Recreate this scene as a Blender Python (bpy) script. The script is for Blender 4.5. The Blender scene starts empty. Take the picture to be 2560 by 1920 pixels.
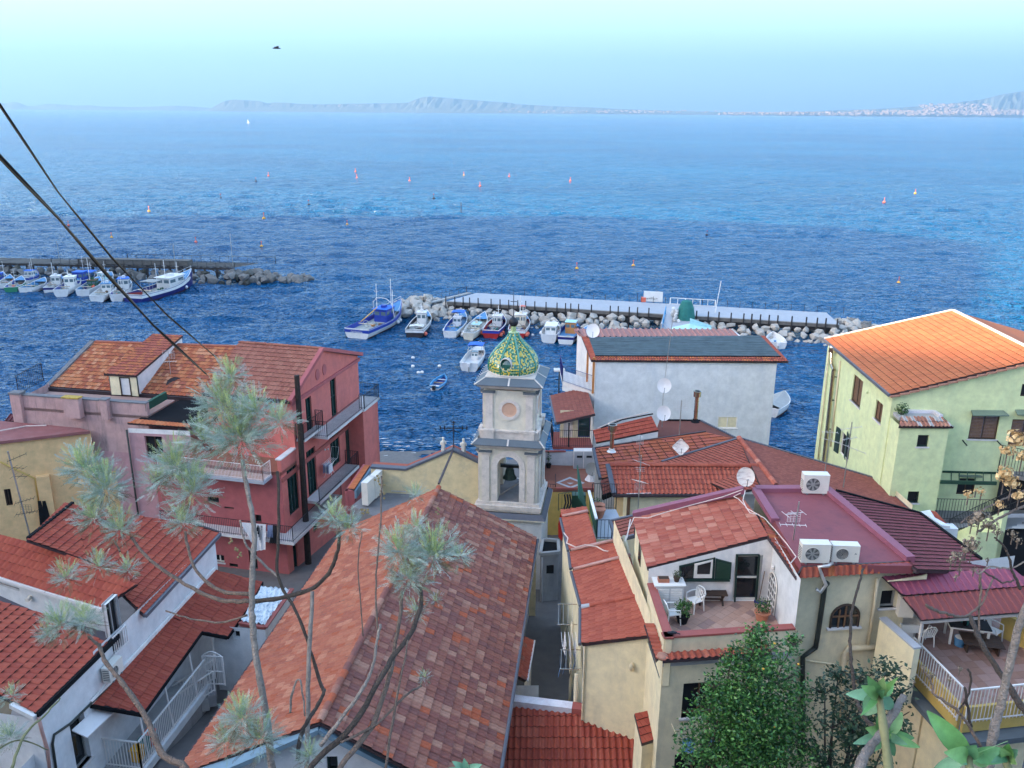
import bpy, math, random
import numpy as np
from mathutils import Vector, Matrix
random.seed(11)
SC = bpy.context.scene
COL = SC.collection
R = math.radians
# ------------------------------------------------------------------ camera
FPX, H = 2150.0, 30.0
PITCH, ROLL = math.atan((960-277.5)/FPX), math.atan(0.0076)
X_, F_, U_ = Vector((1,0,0)), Vector((0,math.cos(PITCH),-math.sin(PITCH))), Vector((0,math.sin(PITCH),math.cos(PITCH)))
cr, sr = math.cos(ROLL), math.sin(ROLL)
cam = bpy.data.cameras.new('camera'); camo = bpy.data.objects.new('camera', cam); COL.objects.link(camo)
rt, up = X_*cr+U_*sr, -X_*sr+U_*cr
M = Matrix.Identity(4)
for i in range(3): M[i][0], M[i][1], M[i][2] = rt[i], up[i], -F_[i]
M[2][3] = H
camo.matrix_world = M
cam.sensor_width = 36; cam.lens = FPX/2560*36; cam.clip_start = 0.1; cam.clip_end = 200000
SC.camera = camo
# ------------------------------------------------------------------ world, sun, exposure
SUN_AZ, SUN_EL = 255.0, 18.2
w = bpy.data.worlds.new('World'); SC.world = w; w.use_nodes = True
nt = w.node_tree; bg = nt.nodes['Background']
sky = nt.nodes.new('ShaderNodeTexSky'); sky.sky_type = 'NISHITA'; sky.sun_disc = False
sky.sun_elevation = R(SUN_EL); sky.sun_rotation = R(SUN_AZ); sky.altitude = 0
sky.air_density = 0.9; sky.dust_density = 1.4; sky.ozone_density = 1.1
nt.links.new(sky.outputs[0], bg.inputs[0]); bg.inputs[1].default_value = 0.15
sl = bpy.data.lights.new('sun', 'SUN'); sl.energy = 3.8; sl.angle = R(0.5); sl.color = (1.0, 0.80, 0.55)
so = bpy.data.objects.new('sun', sl); COL.objects.link(so)
sd = Vector((math.sin(R(SUN_AZ))*math.cos(R(SUN_EL)), math.cos(R(SUN_AZ))*math.cos(R(SUN_EL)), math.sin(R(SUN_EL))))
so.rotation_euler = sd.to_track_quat('Z','Y').to_euler(); so.location = (-60,-40,90)
SC.view_settings.view_transform = 'Standard'; SC.view_settings.look = 'None'; SC.view_settings.gamma = 1.0
SC.view_settings.exposure = 2.55; SC.view_settings.use_curve_mapping = False
SC.cycles.max_bounces = 6; SC.cycles.diffuse_bounces = 3; SC.cycles.glossy_bounces = 3
SC.cycles.transmission_bounces = 3; SC.cycles.transparent_max_bounces = 6; SC.cycles.volume_bounces = 1
SC.cycles.use_denoising = True
# ------------------------------------------------------------------ surveying: sight lines of the photograph to real points
CR = dict(A=(0,780,3.456),B=(480,780,3.456),C=(1000,780,3.456),D=(1400,780,3.456),E=(1920,740,3.456),F=(0,1140,3.456),G=(0,1440,3.456),
  H=(480,1200,3.456),I=(480,1440,3.456),J=(1000,1200,3.456),K=(1200,1440,3.456),L=(1400,1140,3.456),M=(1920,1140,3.456),N=(1920,1440,3.456),
  Y=(0,600,5.53),Z=(380,600,5.53),Q=(840,700,5.53),W=(1100,700,5.53),S=(1500,680,5.53),T=(1850,700,5.53),
  a=(240,860,6.9125),b=(2240,1000,6.9125),c=(2240,1240,6.9125),d=(1160,800,9.217),e=(1180,940,9.217),f=(1340,1120,6.9125),g=(0,1560,4.609),
  h=(2300,1380,8.508),k=(860,1160,9.217),p=(0,0,1.0),o=(0,0,0.8641))
def ray(n, x, y):
 ox, oy, s = CR[n]; u, v = ox+x/s, oy+y/s
 a, b = (u-1280)/FPX, -(v-960)/FPX
 return X_*(a*cr-b*sr)+U_*(a*sr+b*cr)+F_
CAMP = Vector((0,0,H))
def pz(n, x, y, z):
 d = ray(n,x,y); return CAMP+d*((z-H)/d.z)
def py(n, x, y, Y):
 d = ray(n,x,y); return CAMP+d*(Y/d.y)
def pp(n, x, y, pl):
 d = ray(n,x,y); q, nn = pl; return CAMP+d*((q-CAMP).dot(nn)/d.dot(nn))
def vpl(p, q):
 d = (q-p); nn = Vector((d.y,-d.x,0)).normalized(); return (p, nn)
def pl3(a, b, c): return (a, (b-a).cross(c-a).normalized())
def V(*a): return Vector(a)
def at(p, z): return Vector((p.x,p.y,z))
# ------------------------------------------------------------------ materials
def lin(c): return tuple(((x/12.92) if x<=.04045 else ((x+.055)/1.055)**2.4) for x in c)
def mat(name, col_, rough=.8, var=.12, scale=2.0, bump=0., bscale=30., metal=0., spec=.4, dirt=None, damt=.5, dscale=(1,1,1), dsc=1.5, coat=0.):
 col = (min(.85,col_[0]*1.12), col_[1]*1.0, col_[2]*.90)
 m = bpy.data.materials.new(name); m.use_nodes = True; t = m.node_tree; b = t.nodes['Principled BSDF']
 b.inputs['Roughness'].default_value = rough; b.inputs['Metallic'].default_value = metal
 b.inputs['Specular IOR Level'].default_value = spec; b.inputs['Coat Weight'].default_value = coat
 tc = t.nodes.new('ShaderNodeTexCoord')
 nz = t.nodes.new('ShaderNodeTexNoise'); nz.inputs['Scale'].default_value = scale; nz.inputs['Detail'].default_value = 5
 nz.inputs['Roughness'].default_value = .65
 t.links.new(tc.outputs['Object'], nz.inputs['Vector'])
 rp = t.nodes.new('ShaderNodeValToRGB'); rp.color_ramp.elements[0].position = .3; rp.color_ramp.elements[1].position = .7
 rp.color_ramp.elements[0].color = (*[min(1,c*(1-var)) for c in col],1); rp.color_ramp.elements[1].color = (*[min(1,c*(1+var)) for c in col],1)
 t.links.new(nz.outputs[0], rp.inputs[0]); out = rp.outputs[0]
 if dirt:
  mp = t.nodes.new('ShaderNodeMapping'); mp.inputs['Scale'].default_value = dscale; t.links.new(tc.outputs['Object'], mp.inputs[0])
  n2 = t.nodes.new('ShaderNodeTexNoise'); n2.inputs['Scale'].default_value = dsc; n2.inputs['Detail'].default_value = 8; n2.inputs['Roughness'].default_value = .7
  t.links.new(mp.outputs[0], n2.inputs['Vector'])
  r2 = t.nodes.new('ShaderNodeValToRGB'); r2.color_ramp.elements[0].position = .5; r2.color_ramp.elements[1].position = .72
  r2.color_ramp.elements[0].color = (0,0,0,1); r2.color_ramp.elements[1].color = (damt,damt,damt,1)
  t.links.new(n2.outputs[0], r2.inputs[0])
  mx = t.nodes.new('ShaderNodeMix'); mx.data_type = 'RGBA'; t.links.new(r2.outputs[0], mx.inputs[0])
  t.links.new(out, mx.inputs[6]); mx.inputs[7].default_value = (*dirt,1); out = mx.outputs[2]
 t.links.new(out, b.inputs['Base Color'])
 if bump:
  n3 = t.nodes.new('ShaderNodeTexNoise'); n3.inputs['Scale'].default_value = bscale; n3.inputs['Detail'].default_value = 4
  t.links.new(tc.outputs['Object'], n3.inputs['Vector'])
  bp = t.nodes.new('ShaderNodeBump'); bp.inputs['Strength'].default_value = bump; bp.inputs['Distance'].default_value = .02
  t.links.new(n3.outputs[0], bp.inputs['Height']); t.links.new(bp.outputs[0], b.inputs['Normal'])
 return m
MT = {}
def m_(k, *a, **kw):
 MT[k] = mat(k, *a, **kw); return MT[k]
STK = dict(bump=.25, bscale=40)
m_('stucco_white',(.72,.74,.76),dirt=(.38,.38,.40),damt=.35,dscale=(1,1,.25),**STK)
m_('stucco_blue_white',(.62,.68,.74),dirt=(.40,.44,.50),damt=.3,dscale=(1,1,.2),dsc=.8,**STK)
m_('stucco_cream',(.74,.70,.50),dirt=(.36,.33,.26),damt=.35,dscale=(1,1,.3),**STK)
m_('stucco_beige',(.66,.62,.45),dirt=(.32,.29,.23),damt=.35,dscale=(1,1,.3),**STK)
m_('stucco_yellow',(.74,.52,.27),dirt=(.42,.31,.14),damt=.3,dscale=(1,1,.3),**STK)
m_('stucco_ochre',(.58,.43,.13),dirt=(.35,.30,.14),damt=.4,dscale=(1,1,.3),**STK)
m_('stucco_dirty_yellow',(.62,.54,.34),dirt=(.30,.29,.25),damt=.6,dsc=1.2,**STK)
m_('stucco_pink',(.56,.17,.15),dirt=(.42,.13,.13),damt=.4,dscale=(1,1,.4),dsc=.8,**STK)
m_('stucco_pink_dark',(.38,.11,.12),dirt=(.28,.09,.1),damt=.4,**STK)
m_('stucco_pink_pale',(.50,.34,.34),dirt=(.10,.09,.09),damt=.75,dscale=(1,1,.18),dsc=1.6,**STK)
m_('stucco_mauve',(.46,.28,.31),dirt=(.28,.18,.20),damt=.5,dscale=(1,1,.3),**STK)
m_('stucco_green',(.60,.70,.42),dirt=(.36,.50,.33),damt=.3,dscale=(1,1,.3),dsc=.7,**STK)
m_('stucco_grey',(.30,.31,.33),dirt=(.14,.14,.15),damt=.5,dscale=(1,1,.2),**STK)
m_('tower_stone',(.60,.60,.53),dirt=(.36,.33,.29),damt=.35,dscale=(1,1,.3),**STK)
m_('tower_trim',(.60,.58,.56),dirt=(.25,.22,.20),damt=.45,dsc=3,**STK)
m_('niche_peach',(.55,.36,.27),var=.08)
m_('slate_lead',(.10,.13,.16),rough=.5,var=.1,bump=.1)
m_('iron_black',(.012,.014,.02),rough=.5); m_('iron_green',(.02,.06,.04),rough=.5); m_('rail_white',(.7,.72,.75),rough=.4,var=.05)
m_('wood_dark',(.05,.03,.02),rough=.7,var=.3,scale=8); m_('wood_brown',(.16,.09,.05),rough=.7,var=.25,scale=8); m_('wood_orange',(.45,.20,.06),rough=.6,var=.2)
m_('pole_wood',(.03,.022,.018),rough=.9,var=.4,scale=5,bump=.5)
m_('glass_dark',(.01,.015,.02),rough=.06,var=.1,spec=.6); m_('glass_green',(.02,.06,.06),rough=.08,spec=.6); m_('void_dark',(.012,.012,.015),rough=.9)
m_('frame_white',(.7,.7,.68),rough=.5,var=.05); m_('frame_green',(.012,.035,.03),rough=.5); m_('marble_grey',(.6,.62,.65),rough=.4)
m_('plastic_white',(.78,.79,.8),rough=.35,var=.03); m_('ac_white',(.68,.69,.66),rough=.4,var=.05,dirt=(.4,.38,.34),damt=.25); m_('fan_grey',(.06,.065,.07),rough=.5)
m_('steel',(.55,.5,.42),rough=.22,metal=1.,var=.15); m_('galvanised',(.45,.47,.5),rough=.4,metal=.8,var=.15,dirt=(.2,.09,.04),damt=.6,dsc=4)
m_('alu',(.6,.62,.64),rough=.35,metal=.6,var=.1)
m_('dish_white',(.72,.74,.78),rough=.45,var=.05,dirt=(.4,.3,.2),damt=.15); m_('dish_rust',(.74,.70,.66),rough=.6,var=.05,dirt=(.28,.07,.03),damt=1.,dscale=(.7,1,3.5),dsc=2.2); m_('dish_dark',(.045,.055,.065),rough=.5); m_('dish_grey',(.3,.32,.33),rough=.6)
m_('tile_purple',(.17,.045,.06),var=.15); m_('membrane_purple',(.22,.065,.08),rough=.7,var=.10,scale=1.2,dirt=(.09,.03,.05),damt=.55,dsc=1.1)
m_('purple_cap',(.25,.09,.14),rough=.6,var=.1)
m_('membrane_black',(.012,.013,.016),rough=.95,spec=.1); m_('membrane_slate',(.055,.09,.11),rough=.75,var=.25,scale=1.2,dirt=(.16,.2,.22),damt=.6,dscale=(.12,1,1),dsc=5)
m_('membrane_brown',(.16,.065,.055),var=.1); m_('membrane_maroon',(.26,.10,.10),var=.12,dirt=(.3,.18,.17),damt=.5)
m_('sheet_maroon',(.11,.02,.03),rough=.5,var=.15); m_('sheet_pink',(.33,.17,.16),rough=.7,var=.12); m_('sheet_red',(.20,.055,.055),rough=.7,var=.12)
m_('gutter_brown',(.045,.03,.035),rough=.5); m_('gutter_slate',(.09,.10,.13),rough=.5); m_('pipe_cream',(.55,.5,.36),rough=.5); m_('pipe_black',(.03,.035,.03),rough=.5,var=.3); m_('pipe_pink',(.45,.28,.26),rough=.5)
m_('coping_red',(.30,.085,.075),rough=.7,var=.1); m_('coping_white',(.62,.64,.72),rough=.7,dirt=(.4,.2,.2),damt=.5); m_('coping_steel',(.16,.27,.37),rough=.5,var=.08)
m_('floor_terrace',(.40,.26,.21),rough=.75,var=.12,scale=3,dirt=(.5,.42,.38),damt=.5); m_('floor_terrace_b',(.44,.30,.25),rough=.75,var=.1); m_('floor_brown',(.25,.15,.12),rough=.7,var=.1); m_('floor_brown_b',(.30,.20,.18),rough=.7,var=.1)
m_('floor_red',(.24,.10,.07),rough=.8,var=.1); m_('concrete',(.36,.38,.40),rough=.9,var=.12,dirt=(.24,.25,.27),damt=.5,dscale=(.3,1,1)); m_('concrete_dark',(.16,.17,.19),rough=.9,var=.2); m_('concrete_pale',(.36,.40,.46),rough=.8,var=.08,dirt=(.38,.42,.5),damt=.5,dscale=(.15,1,1))
m_('rock_pale',(.42,.41,.39),var=.22,scale=.9,bump=.6,bscale=5,dirt=(.28,.26,.23),damt=.5); m_('rock_grey',(.17,.17,.17),var=.25,scale=.9,bump=.6,bscale=5,dirt=(.12,.11,.1),damt=.6); m_('rock_wet',(.06,.06,.05),var=.3,scale=1,bump=.5,bscale=5,rough=.5)
m_('timber_grey',(.12,.115,.11),var=.25,scale=2); m_('timber_dark',(.035,.03,.03),var=.3)
m_('bark',(.13,.10,.085),var=.3,scale=30,bump=.8,bscale=120); m_('bark_dark',(.05,.04,.035),var=.3,scale=30,bump=.8,bscale=120); m_('bark_grey',(.20,.18,.17),var=.3,scale=30,bump=.8,bscale=120); m_('twig_green',(.16,.17,.09),var=.3,scale=20)
m_('cable',(.015,.012,.012),var=.2); m_('cable_tan',(.12,.09,.06),var=.3); m_('wire_white',(.62,.55,.52),rough=.6)
m_('green_screen',(.02,.09,.06),rough=.8); m_('terracotta',(.38,.16,.10),var=.15); m_('soil',(.05,.035,.025)); m_('cloth_red',(.5,.015,.01),var=.1); m_('cloth_blue',(.12,.28,.6)); m_('cloth_black',(.015,.015,.018)); m_('cloth_white',(.7,.74,.8),var=.08,dirt=(.1,.18,.35),damt=.6,dsc=22)
m_('cloth_teal',(.02,.16,.15),var=.2)
m_('hull_blue',(.02,.05,.35),rough=.35,var=.08); m_('hull_navy',(.015,.02,.16),rough=.35,var=.08); m_('hull_white',(.66,.70,.74),rough=.35,var=.06,dirt=(.4,.3,.2),damt=.3); m_('hull_cream',(.62,.60,.52),rough=.4,var=.06,dirt=(.35,.25,.15),damt=.3); m_('hull_green',(.03,.22,.12),rough=.4); m_('hull_red',(.35,.02,.02),rough=.4); m_('hull_black',(.03,.025,.03),rough=.4,var=.2); m_('hull_skyblue',(.05,.30,.62),rough=.35,var=.06)
m_('deck_blue',(.08,.25,.5),rough=.6,var=.1); m_('deck_grey',(.35,.38,.38),rough=.7,var=.25,scale=5,dirt=(.12,.12,.1),damt=.7,dsc=6); m_('deck_white',(.62,.66,.7),rough=.5,var=.08); m_('deck_wood',(.28,.18,.08),rough=.6,var=.2)
m_('antifoul',(.04,.012,.01)); m_('canvas_blue',(.02,.14,.62),rough=.6,var=.06); m_('canvas_dark',(.01,.015,.12),rough=.8); m_('net_green',(.03,.10,.06),rough=1,var=.5,scale=12); m_('net_brown',(.14,.10,.07),rough=1,var=.5,scale=12); m_('buoy_orange',(.72,.16,.10),rough=.5,var=.05); m_('buoy_white',(.75,.76,.78),rough=.5,var=.03); m_('buoy_yellow',(.75,.42,.05),rough=.5)
m_('engine_black',(.02,.02,.025),rough=.3); m_('windscreen',(.10,.16,.2),rough=.08,spec=.6)
# terracotta tile sets: several fired colours of the same kiln
def tset(name, cols, **kw): return [mat('%s_%d'%(name,i), c, rough=.85, var=.16, scale=7, spec=.25, **kw) for i,c in enumerate(cols)]
m_('tile_course_shade',(.045,.028,.024),var=.3)  # near-black riser faces paint in the shade lines between tile courses
TS_old = tset('tile_weathered',[(.26,.105,.08),(.23,.09,.075),(.31,.145,.11),(.20,.085,.075),(.37,.20,.15),(.38,.10,.05)],dirt=(.15,.11,.09),damt=.5,dsc=9)
TS_nave = tset('tile_nave',[(.35,.12,.075),(.38,.145,.09),(.31,.105,.07),(.43,.19,.125),(.34,.10,.055)],dirt=(.16,.10,.08),damt=.45,dsc=9)
TS_orange = tset('tile_orange',[(.40,.13,.06),(.46,.175,.08),(.35,.10,.05),(.30,.095,.06),(.50,.23,.13)],dirt=(.2,.12,.08),damt=.4,dsc=8)
TS_red = tset('tile_red',[(.30,.065,.042),(.32,.075,.048),(.275,.058,.04)],dirt=(.17,.06,.045),damt=.35,dsc=6)
TS_redb = tset('tile_brick',[(.34,.09,.06),(.37,.105,.07),(.31,.08,.055)],dirt=(.19,.08,.06),damt=.35,dsc=6)
TS_mix = tset('tile_mixed',[(.35,.10,.07),(.41,.14,.10),(.47,.21,.155),(.29,.08,.06),(.37,.12,.085)],dirt=(.2,.09,.07),damt=.3,dsc=7)
TS_pinkish = tset('tile_salmon',[(.29,.115,.085),(.32,.135,.10),(.265,.10,.075)],dirt=(.2,.09,.07),damt=.3,dsc=5)
TS_brown = tset('tile_brown',[(.22,.075,.06),(.24,.085,.065),(.2,.068,.055)])
TS_purple = tset('tile_purple',[(.17,.045,.055),(.185,.05,.062),(.155,.042,.05)])
TS_sun = tset('tile_bright',[(.42,.13,.055),(.44,.145,.06),(.39,.12,.05)],dirt=(.5,.24,.12),damt=.5,dsc=9)
# ------------------------------------------------------------------ mesh builder
class MB:
 def __init__(s): s.v=[]; s.f=[]; s.mi=[]; s.ms=[]
 def m(s, mt):
  if isinstance(mt,str): mt = MT[mt]
  if mt not in s.ms: s.ms.append(mt)
  return s.ms.index(mt)
 def poly(s, pts, mt):
  i=len(s.v); s.v += [tuple(p) for p in pts]; s.f.append(tuple(range(i,i+len(pts)))); s.mi.append(s.m(mt)); return s
 def mesh(s, vs, fs, mt):
  i=len(s.v); k=s.m(mt); s.v += [tuple(p) for p in vs]
  for f in fs: s.f.append(tuple(i+a for a in f)); s.mi.append(k)
  return s
 def ob(s, o, ax, ay, az, mt):           # box from corner o with edge vectors
  o,ax,ay,az = map(Vector,(o,ax,ay,az))
  vs=[o,o+ax,o+ax+ay,o+ay,o+az,o+ax+az,o+ax+ay+az,o+ay+az]
  return s.mesh(vs,[(0,3,2,1),(4,5,6,7),(0,1,5,4),(1,2,6,5),(2,3,7,6),(3,0,4,7)],mt)
 def box(s, c, sx, sy, sz, mt, rz=0.):     # centre, sizes
  a=Vector((math.cos(rz),math.sin(rz),0)); b=Vector((-math.sin(rz),math.cos(rz),0)); c=Vector(c)
  return s.ob(c-a*sx/2-b*sy/2-Vector((0,0,sz/2)),a*sx,b*sy,(0,0,sz),mt)
 def bar(s, p, q, wd, ht, mt, upv=None):   # rectangular bar between two points
  p,q=Vector(p),Vector(q); d=q-p
  if d.length<1e-6: return s
  u=Vector(upv) if upv else Vector((0,0,1))
  if abs(d.normalized().dot(u))>.98: u=Vector((0,1,0))
  a=d.cross(u).normalized(); b=a.cross(d).normalized()
  return s.ob(p-a*wd/2-b*ht/2,d,a*wd,b*ht,mt)
 def tube(s, pts, r, mt, n=6, cap=True):
  pts=[Vector(p) for p in pts]; rs=r if isinstance(r,(list,tuple)) else [r]*len(pts)
  vs=[];fs=[]; pv=None
  for i,p in enumerate(pts):
   d=(pts[min(i+1,len(pts)-1)]-pts[max(i-1,0)])
   d = d.normalized() if d.length>1e-9 else Vector((0,0,1))
   if pv is None:
    a=d.orthogonal().normalized()
   else:
    a=(pv-d*pv.dot(d)); a = a.normalized() if a.length>1e-6 else d.orthogonal().normalized()
   pv=a; b=d.cross(a)
   for k in range(n):
    t=2*math.pi*k/n; vs.append(p+(a*math.cos(t)+b*math.sin(t))*rs[i])
  for i in range(len(pts)-1):
   for k in range(n):
    fs.append((i*n+k,i*n+(k+1)%n,(i+1)*n+(k+1)%n,(i+1)*n+k))
  if cap: fs.append(tuple(range(n-1,-1,-1))); fs.append(tuple(range((len(pts)-1)*n,len(pts)*n)))
  return s.mesh(vs,fs,mt)
 def prism(s, pts, vec, mt, side=None):
  pts=[Vector(p) for p in pts]; vec=Vector(vec); n=len(pts)
  s.poly(pts,mt); s.poly([p+vec for p in reversed(pts)],side or mt)
  for i in range(n):
   a,b=pts[i],pts[(i+1)%n]; s.poly([b,a,a+vec,b+vec],side or mt)
  return s
 def lathe(s, prof, c, mt, n=16, cap=True):   # prof [(r,z)], centre c
  c=Vector(c); vs=[];fs=[]
  for r,z in prof:
   for k in range(n):
    t=2*math.pi*k/n; vs.append(c+Vector((r*math.cos(t),r*math.sin(t),z)))
  for i in range(len(prof)-1):
   for k in range(n): fs.append((i*n+k,i*n+(k+1)%n,(i+1)*n+(k+1)%n,(i+1)*n+k))
  if cap: fs.append(tuple(range(n-1,-1,-1))); fs.append(tuple(range((len(prof)-1)*n,len(prof)*n)))
  return s.mesh(vs,fs,mt)
 def data(s, name, smooth=False):
  me=bpy.data.meshes.new(name); me.from_pydata(s.v,[],s.f)
  for m in s.ms: me.materials.append(m)
  me.polygons.foreach_set('material_index',s.mi)
  if smooth: me.polygons.foreach_set('use_smooth',[True]*len(s.f))
  me.update(); return me
 def build(s, name, parent=None, smooth=False, **kw):
  if not s.f: return None
  o=bpy.data.objects.new(name,s.data(name,smooth)); return link(o,parent,**kw)
def link(o, parent=None, **kw):
 COL.objects.link(o)
 if parent is not None:
  o.parent=parent; o.matrix_parent_inverse = inv(parent)
 for k,v in kw.items(): o[k]=v
 return o
def inv(p):   # buildings are modelled in world coordinates under a root that only has a location
 loc=Vector((0,0,0)); q=p
 while q is not None: loc += q.location; q=q.parent if q.get('_loc') is None else None
 return Matrix.Translation(-p['_l']) if '_l' in p else Matrix.Identity(4)
def thing(name, label, cat, loc=(0,0,0), group=None, world=True, rz=0.):
 o=bpy.data.objects.new(name,None); COL.objects.link(o); o.location=loc; o.rotation_euler=(0,0,rz); o.empty_display_size=.3
 ROOTL[o.name]=Vector(loc) if world else None
 o['label']=label; o['category']=cat
 if group: o['group']=group
 return o
ROOTL={}
def inv(p):
 l=ROOTL.get(p.name); return Matrix.Translation(-l) if l is not None else Matrix.Identity(4)
def tag(o, label=None, cat=None, group=None, kind=None):
 if label: o['label']=label
 if cat: o['category']=cat
 if group: o['group']=group
 if kind: o['kind']=kind
 return o
KIDS={}
def dup(root, loc, rz=0., scale=1., label=None, group=None):
 def cp(o,par):
  c=o.copy(); COL.objects.link(c); c.parent=par
  for ch in [x for x in CH.get(o.name,[])]: CH.setdefault(c.name,[]).append(cp(ch,c))
  return c
 r=cp(root,None); r.location=loc; r.rotation_euler=(0,0,rz); r.scale=(scale,)*3
 if label: r['label']=label
 if group: r['group']=group
 return r
CH={}
_link=link
def link(o, parent=None, **kw):
 _link(o,parent,**kw)
 if parent is not None: CH.setdefault(parent.name,[]).append(o)
 return o
# ------------------------------------------------------------------ clipping and walls
def clip(poly, cp):      # Sutherland-Hodgman, points (s,t,...) against convex ccw polygon of (s,t)
 out=poly; n=len(cp)
 for i in range(n):
  ax,ay=cp[i][0],cp[i][1]; bx,by=cp[(i+1)%n][0],cp[(i+1)%n][1]
  def sd_(p): return (bx-ax)*(p[1]-ay)-(by-ay)*(p[0]-ax)
  res=[]; m=len(out)
  for j in range(m):
   p,q=out[j],out[(j+1)%m]; dp,dq=sd_(p),sd_(q)
   if dp>=-1e-9: res.append(p)
   if (dp>1e-9 and dq<-1e-9) or (dp<-1e-9 and dq>1e-9):
    k=dp/(dp-dq); res.append(tuple(p[a]+(q[a]-p[a])*k for a in range(len(p))))
  out=res
  if len(out)<3: return []
 return out
def ccw(p):
 a=sum(p[i][0]*p[(i+1)%len(p)][1]-p[(i+1)%len(p)][0]*p[i][1] for i in range(len(p)))
 return list(p) if a>0 else list(reversed(p))
class Wall:
 """vertical wall from p to q (world xy), base zb, top z (or polygon), windows cut in with reveals"""
 def __init__(s, root, p, q, zb, zt, mt, face=None, wins=(), poly=None, name='wall', reveal=.18):
  p,q=Vector(p),Vector(q); s.root=root; s.p=at(p,zb); s.u=(at(q,0)-at(p,0)); s.L=s.u.length; s.u.normalize()
  n=Vector((s.u.y,-s.u.x,0)); mid=(p+q)/2
  ref = Vector(face)-mid if face is not None else CAMP-mid
  s.n = n if n.dot(at(ref,0))>0 else -n
  s.zb=zb; s.mt=mt; s.reveal=reveal
  if poly is None: poly=[(0,0),(s.L,0),(s.L,zt-zb),(0,zt-zb)]
  s.poly=ccw(poly); s.rects=[]
  for w in wins: s.win(**w)
  xs=sorted({0.,s.L,*[p_[0] for p_ in s.poly]}|{a for r in s.rects for a in (r[0],r[1])}); 
  ys=sorted({p_[1] for p_ in s.poly}|{a for r in s.rects for a in (r[2],r[3])})
  mb=MB()
  if not s.rects: mb.poly([s.P(a,b) for a,b in s.poly],mt)
  else:
   for i in range(len(xs)-1):
    for j in range(len(ys)-1):
     x0,x1,y0,y1=xs[i],xs[i+1],ys[j],ys[j+1]
     if x1-x0<1e-6 or y1-y0<1e-6: continue
     cx_,cy_=(x0+x1)/2,(y0+y1)/2
     if any(r[0]<cx_<r[1] and r[2]<cy_<r[3] for r in s.rects): continue
     c=clip([(x0,y0),(x1,y0),(x1,y1),(x0,y1)],s.poly)
     if c: mb.poly([s.P(a,b) for a,b in c],mt)
   for r in s.rects:
    d=-s.n*r[4]; a,b,c,e=s.P(r[0],r[2]),s.P(r[1],r[2]),s.P(r[1],r[3]),s.P(r[0],r[3])
    for g,h in ((a,b),(b,c),(c,e),(e,a)): mb.poly([g,h,h+d,g+d],mt)
  s.ob=mb.build(name,root)
 def P(s,a,b,out=0.): return s.p+s.u*a+Vector((0,0,b))+s.n*out
 def loc(s,n,x,y,out=0.):
  w=pp(n,x,y,(s.p+s.n*out,s.n)); return ((w-s.p).dot(s.u), w.z-s.zb)
 def win(s, px=None, rect=None, style='glass', frame='frame_green', glass='glass_dark', cols=2, rows=1, fw=.06, sill=None, depth=None, name='window', slats=False, **kw):
  if px: 
   a=s.loc(*px[:3]); b=s.loc(px[0],px[3],px[4]); rect=(min(a[0],b[0]),max(a[0],b[0]),min(a[1],b[1]),max(a[1],b[1]))
  x0,x1,y0,y1=rect; dp=s.reveal if depth is None else depth
  s.rects.append((x0,x1,y0,y1,dp))
  zz=-dp+.03
  def fr(mb,a0,a1,b0,b1,o0,o1,m): mb.ob(s.P(a0,b0,o0),s.u*(a1-a0),s.n*(o1-o0),Vector((0,0,b1-b0)),m)
  f=MB(); 
  fr(f,x0,x0+fw,y0,y1,zz,zz+.06,frame); fr(f,x1-fw,x1,y0,y1,zz,zz+.06,frame)
  fr(f,x0+fw,x1-fw,y1-fw,y1,zz,zz+.06,frame); fr(f,x0+fw,x1-fw,y0,y0+fw,zz,zz+.06,frame)
  for i in range(1,cols): c=x0+(x1-x0)*i/cols; fr(f,c-fw/2,c+fw/2,y0+fw,y1-fw,zz,zz+.055,frame)
  for j in range(1,rows): c=y0+(y1-y0)*j/rows; fr(f,x0+fw,x1-fw,c-fw/3,c+fw/3,zz,zz+.05,frame)
  if sill: fr(f,x0-.08,x1+.08,y0-.07,y0,-dp+.0,.08,sill)
  fo=f.build(name,s.root)
  if style=='glass':
   g=MB(); g.poly([s.P(x0,y0,-dp+.01),s.P(x1,y0,-dp+.01),s.P(x1,y1,-dp+.01),s.P(x0,y1,-dp+.01)],glass)
   CHILD(g.build('pane'),fo)
  elif style=='shutter':
   g=MB(); nsl=max(3,int((y1-y0)/.09))
   for c in range(cols):
    a0=x0+(x1-x0)*c/cols+fw*.8; a1=x0+(x1-x0)*(c+1)/cols-fw*.8
    for k in range(nsl):
     b0=y0+fw+(y1-y0-2*fw)*k/nsl; fr(g,a0,a1,b0,b0+(y1-y0-2*fw)/nsl*.8,-dp+.015,-dp+.05,glass)
   CHILD(g.build('shutter_slats'),fo)
  return fo
def CHILD(o, par):
 o.parent=par; o.matrix_parent_inverse=Matrix.Identity(4)
 CH.setdefault(par.name,[]).append(o)
 return o
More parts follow.
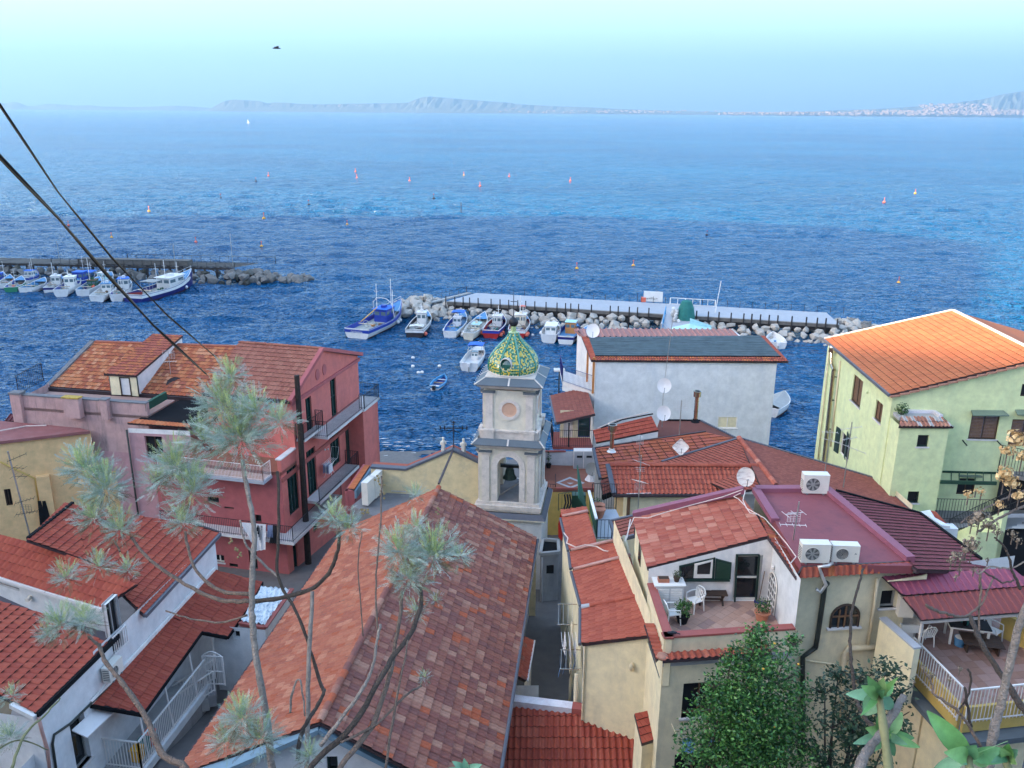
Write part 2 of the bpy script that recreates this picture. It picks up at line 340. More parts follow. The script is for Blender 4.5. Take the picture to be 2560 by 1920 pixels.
# ------------------------------------------------------------------ tiled roofs
P_MARS=[(0,.15),(.08,.75),(.22,1),(.36,.75),(.46,.1),(.55,0),(.72,.25),(.88,.1),(1,.15)]
P_COPPO=[(0,.1),(.1,.7),(.25,1),(.4,.7),(.5,.1),(.6,-.25),(.75,-.4),(.9,-.25),(1,.1)]
P_FLAT=[(0,0),(.04,.4),(.1,.05),(.9,0),(.96,.4),(1,.35)]
P_SHEET=[(0,0),(.3,0),(.4,1),(.6,1),(.7,0),(1,0)]
P_SCALE=[(0,.0),(.12,.6),(.35,1),(.6,.75),(.85,.15),(1,0)]
def tiled(root, pts, e0, e1, tw, tl, prof, mats, wts=None, hh=.03, indiv=300, name='roof_tile', stag=False, over=.05, thick=.10, deck='gutter_brown', skip=None, drop=.012, weird=0.):
 """pts world polygon (convex, planar); e0->e1 the eave direction; tiles laid in rows up the slope"""
 pts=[Vector(p) for p in pts]; e0,e1=Vector(e0),Vector(e1); S=(e1-e0).normalized()
 n=None
 for i in range(1,len(pts)-1):
  c=(pts[i]-pts[0]).cross(pts[i+1]-pts[0])
  if c.length>1e-3: n = c if n is None or c.length>n.length else n
 n.normalize(); n = n if n.z>0 else -n
 S=(S-n*S.dot(n)).normalized(); T=n.cross(S).normalized()
 if T.z<0: S=-S; T=n.cross(S).normalized()
 o=pts[0]
 st=[((p-o).dot(S),(p-o).dot(T)) for p in pts]; cp=ccw(st)
 s0,s1=min(a for a,b in st),max(a for a,b in st); t0,t1=min(b for a,b in st),max(b for a,b in st)
 W=lambda s,t,h: o+S*s+T*t+n*h
 mb=MB(); mb.prism([W(a,b,-.02) for a,b in cp],-n*thick,deck); mb.build('roof_deck',root)
 ni=max(1,round((s1-s0)/tw)); tw=(s1-s0)/ni; nj=max(1,round((t1-t0)/tl)); tl=(t1-t0)/nj
 wts=wts or [1]*len(mats); fr=.04; course_shade=MT['tile_course_shade']
 def local(i):
  fs=[]; k=len(prof)
  for a in range(k-1):
   x0,h0=prof[a]; x1,h1=prof[a+1]
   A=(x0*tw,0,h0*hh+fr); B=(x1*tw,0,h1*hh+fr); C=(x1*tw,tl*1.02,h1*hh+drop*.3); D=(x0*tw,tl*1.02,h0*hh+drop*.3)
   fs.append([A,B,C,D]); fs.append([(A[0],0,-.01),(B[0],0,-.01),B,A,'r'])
  return fs
 L=local(0); cache={}
 def shared(k):
  if k not in cache:
   q=MB()
   for f in L: q.poly(f[:4],course_shade if len(f)==5 else mats[k])
   cache[k]=q.data(name)
  return cache[k]
 cells=[]
 for j in range(nj+ (0)):
  for i in range(-1 if stag else 0,ni):
   s=s0+i*tw+(tw/2 if stag and j%2 else 0); t=t0+j*tl
   cor=[(s,t),(s+tw,t),(s+tw,t+tl),(s,t+tl)]
   c=clip(cor,cp)
   if not c: continue
   ar=abs(sum(c[a][0]*c[(a+1)%len(c)][1]-c[(a+1)%len(c)][0]*c[a][1] for a in range(len(c))))/2
   if ar<.06*tw*tl: continue
   w_=W(s+tw/2,t+tl/2,0)
   if skip and skip(w_): continue
   cells.append(((w_-CAMP).length, s,t, ar>.995*tw*tl, random.choices(range(len(mats)),wts)[0]))
 cells.sort(key=lambda c:c[0])
 rest=MB()
 Rm=Matrix((( S.x,T.x,n.x,0),(S.y,T.y,n.y,0),(S.z,T.z,n.z,0),(0,0,0,1)))
 for q,(d,s,t,full,k) in enumerate(cells):
  jt=random.uniform(-1,1)*.006+ random.uniform(-1,1)*weird; 
  if q<indiv:
   if full: ob=bpy.data.objects.new(name,shared(k))
   else:
    m2=MB()
    lc=ccw([(a-s,b-t) for a,b in cp])
    for f in L:
     r_=len(f)==5; c=clip3(f[:4],lc) if r_ else clip(f,lc)
     if c: m2.poly(c,course_shade if r_ else mats[k])
    if not m2.f: continue
    ob=bpy.data.objects.new(name,m2.data(name))
   link(ob,root); ob.matrix_basis=Matrix.Translation(W(s,t,jt*.8))@Rm@Matrix.Rotation(random.uniform(-1,1)*(.006+weird*.5),4,'Z')
  else:
   lc=None if full else ccw([(a-s,b-t) for a,b in cp])
   for f in L:
    r_=len(f)==5; g_=f[:4]
    c=g_ if full else (clip3(g_,lc) if r_ else clip(g_,lc))
    if c: rest.poly([W(a+s,b+t,h+jt*.8) for a,b,h in c],course_shade if r_ else mats[k])
 rest.build(name+'s' if indiv else name+'s',root,kind='stuff')
 return (o,n)
def clip3(f, lc):   # vertical front face of a tile: clip along s only where its base line lies inside
 a,b=(f[0][0],.001),(f[1][0],.001)
 c=clip([a,b,(b[0],.003),(a[0],.003)],lc)
 if not c: return []
 x0,x1=min(p[0] for p in c),max(p[0] for p in c)
 if x1-x0<1e-4: return []
 def H(x):
  k=(x-f[0][0])/max(1e-9,(f[1][0]-f[0][0])); return f[3][2]+(f[2][2]-f[3][2])*k
 return [(x0,0,-.01),(x1,0,-.01),(x1,0,H(x1)),(x0,0,H(x0))]
def ridge(root, a, b, mats, r=.11, l=.38, name='ridge_tile', n=6, wts=None):
 a,b=Vector(a),Vector(b); d=b-a; k=max(1,int(d.length/l)); l=d.length/k; d.normalize()
 sd_=Vector((d.y,-d.x,0)).normalized(); upn=sd_.cross(d); upn = upn if upn.z>0 else -upn
 Mx=Matrix(((d.x,sd_.x,upn.x,0),(d.y,sd_.y,upn.y,0),(d.z,sd_.z,upn.z,0),(0,0,0,1)))
 ca={}
 for i in range(k):
  c=random.choices(range(len(mats)),wts or [1]*len(mats))[0]
  if c not in ca:
   m=MB(); vs=[];fs=[]
   for x,rr in ((0,r),(l*1.08,r*.82)):
    for q in range(n+1): t=math.pi*q/n; vs.append((x,-rr*math.cos(t)*1.1,rr*math.sin(t)))
   for q in range(n): fs.append((q,q+1,n+2+q,n+1+q))
   fs.append(tuple(range(n,-1,-1))); m.mesh(vs,fs,mats[c]); ca[c]=m.data(name)
  o=bpy.data.objects.new(name,ca[c]); link(o,root); o.matrix_basis=Matrix.Translation(a+d*(i*l)+Vector((0,0,random.uniform(-.008,.008))))@Mx
def gutter(root, a, b, mt='gutter_brown', r=.07, name='gutter', out=(0,0,0)):
 m=MB(); m.tube([Vector(a)+Vector(out),Vector(b)+Vector(out)],r,mt,n=8); return m.build(name,root)
def pipe(root, pts, r, mt, name='drainpipe', n=8):
 m=MB(); m.tube(pts,r,mt,n=n); return m.build(name,root,smooth=True)
def railing(root, pts, h, mt, sp=.12, name='railing', r=.012, posts=None, top=.02):
 m=MB(); pts=[Vector(p) for p in pts]
 for a,b in zip(pts,pts[1:]):
  L=(b-a).length; k=max(1,int(L/sp))
  m.bar(a+V(0,0,h),b+V(0,0,h),top*1.6,top*1.2,mt); m.bar(a+V(0,0,.08),b+V(0,0,.08),top,top,mt)
  for i in range(k+1):
   p=a.lerp(b,i/k); rr = r*2.2 if i in (0,k) else r
   m.bar(p,p+V(0,0,h),rr*1.6,rr*1.6,mt)
 return m.build(name,root)
def slab(root, pts, th, mt, name='balcony_slab', side=None):
 m=MB(); m.prism([Vector(p) for p in pts],V(0,0,-th),mt,side); return m.build(name,root)
# ================================================================== SETTING
def gridmesh(name, xs, ys, fz, mt, smooth=True, **kw):
 XX,YY=np.meshgrid(np.array(xs,float),np.array(ys,float)); ZZ=fz(XX,YY); ny,nx=XX.shape
 co=np.stack([XX,YY,ZZ],-1).reshape(-1,3); return npmesh(name,co,nx,ny,mt,smooth,**kw)
def npmesh(name, co, nx, ny, mt, smooth=True, **kw):
 i=np.arange((ny-1)*(nx-1)); r=i//(nx-1); c=i%(nx-1); a=r*nx+c
 q=np.stack([a,a+1,a+1+nx,a+nx],-1).astype(np.int32)
 me=bpy.data.meshes.new(name); me.vertices.add(len(co)); me.vertices.foreach_set('co',co.astype(np.float32).ravel())
 me.loops.add(q.size); me.loops.foreach_set('vertex_index',q.ravel())
 me.polygons.add(len(q)); me.polygons.foreach_set('loop_start',np.arange(0,q.size,4,dtype=np.int32)); me.polygons.foreach_set('loop_total',np.full(len(q),4,dtype=np.int32))
 me.polygons.foreach_set('use_smooth',np.full(len(q),smooth))
 me.update(calc_edges=True); me.materials.append(MT[mt] if isinstance(mt,str) else mt)
 o=bpy.data.objects.new(name,me); return link(o,None,**kw)
# ---- water
def water_material():
 m=bpy.data.materials.new('sea_water'); m.use_nodes=True; t=m.node_tree; b=t.nodes['Principled BSDF']; L=t.links.new
 b.inputs['IOR'].default_value=1.34; b.inputs['Roughness'].default_value=.12; b.inputs['Specular IOR Level'].default_value=.5
 geo=t.nodes.new('ShaderNodeNewGeometry')
 def noise(sc,det,rough,stretch=(1,1,1)):
  mp=t.nodes.new('ShaderNodeMapping'); mp.inputs['Scale'].default_value=stretch; L(geo.outputs['Position'],mp.inputs[0])
  n=t.nodes.new('ShaderNodeTexNoise'); n.inputs['Scale'].default_value=sc; n.inputs['Detail'].default_value=det; n.inputs['Roughness'].default_value=rough
  L(mp.outputs[0],n.inputs['Vector']); return n.outputs[0]
 big=noise(.006,4,.6,(.6,1,1)); rp=t.nodes.new('ShaderNodeValToRGB'); L(big,rp.inputs[0])
 rp.color_ramp.elements[0].position=.35; rp.color_ramp.elements[1].position=.68
 rp.color_ramp.elements[0].color=(.0008,.075,.20,1); rp.color_ramp.elements[1].color=(.0015,.14,.31,1)
 # whitecaps, small and rare
 wc=noise(.5,3,.5,(.4,1,1)); w2=noise(.02,2,.5); ad=t.nodes.new('ShaderNodeMath'); ad.operation='MULTIPLY'; L(wc,ad.inputs[0]); L(w2,ad.inputs[1])
 r2=t.nodes.new('ShaderNodeValToRGB'); r2.color_ramp.elements[0].position=.475; r2.color_ramp.elements[1].position=.50; L(ad.outputs[0],r2.inputs[0])
 mx=t.nodes.new('ShaderNodeMix'); mx.data_type='RGBA'; L(r2.outputs[0],mx.inputs[0]); L(rp.outputs[0],mx.inputs[6]); mx.inputs[7].default_value=(.6,.65,.7,1)
 L(mx.outputs[2],b.inputs['Base Color'])
 n1=noise(1.7,4,.6,(.7,1,1)); n2=noise(.3,5,.7,(.65,1,1)); n3=noise(.07,6,.75,(.6,1,1))
 b1=t.nodes.new('ShaderNodeBump'); b1.inputs['Distance'].default_value=.2; b1.inputs['Strength'].default_value=1.; L(n1,b1.inputs['Height'])
 b2=t.nodes.new('ShaderNodeBump'); b2.inputs['Distance'].default_value=1.8; b2.inputs['Strength'].default_value=1.; L(n2,b2.inputs['Height']); L(b1.outputs[0],b2.inputs['Normal'])
 b3=t.nodes.new('ShaderNodeBump'); b3.inputs['Distance'].default_value=9.0; b3.inputs['Strength'].default_value=1.; L(n3,b3.inputs['Height']); L(b2.outputs[0],b3.inputs['Normal'])
 L(b3.outputs[0],b.inputs['Normal']); return m
def build_sea():
 na,nr=820,760
 a=np.concatenate([np.linspace(-1.5,-.72,12)[:-1],np.linspace(-.72,.72,na),np.linspace(.72,1.5,12)[1:]])
 dep=np.linspace(math.atan(H/66.),math.atan(H/1500.),nr-60); y=H/np.tan(dep); y=np.concatenate([y,np.geomspace(1500,39000,61)[1:]])
 A,Yg=np.meshgrid(a,y); X=A*Yg; dy=np.gradient(y)[:,None]; dx=np.gradient(a)[None,:]*Yg; cell=np.maximum(dy*.9,dx)
 rng=np.random.RandomState(5); Z=np.zeros_like(X); Hx=np.zeros_like(X)
 for i in range(70):
  lam=math.exp(rng.uniform(math.log(.8),math.log(16))); th=R(255)+rng.normal(0,.55); k=2*math.pi/lam
  amp=.0155*lam**.86*rng.uniform(.5,1.2)*.68; ph=rng.uniform(0,6.28)
  wt=np.clip(lam/(2.2*cell)-.6,0,1)
  arg=k*(X*math.cos(th)+Yg*math.sin(th))+ph; s=np.sin(arg)
  Z+=wt*amp*(s+.25*np.cos(2*arg)*.5)
 # wind patches, lee of the breakwaters and shore
 calm=np.where(Yg<124,.6,1.)
 gust=.75+.35*np.sin(X*.011+np.sin(Yg*.013)*1.5)*np.sin(Yg*.021+np.sin(X*.008)*2)
 Z*=calm*gust
 co=np.stack([X,Yg,Z],-1).reshape(-1,3)
 npmesh('sea',co,len(a),len(y),water_material(),True,kind='structure')
build_sea()
# ---- land
m_('ground_soil',(.16,.14,.10),var=.3,scale=.6,dirt=(.05,.07,.03),damt=.8,dsc=.8); m_('paving',(.13,.13,.135),var=.15,scale=1.5)
m_('sand',(.17,.165,.165),var=.15,scale=3,rough=.9); m_('hill_scrub',(.06,.075,.035),var=.5,scale=.05,dirt=(.18,.16,.12),damt=.7,dsc=.03)
YK=[-400,-60,-8,1.2,14,30,62,69,73,90,200]; ZK=[52,33,29.0,28.2,8.5,5,1.6,.55,-.12,-2,-4]
def ground_z(x,y): return np.interp(y,YK,ZK)
gridmesh('village_ground',np.linspace(-150,170,161),np.concatenate([np.linspace(-60,66,90),np.linspace(66.5,92,30)]),
         lambda x,y: ground_z(x,y)+np.where(y<0,.4*np.sin(x*.3)*np.cos(y*.2),0)+np.where((y>62)&(y<75),.06*np.sin(x*.7)+.03*np.sin(x*2.1+y),0),'paving',kind='structure')
gridmesh('beach',np.linspace(-34,-2,60),np.linspace(63,74.5,24),lambda x,y: ground_z(x,y)+.03+.05*np.sin(x*.7)*np.cos(y)+.02*np.sin(x*3.1),'sand',kind='structure')
gridmesh('mountainside',np.linspace(-420,400,60),np.linspace(-400,-58,30),lambda x,y: ground_z(x,y)+4*np.sin(x*.05)*np.sin(y*.04)-1.0,'hill_scrub',kind='structure')
CY=[-430,-150,-90,-45,-29,-15,42,75,110,150,190,214,234]; CZ=[60,75,122,119,112,107.5,109,117,124,116,92,48,-3]  # crest of an unseen headland, shaped to set where its shade ends
def unseen_headland(x,y):
 c=np.interp(y,CY,CZ); foot=-152-np.clip(y-150,0,None)*.1
 base=np.where(y<60,ground_z(x,y),-3)
 up_=np.clip((foot-x)/(foot+250),0,1); k=np.where(x>-250,up_**.75,1-np.clip((-250-x)/260,0,1)*.5)
 z=base+(c-base)*k
 return z+np.where((x>-246)&(x<-155),3*np.sin(x*.21)*np.sin(y*.13)*np.clip(1-k,0,1),0)-(x>-150)*2
gridmesh('unseen_headland',np.concatenate([np.linspace(-560,-262,14),np.linspace(-256,-150,36)]),np.linspace(-430,236,120),unseen_headland,'hill_scrub',kind='structure')
# ---- far coast over the bay, set nearer than true so haze leaves it visible
m_('coast_far',(.10,.12,.11),var=.25,scale=.0012,rough=.95); m_('town_far',(.30,.24,.21),var=.25,scale=.004,rough=.9)
def coast(name, prof, n0, Y0, depth, seed):
 rng=random.Random(seed); k=[]
 us=np.interp(np.linspace(0,1,n0),np.linspace(0,1,len(prof)),[p[0] for p in prof]); us=np.linspace(prof[0][0],prof[-1][0],n0)
 vs=np.interp(us,[p[0] for p in prof],[p[1] for p in prof])
 rows=[(0,0),(.12,.22),(.35,.5),(.65,.82),(1,1),(1.5,.7),(2.4,0)]
 co=[]
 top=[py('p',u,v,Y0+depth) for u,v in zip(us,vs)]
 for fr,hf in rows:
  for q in top:
   h=max(6,q.z)*hf; yy=Y0+depth*fr
   if 0<hf<1: h*=1+rng.uniform(-.22,.22)
   if hf==0: h=-2.5
   co.append((q.x*(yy/(Y0+depth)),yy,h))
 return npmesh(name,np.array(co),n0,len(rows),'coast_far',False,kind='structure')
r7=lambda l:[(x/1.728,220+y/1.728) for x,y in l]; r8=lambda l:[(1280+x/1.728,180+y/1.728) for x,y in l]
coast('distant_hills_west',r7([(-400,84),(-120,70),(0,62),(20,68),(60,58),(90,66),(120,79),(160,76),(210,67),(250,70),(330,76),(390,74),(440,80),(600,82),(760,76),(860,82),(960,90)]),90,14000,500,1)
coast('distant_promontory',r7([(905,92),(930,76),(960,60),(990,52),(1020,50),(1120,56),(1160,68),(1180,62),(1250,64),(1280,68),(1380,70),(1500,68),(1760,64),(1790,50),(1830,38),(1860,36),(1920,42),(2020,50),(2120,58),(2212,64)])+r8([(0,137),(80,142),(200,148),(330,152),(470,160),(700,168),(1000,174),(1150,178)]),150,11500,800,2)
coast('volcano_slope',r8([(950,180),(1200,174),(1350,167),(1470,163),(1600,158),(1750,148),(1900,135),(2030,118),(2120,95),(2212,82),(2400,40),(2600,0)]),110,10500,1300,3)
def town(name, spans, n, Y0, seed, size=(40,110), hh=(14,45)):
 rng=random.Random(seed); m=MB()
 for _ in range(n):
  u0,u1,v0,v1=rng.choice(spans); u=rng.uniform(u0,u1); v=rng.uniform(v0,v1)**1
  q=py('p',u,v,Y0+rng.uniform(-40,40)+ (max(0,284-v))*30)
  if q.z<-5: continue
  s=rng.uniform(*size); h=rng.uniform(*hh)
  m.box((q.x,q.y,q.z),s,s*.7,h,'town_far',rng.uniform(0,3))
 m.build(name,None,kind='stuff')
town('coastal_town_centre',[(1090,1290,266,276),(1150,1300,270,279),(1300,1800,276,281.5),(660,680,264,268),(760,1060,262,270)],380,11450,4,(19,50),(7,19))
town('coastal_town_east',[(2130,2560,276,287),(1950,2560,280,287.5),(2300,2560,260,280),(1800,2150,281,285)],800,10450,5,(19,52),(8,25))
# ---- cloud, well beyond the haze
def blob(m, c, r, mt, seed=0, sub=1, sq=(1,1,1), jit=.25):
 rng=random.Random(seed); import bmesh
 b=bmesh.new(); bmesh.ops.create_icosphere(b,subdivisions=sub,radius=1)
 vs=[]; 
 for v in b.verts: 
  k=r*(1+rng.uniform(-jit,jit)); vs.append((c[0]+v.co.x*k*sq[0],c[1]+v.co.y*k*sq[1],c[2]+v.co.z*k*sq[2]))
 m.mesh(vs,[tuple(x.index for x in f.verts) for f in b.faces],mt); b.free()
m_('cloud_white',(.85,.86,.88),rough=1,var=.02)
def cloud():
 m=MB(); c=py('p',2372,208,62000)
 for i in range(26):
  dx=random.gauss(0,170); blob(m,(c.x+dx,c.y+random.gauss(0,100),c.z+random.uniform(-60,160)*math.exp(-abs(dx)/200)),random.uniform(60,130)*math.exp(-abs(dx)/450),'cloud_white',i,2,(1.3,1,.7),.06)
 o=m.build('cloud',None,smooth=True,kind='stuff')
cloud()
# ---- haze over the bay
def haze():
 m=bpy.data.materials.new('haze_air'); m.use_nodes=True; t=m.node_tree; t.nodes.clear()
 out=t.nodes.new('ShaderNodeOutputMaterial'); v=t.nodes.new('ShaderNodeVolumePrincipled')
 v.inputs['Color'].default_value=(.27,.45,.64,1); v.inputs['Density'].default_value=HAZE; v.inputs['Anisotropy'].default_value=.2
 t.links.new(v.outputs[0],out.inputs['Volume'])
 b=MB(); b.ob((-62000,-700,-8),(124000,0,0),(0,42000,0),(0,0,2300),m); b.build('haze',None,kind='stuff')
HAZE=1.0e-4
haze()
# ================================================================== BUILDINGS
class FR:
 """street grid frame: a to the right, b away from the camera"""
 def __init__(s,o,ang): s.o=at(Vector(o),0); s.x=V(math.cos(R(ang)),-math.sin(R(ang)),0); s.y=V(math.sin(R(ang)),math.cos(R(ang)),0)
 def P(s,a,b,z): return s.o+s.x*a+s.y*b+V(0,0,z)
 def A(s,n,x,y,a): w=pp(n,x,y,(s.o+s.x*a,s.x)); return ((w-s.o).dot(s.y),w.z)      # hit plane a=const -> (b,z)
 def B(s,n,x,y,b): w=pp(n,x,y,(s.o+s.y*b,s.y)); return ((w-s.o).dot(s.x),w.z)      # hit plane b=const -> (a,z)
 def L(s,w): return ((w-s.o).dot(s.x),(w-s.o).dot(s.y),w.z)
 def box(s,mb,a0,a1,b0,b1,z0,z1,mt): return mb.ob(s.P(a0,b0,z0),s.x*(a1-a0),s.y*(b1-b0),(0,0,z1-z0),mt)
 def ring(s,mb,a0,a1,b0,b1,z0,z1,mt,t=.0): pass
def W(n,x,y,x2,y2,**k): return dict(px=(n,x,y,x2,y2),**k)
# ------------------------------------------------------------------ bell tower
def bell_tower():
 f=FR((-.17,44.6,0),8.); Yf=44.6
 zf=lambda n,x,y: py(n,x,y,Yf).z
 t=thing('bell_tower','pale plaster bell tower with green and yellow tiled onion dome','bell tower',f.P(0,1.6,0))
 DB=3.3
 z_c1=zf('C',940,655); z_b1=zf('C',940,692); z_p=zf('C',940,1030); z_c2t=zf('C',940,1120); z_c2=zf('C',940,1150); z_b2=zf('C',940,1195); z_base=zf('C',940,1640)
 def sq(mb,h,z0,z1,mt,dv=0.): f.box(mb,-h,h,1.65-h,1.65+h,z0,z1,mt)
 # lower stage: four corner piers, arches open for the bell
 hw=1.66; ph=.62
 m=MB()
 for sa in(-1,1):
  for sb in(-1,1):
   a0,a1=sorted((sa*hw,sa*ph)); b0,b1=sorted((1.65+sb*hw,1.65+sb*ph)); f.box(m,a0,a1,b0,b1,z_base,z_b2,'tower_stone')
 m.build('belfry_pier',t)
 zs=z_b2-1.0   # springing of the arches
 m=MB()
 for side in range(4):
  pts=[]
  for k in range(13):
   th=math.pi*k/12; pts.append((-ph*math.cos(th)*1.,zs+ph*math.sin(th)))
  ang=side*90
  g=FR(f.P(0,1.65,0),8.+ang)
  for k in range(12):
   (x0,h0),(x1,h1)=pts[k],pts[k+1]
   A=g.P(x0,-hw+.03,h0);B=g.P(x1,-hw+.03,h1);C=g.P(x1,-hw+.03,z_b2);D=g.P(x0,-hw+.03,z_b2)
   m.poly([A,B,C,D],'tower_stone'); m.poly([A,B,g.P(x1,-ph,h1),g.P(x0,-ph,h0)],'tower_trim')
 m.build('belfry_arch',t)
 m=MB()                                     # raised archivolt and pilasters on each face
 for side in range(4):
  g=FR(f.P(0,1.65,0),8.+side*90)
  for k in range(14):
   t0,t1=math.pi*k/14,math.pi*(k+1)/14
   q=[(-r*math.cos(tt),zs+r*math.sin(tt)) for r,tt in ((ph,t0),(ph,t1),(ph+.33,t1),(ph+.33,t0))]
   m.prism([g.P(x,-hw,z) for x,z in q],-g.y*.05,'tower_trim')
  for sa in(-1,1):
   x0,x1=sorted((sa*ph,sa*(ph+.33))); g.box(m,x0,x1,-hw-.05,-hw,z_base,zs,'tower_trim')
 m.build('archivolt',t)
 for side in range(4):
  g=FR(f.P(0,1.65,0),8.+side*90)
  for sa in(-1,1):
   m=MB(); x0,x1=sorted((sa*1.08,sa*1.50)); g.box(m,x0,x1,-hw-.09,-hw,z_base,z_b2-.12,'tower_trim')
   g.box(m,x0-.1,x1+.1,-hw-.17,-hw,z_b2-.2,z_b2-.12,'tower_trim'); g.box(m,x0-.16,x1+.16,-hw-.22,-hw,z_b2-.12,z_b2-.05,'slate_lead')
   g.box(m,x0-.05,x1+.05,-hw-.13,-hw,z_b2-.3,z_b2-.25,'tower_trim'); m.build('pilaster',t)
 # floor, ceiling of belfry and body below
 m=MB(); sq(m,1.6,z_base-.1,z_base+.02,'concrete_dark'); sq(m,1.6,z_b2-.02,z_b2+.06,'tower_stone'); m.build('belfry_floor',t)
 m=MB(); sq(m,1.78,z_base-.18,z_base,'tower_trim'); sq(m,1.90,z_base-.42,z_base-.18,'tower_trim'); sq(m,1.84,z_base-.56,z_base-.42,'tower_trim'); m.build('base_moulding',t)
 m=MB(); q0=[f.P(a,1.65+b,z_base-.56) for a,b in((-1.95,-1.95),(1.95,-1.95),(1.95,1.95),(-1.95,1.95))]; q1=[f.P(a,1.65+b,z_base-.82) for a,b in((-2.2,-2.2),(2.2,-2.2),(2.2,2.2),(-2.2,2.2))]
 for i in range(4): m.poly([q1[i],q1[(i+1)%4],q0[(i+1)%4],q0[i]],'gutter_slate')
 sq(m,2.2,z_base-.9,z_base-.82,'tower_stone'); m.build('lead_skirt',t)
 m=MB(); sq(m,1.95,0.8,z_base-.9,'stucco_blue_white'); m.build('shaft',t)
 # upper stage
 hu=1.43
 m=MB(); sq(m,hu,z_p,z_b1,'tower_stone'); m.build('upper_stage_wall',t)
 m=MB(); sq(m,hu+.12,z_c2t+.02,z_p-.1,'tower_trim'); sq(m,hu+.2,z_p-.1,z_p,'tower_trim')
 for side in range(4):
  g=FR(f.P(0,1.65,0),8.+side*90)
  for sa in(-1,1):
   x0,x1=sorted((sa*.84,sa*1.42)); g.box(m,x0,x1,-hu-.26,-hu-.1,z_c2t+.02,z_p-.12,'tower_trim'); g.box(m,x0-.0,x1+.04,-hu-.3,-hu-.1,z_p-.1,z_p+.06,'tower_trim')
 m.build('plinth',t)
 for side in range(4):
  g=FR(f.P(0,1.65,0),8.+side*90)
  for sa in(-1,1):
   m=MB(); x0,x1=sorted((sa*.92,sa*1.32)); g.box(m,x0,x1,-hu-.08,-hu,z_p+.06,z_b1-.1,'tower_trim')
   g.box(m,x0-.1,x1+.1,-hu-.16,-hu,z_b1-.2,z_b1-.12,'tower_trim'); g.box(m,x0-.15,x1+.15,-hu-.2,-hu,z_b1-.12,z_b1-.02,'slate_lead'); m.build('pilaster',t)
  # round clock-like niche
  zc=(z_p+z_b1)/2+.05; m=MB(); n=28; r1,r2=.42,.60
  for k in range(n):
   t0,t1=2*math.pi*k/n,2*math.pi*(k+1)/n
   m.prism([g.P(r*math.cos(tt),-hu-.002,zc+r*math.sin(tt)) for r,tt in((r1,t0),(r2,t0),(r2,t1),(r1,t1))],-g.y*.06,'tower_trim')
  m.build('niche_ring',t)
  m=MB()
  for k in range(n):
   t0,t1=2*math.pi*k/n,2*math.pi*(k+1)/n
   c=g.P(0,-hu-.004,zc)
   m.poly([g.P(r1*math.cos(t0),-hu-.045,zc+r1*math.sin(t0)),g.P(r1*math.cos(t1),-hu-.045,zc+r1*math.sin(t1)),g.P(.33*math.cos(t1),-hu-.006,zc+.33*math.sin(t1)),g.P(.33*math.cos(t0),-hu-.006,zc+.33*math.sin(t0))],'niche_peach')
   m.poly([g.P(.33*math.cos(t0),-hu-.006,zc+.33*math.sin(t0)),g.P(.33*math.cos(t1),-hu-.006,zc+.33*math.sin(t1)),c],'niche_peach')
  m.build('niche_disc',t)
 def cornice(z,hb,ho,ztop,hi):
  m=MB(); k=4
  for i in range(k):
   hh=hb+(ho-hb)*((i+1)/k)**.8; sq(m,hh,z+i*.07,z+(i+1)*.07-.003,'tower_trim')
  m.build('cornice',t)
  z1=z+k*.07; m=MB(); c=[(-1,-1),(1,-1),(1,1),(-1,1)]
  lo=[f.P(a*(ho+.06),1.65+b*(ho+.06),z1) for a,b in c]; hi_=[f.P(a*hi,1.65+b*hi,ztop) for a,b in c]; lb=[p-V(0,0,.05) for p in lo]
  for i in range(4):
   m.poly([lo[i],lo[(i+1)%4],hi_[(i+1)%4],hi_[i]],'slate_lead'); m.poly([lb[i],lb[(i+1)%4],lo[(i+1)%4],lo[i]],'slate_lead')
  m.poly(lb[::-1],'slate_lead'); m.build('lead_roof',t)
  m=MB()
  for i in range(4):
   m.bar(lo[i],hi_[i],.07,.05,'tower_trim'); mid=(lo[i]+lo[(i+1)%4])/2; mh=(hi_[i]+hi_[(i+1)%4])/2; m.bar(mid,mh,.09,.04,'tower_trim',(0,0,1))
  m.build('lead_roll',t)
 cornice(z_c1-.12,hu+.02,1.82,z_c1+.46,1.36)
 cornice(z_c2-.2,hw,1.98,z_c2+.36,hu+.3)
 # dome base
 zd=z_c1+.50
 m=MB(); sq(m,1.38,z_c1+.1,zd,'tower_trim'); m.build('dome_plinth',t)
 c=f.P(0,1.65,0); cz=zd+.0
 m=MB(); m.lathe([(1.36,cz),(1.40,cz+.03),(1.40,cz+.07),(1.34,cz+.10)],(c.x,c.y,0),'tower_trim',40); m.build('dome_collar',t)
 prof=[(1.33,0),(1.39,.18),(1.40,.38),(1.36,.6),(1.26,.82),(1.10,1.04),(.90,1.26),(.70,1.46),(.52,1.64),(.38,1.80),(.28,1.95),(.22,2.12)]
 zz=np.linspace(0,2.12,200); rr=np.interp(zz,[p[1] for p in prof],[p[0] for p in prof])
 cols={k:mat('dome_'+k,cc,rough=.18,var=.2,scale=9,spec=.6,coat=.5) for k,cc in dict(g=(.03,.19,.10),d=(.015,.09,.07),t=(.05,.25,.19),y=(.62,.50,.08),p=(.35,.48,.25),w=(.34,.52,.42)).items()}
 z0=cz+.09; M1=MB(); rng=random.Random(3); arc=np.concatenate([[0],np.cumsum(np.hypot(np.diff(zz),np.diff(rr)))])
 rows=int(arc[-1]/.078)
 M1.lathe([(p[0]-.03,z0+p[1]) for p in prof],(c.x,c.y,0),cols['d'],48)
 holeaz=R(270-8-9); hz=.62
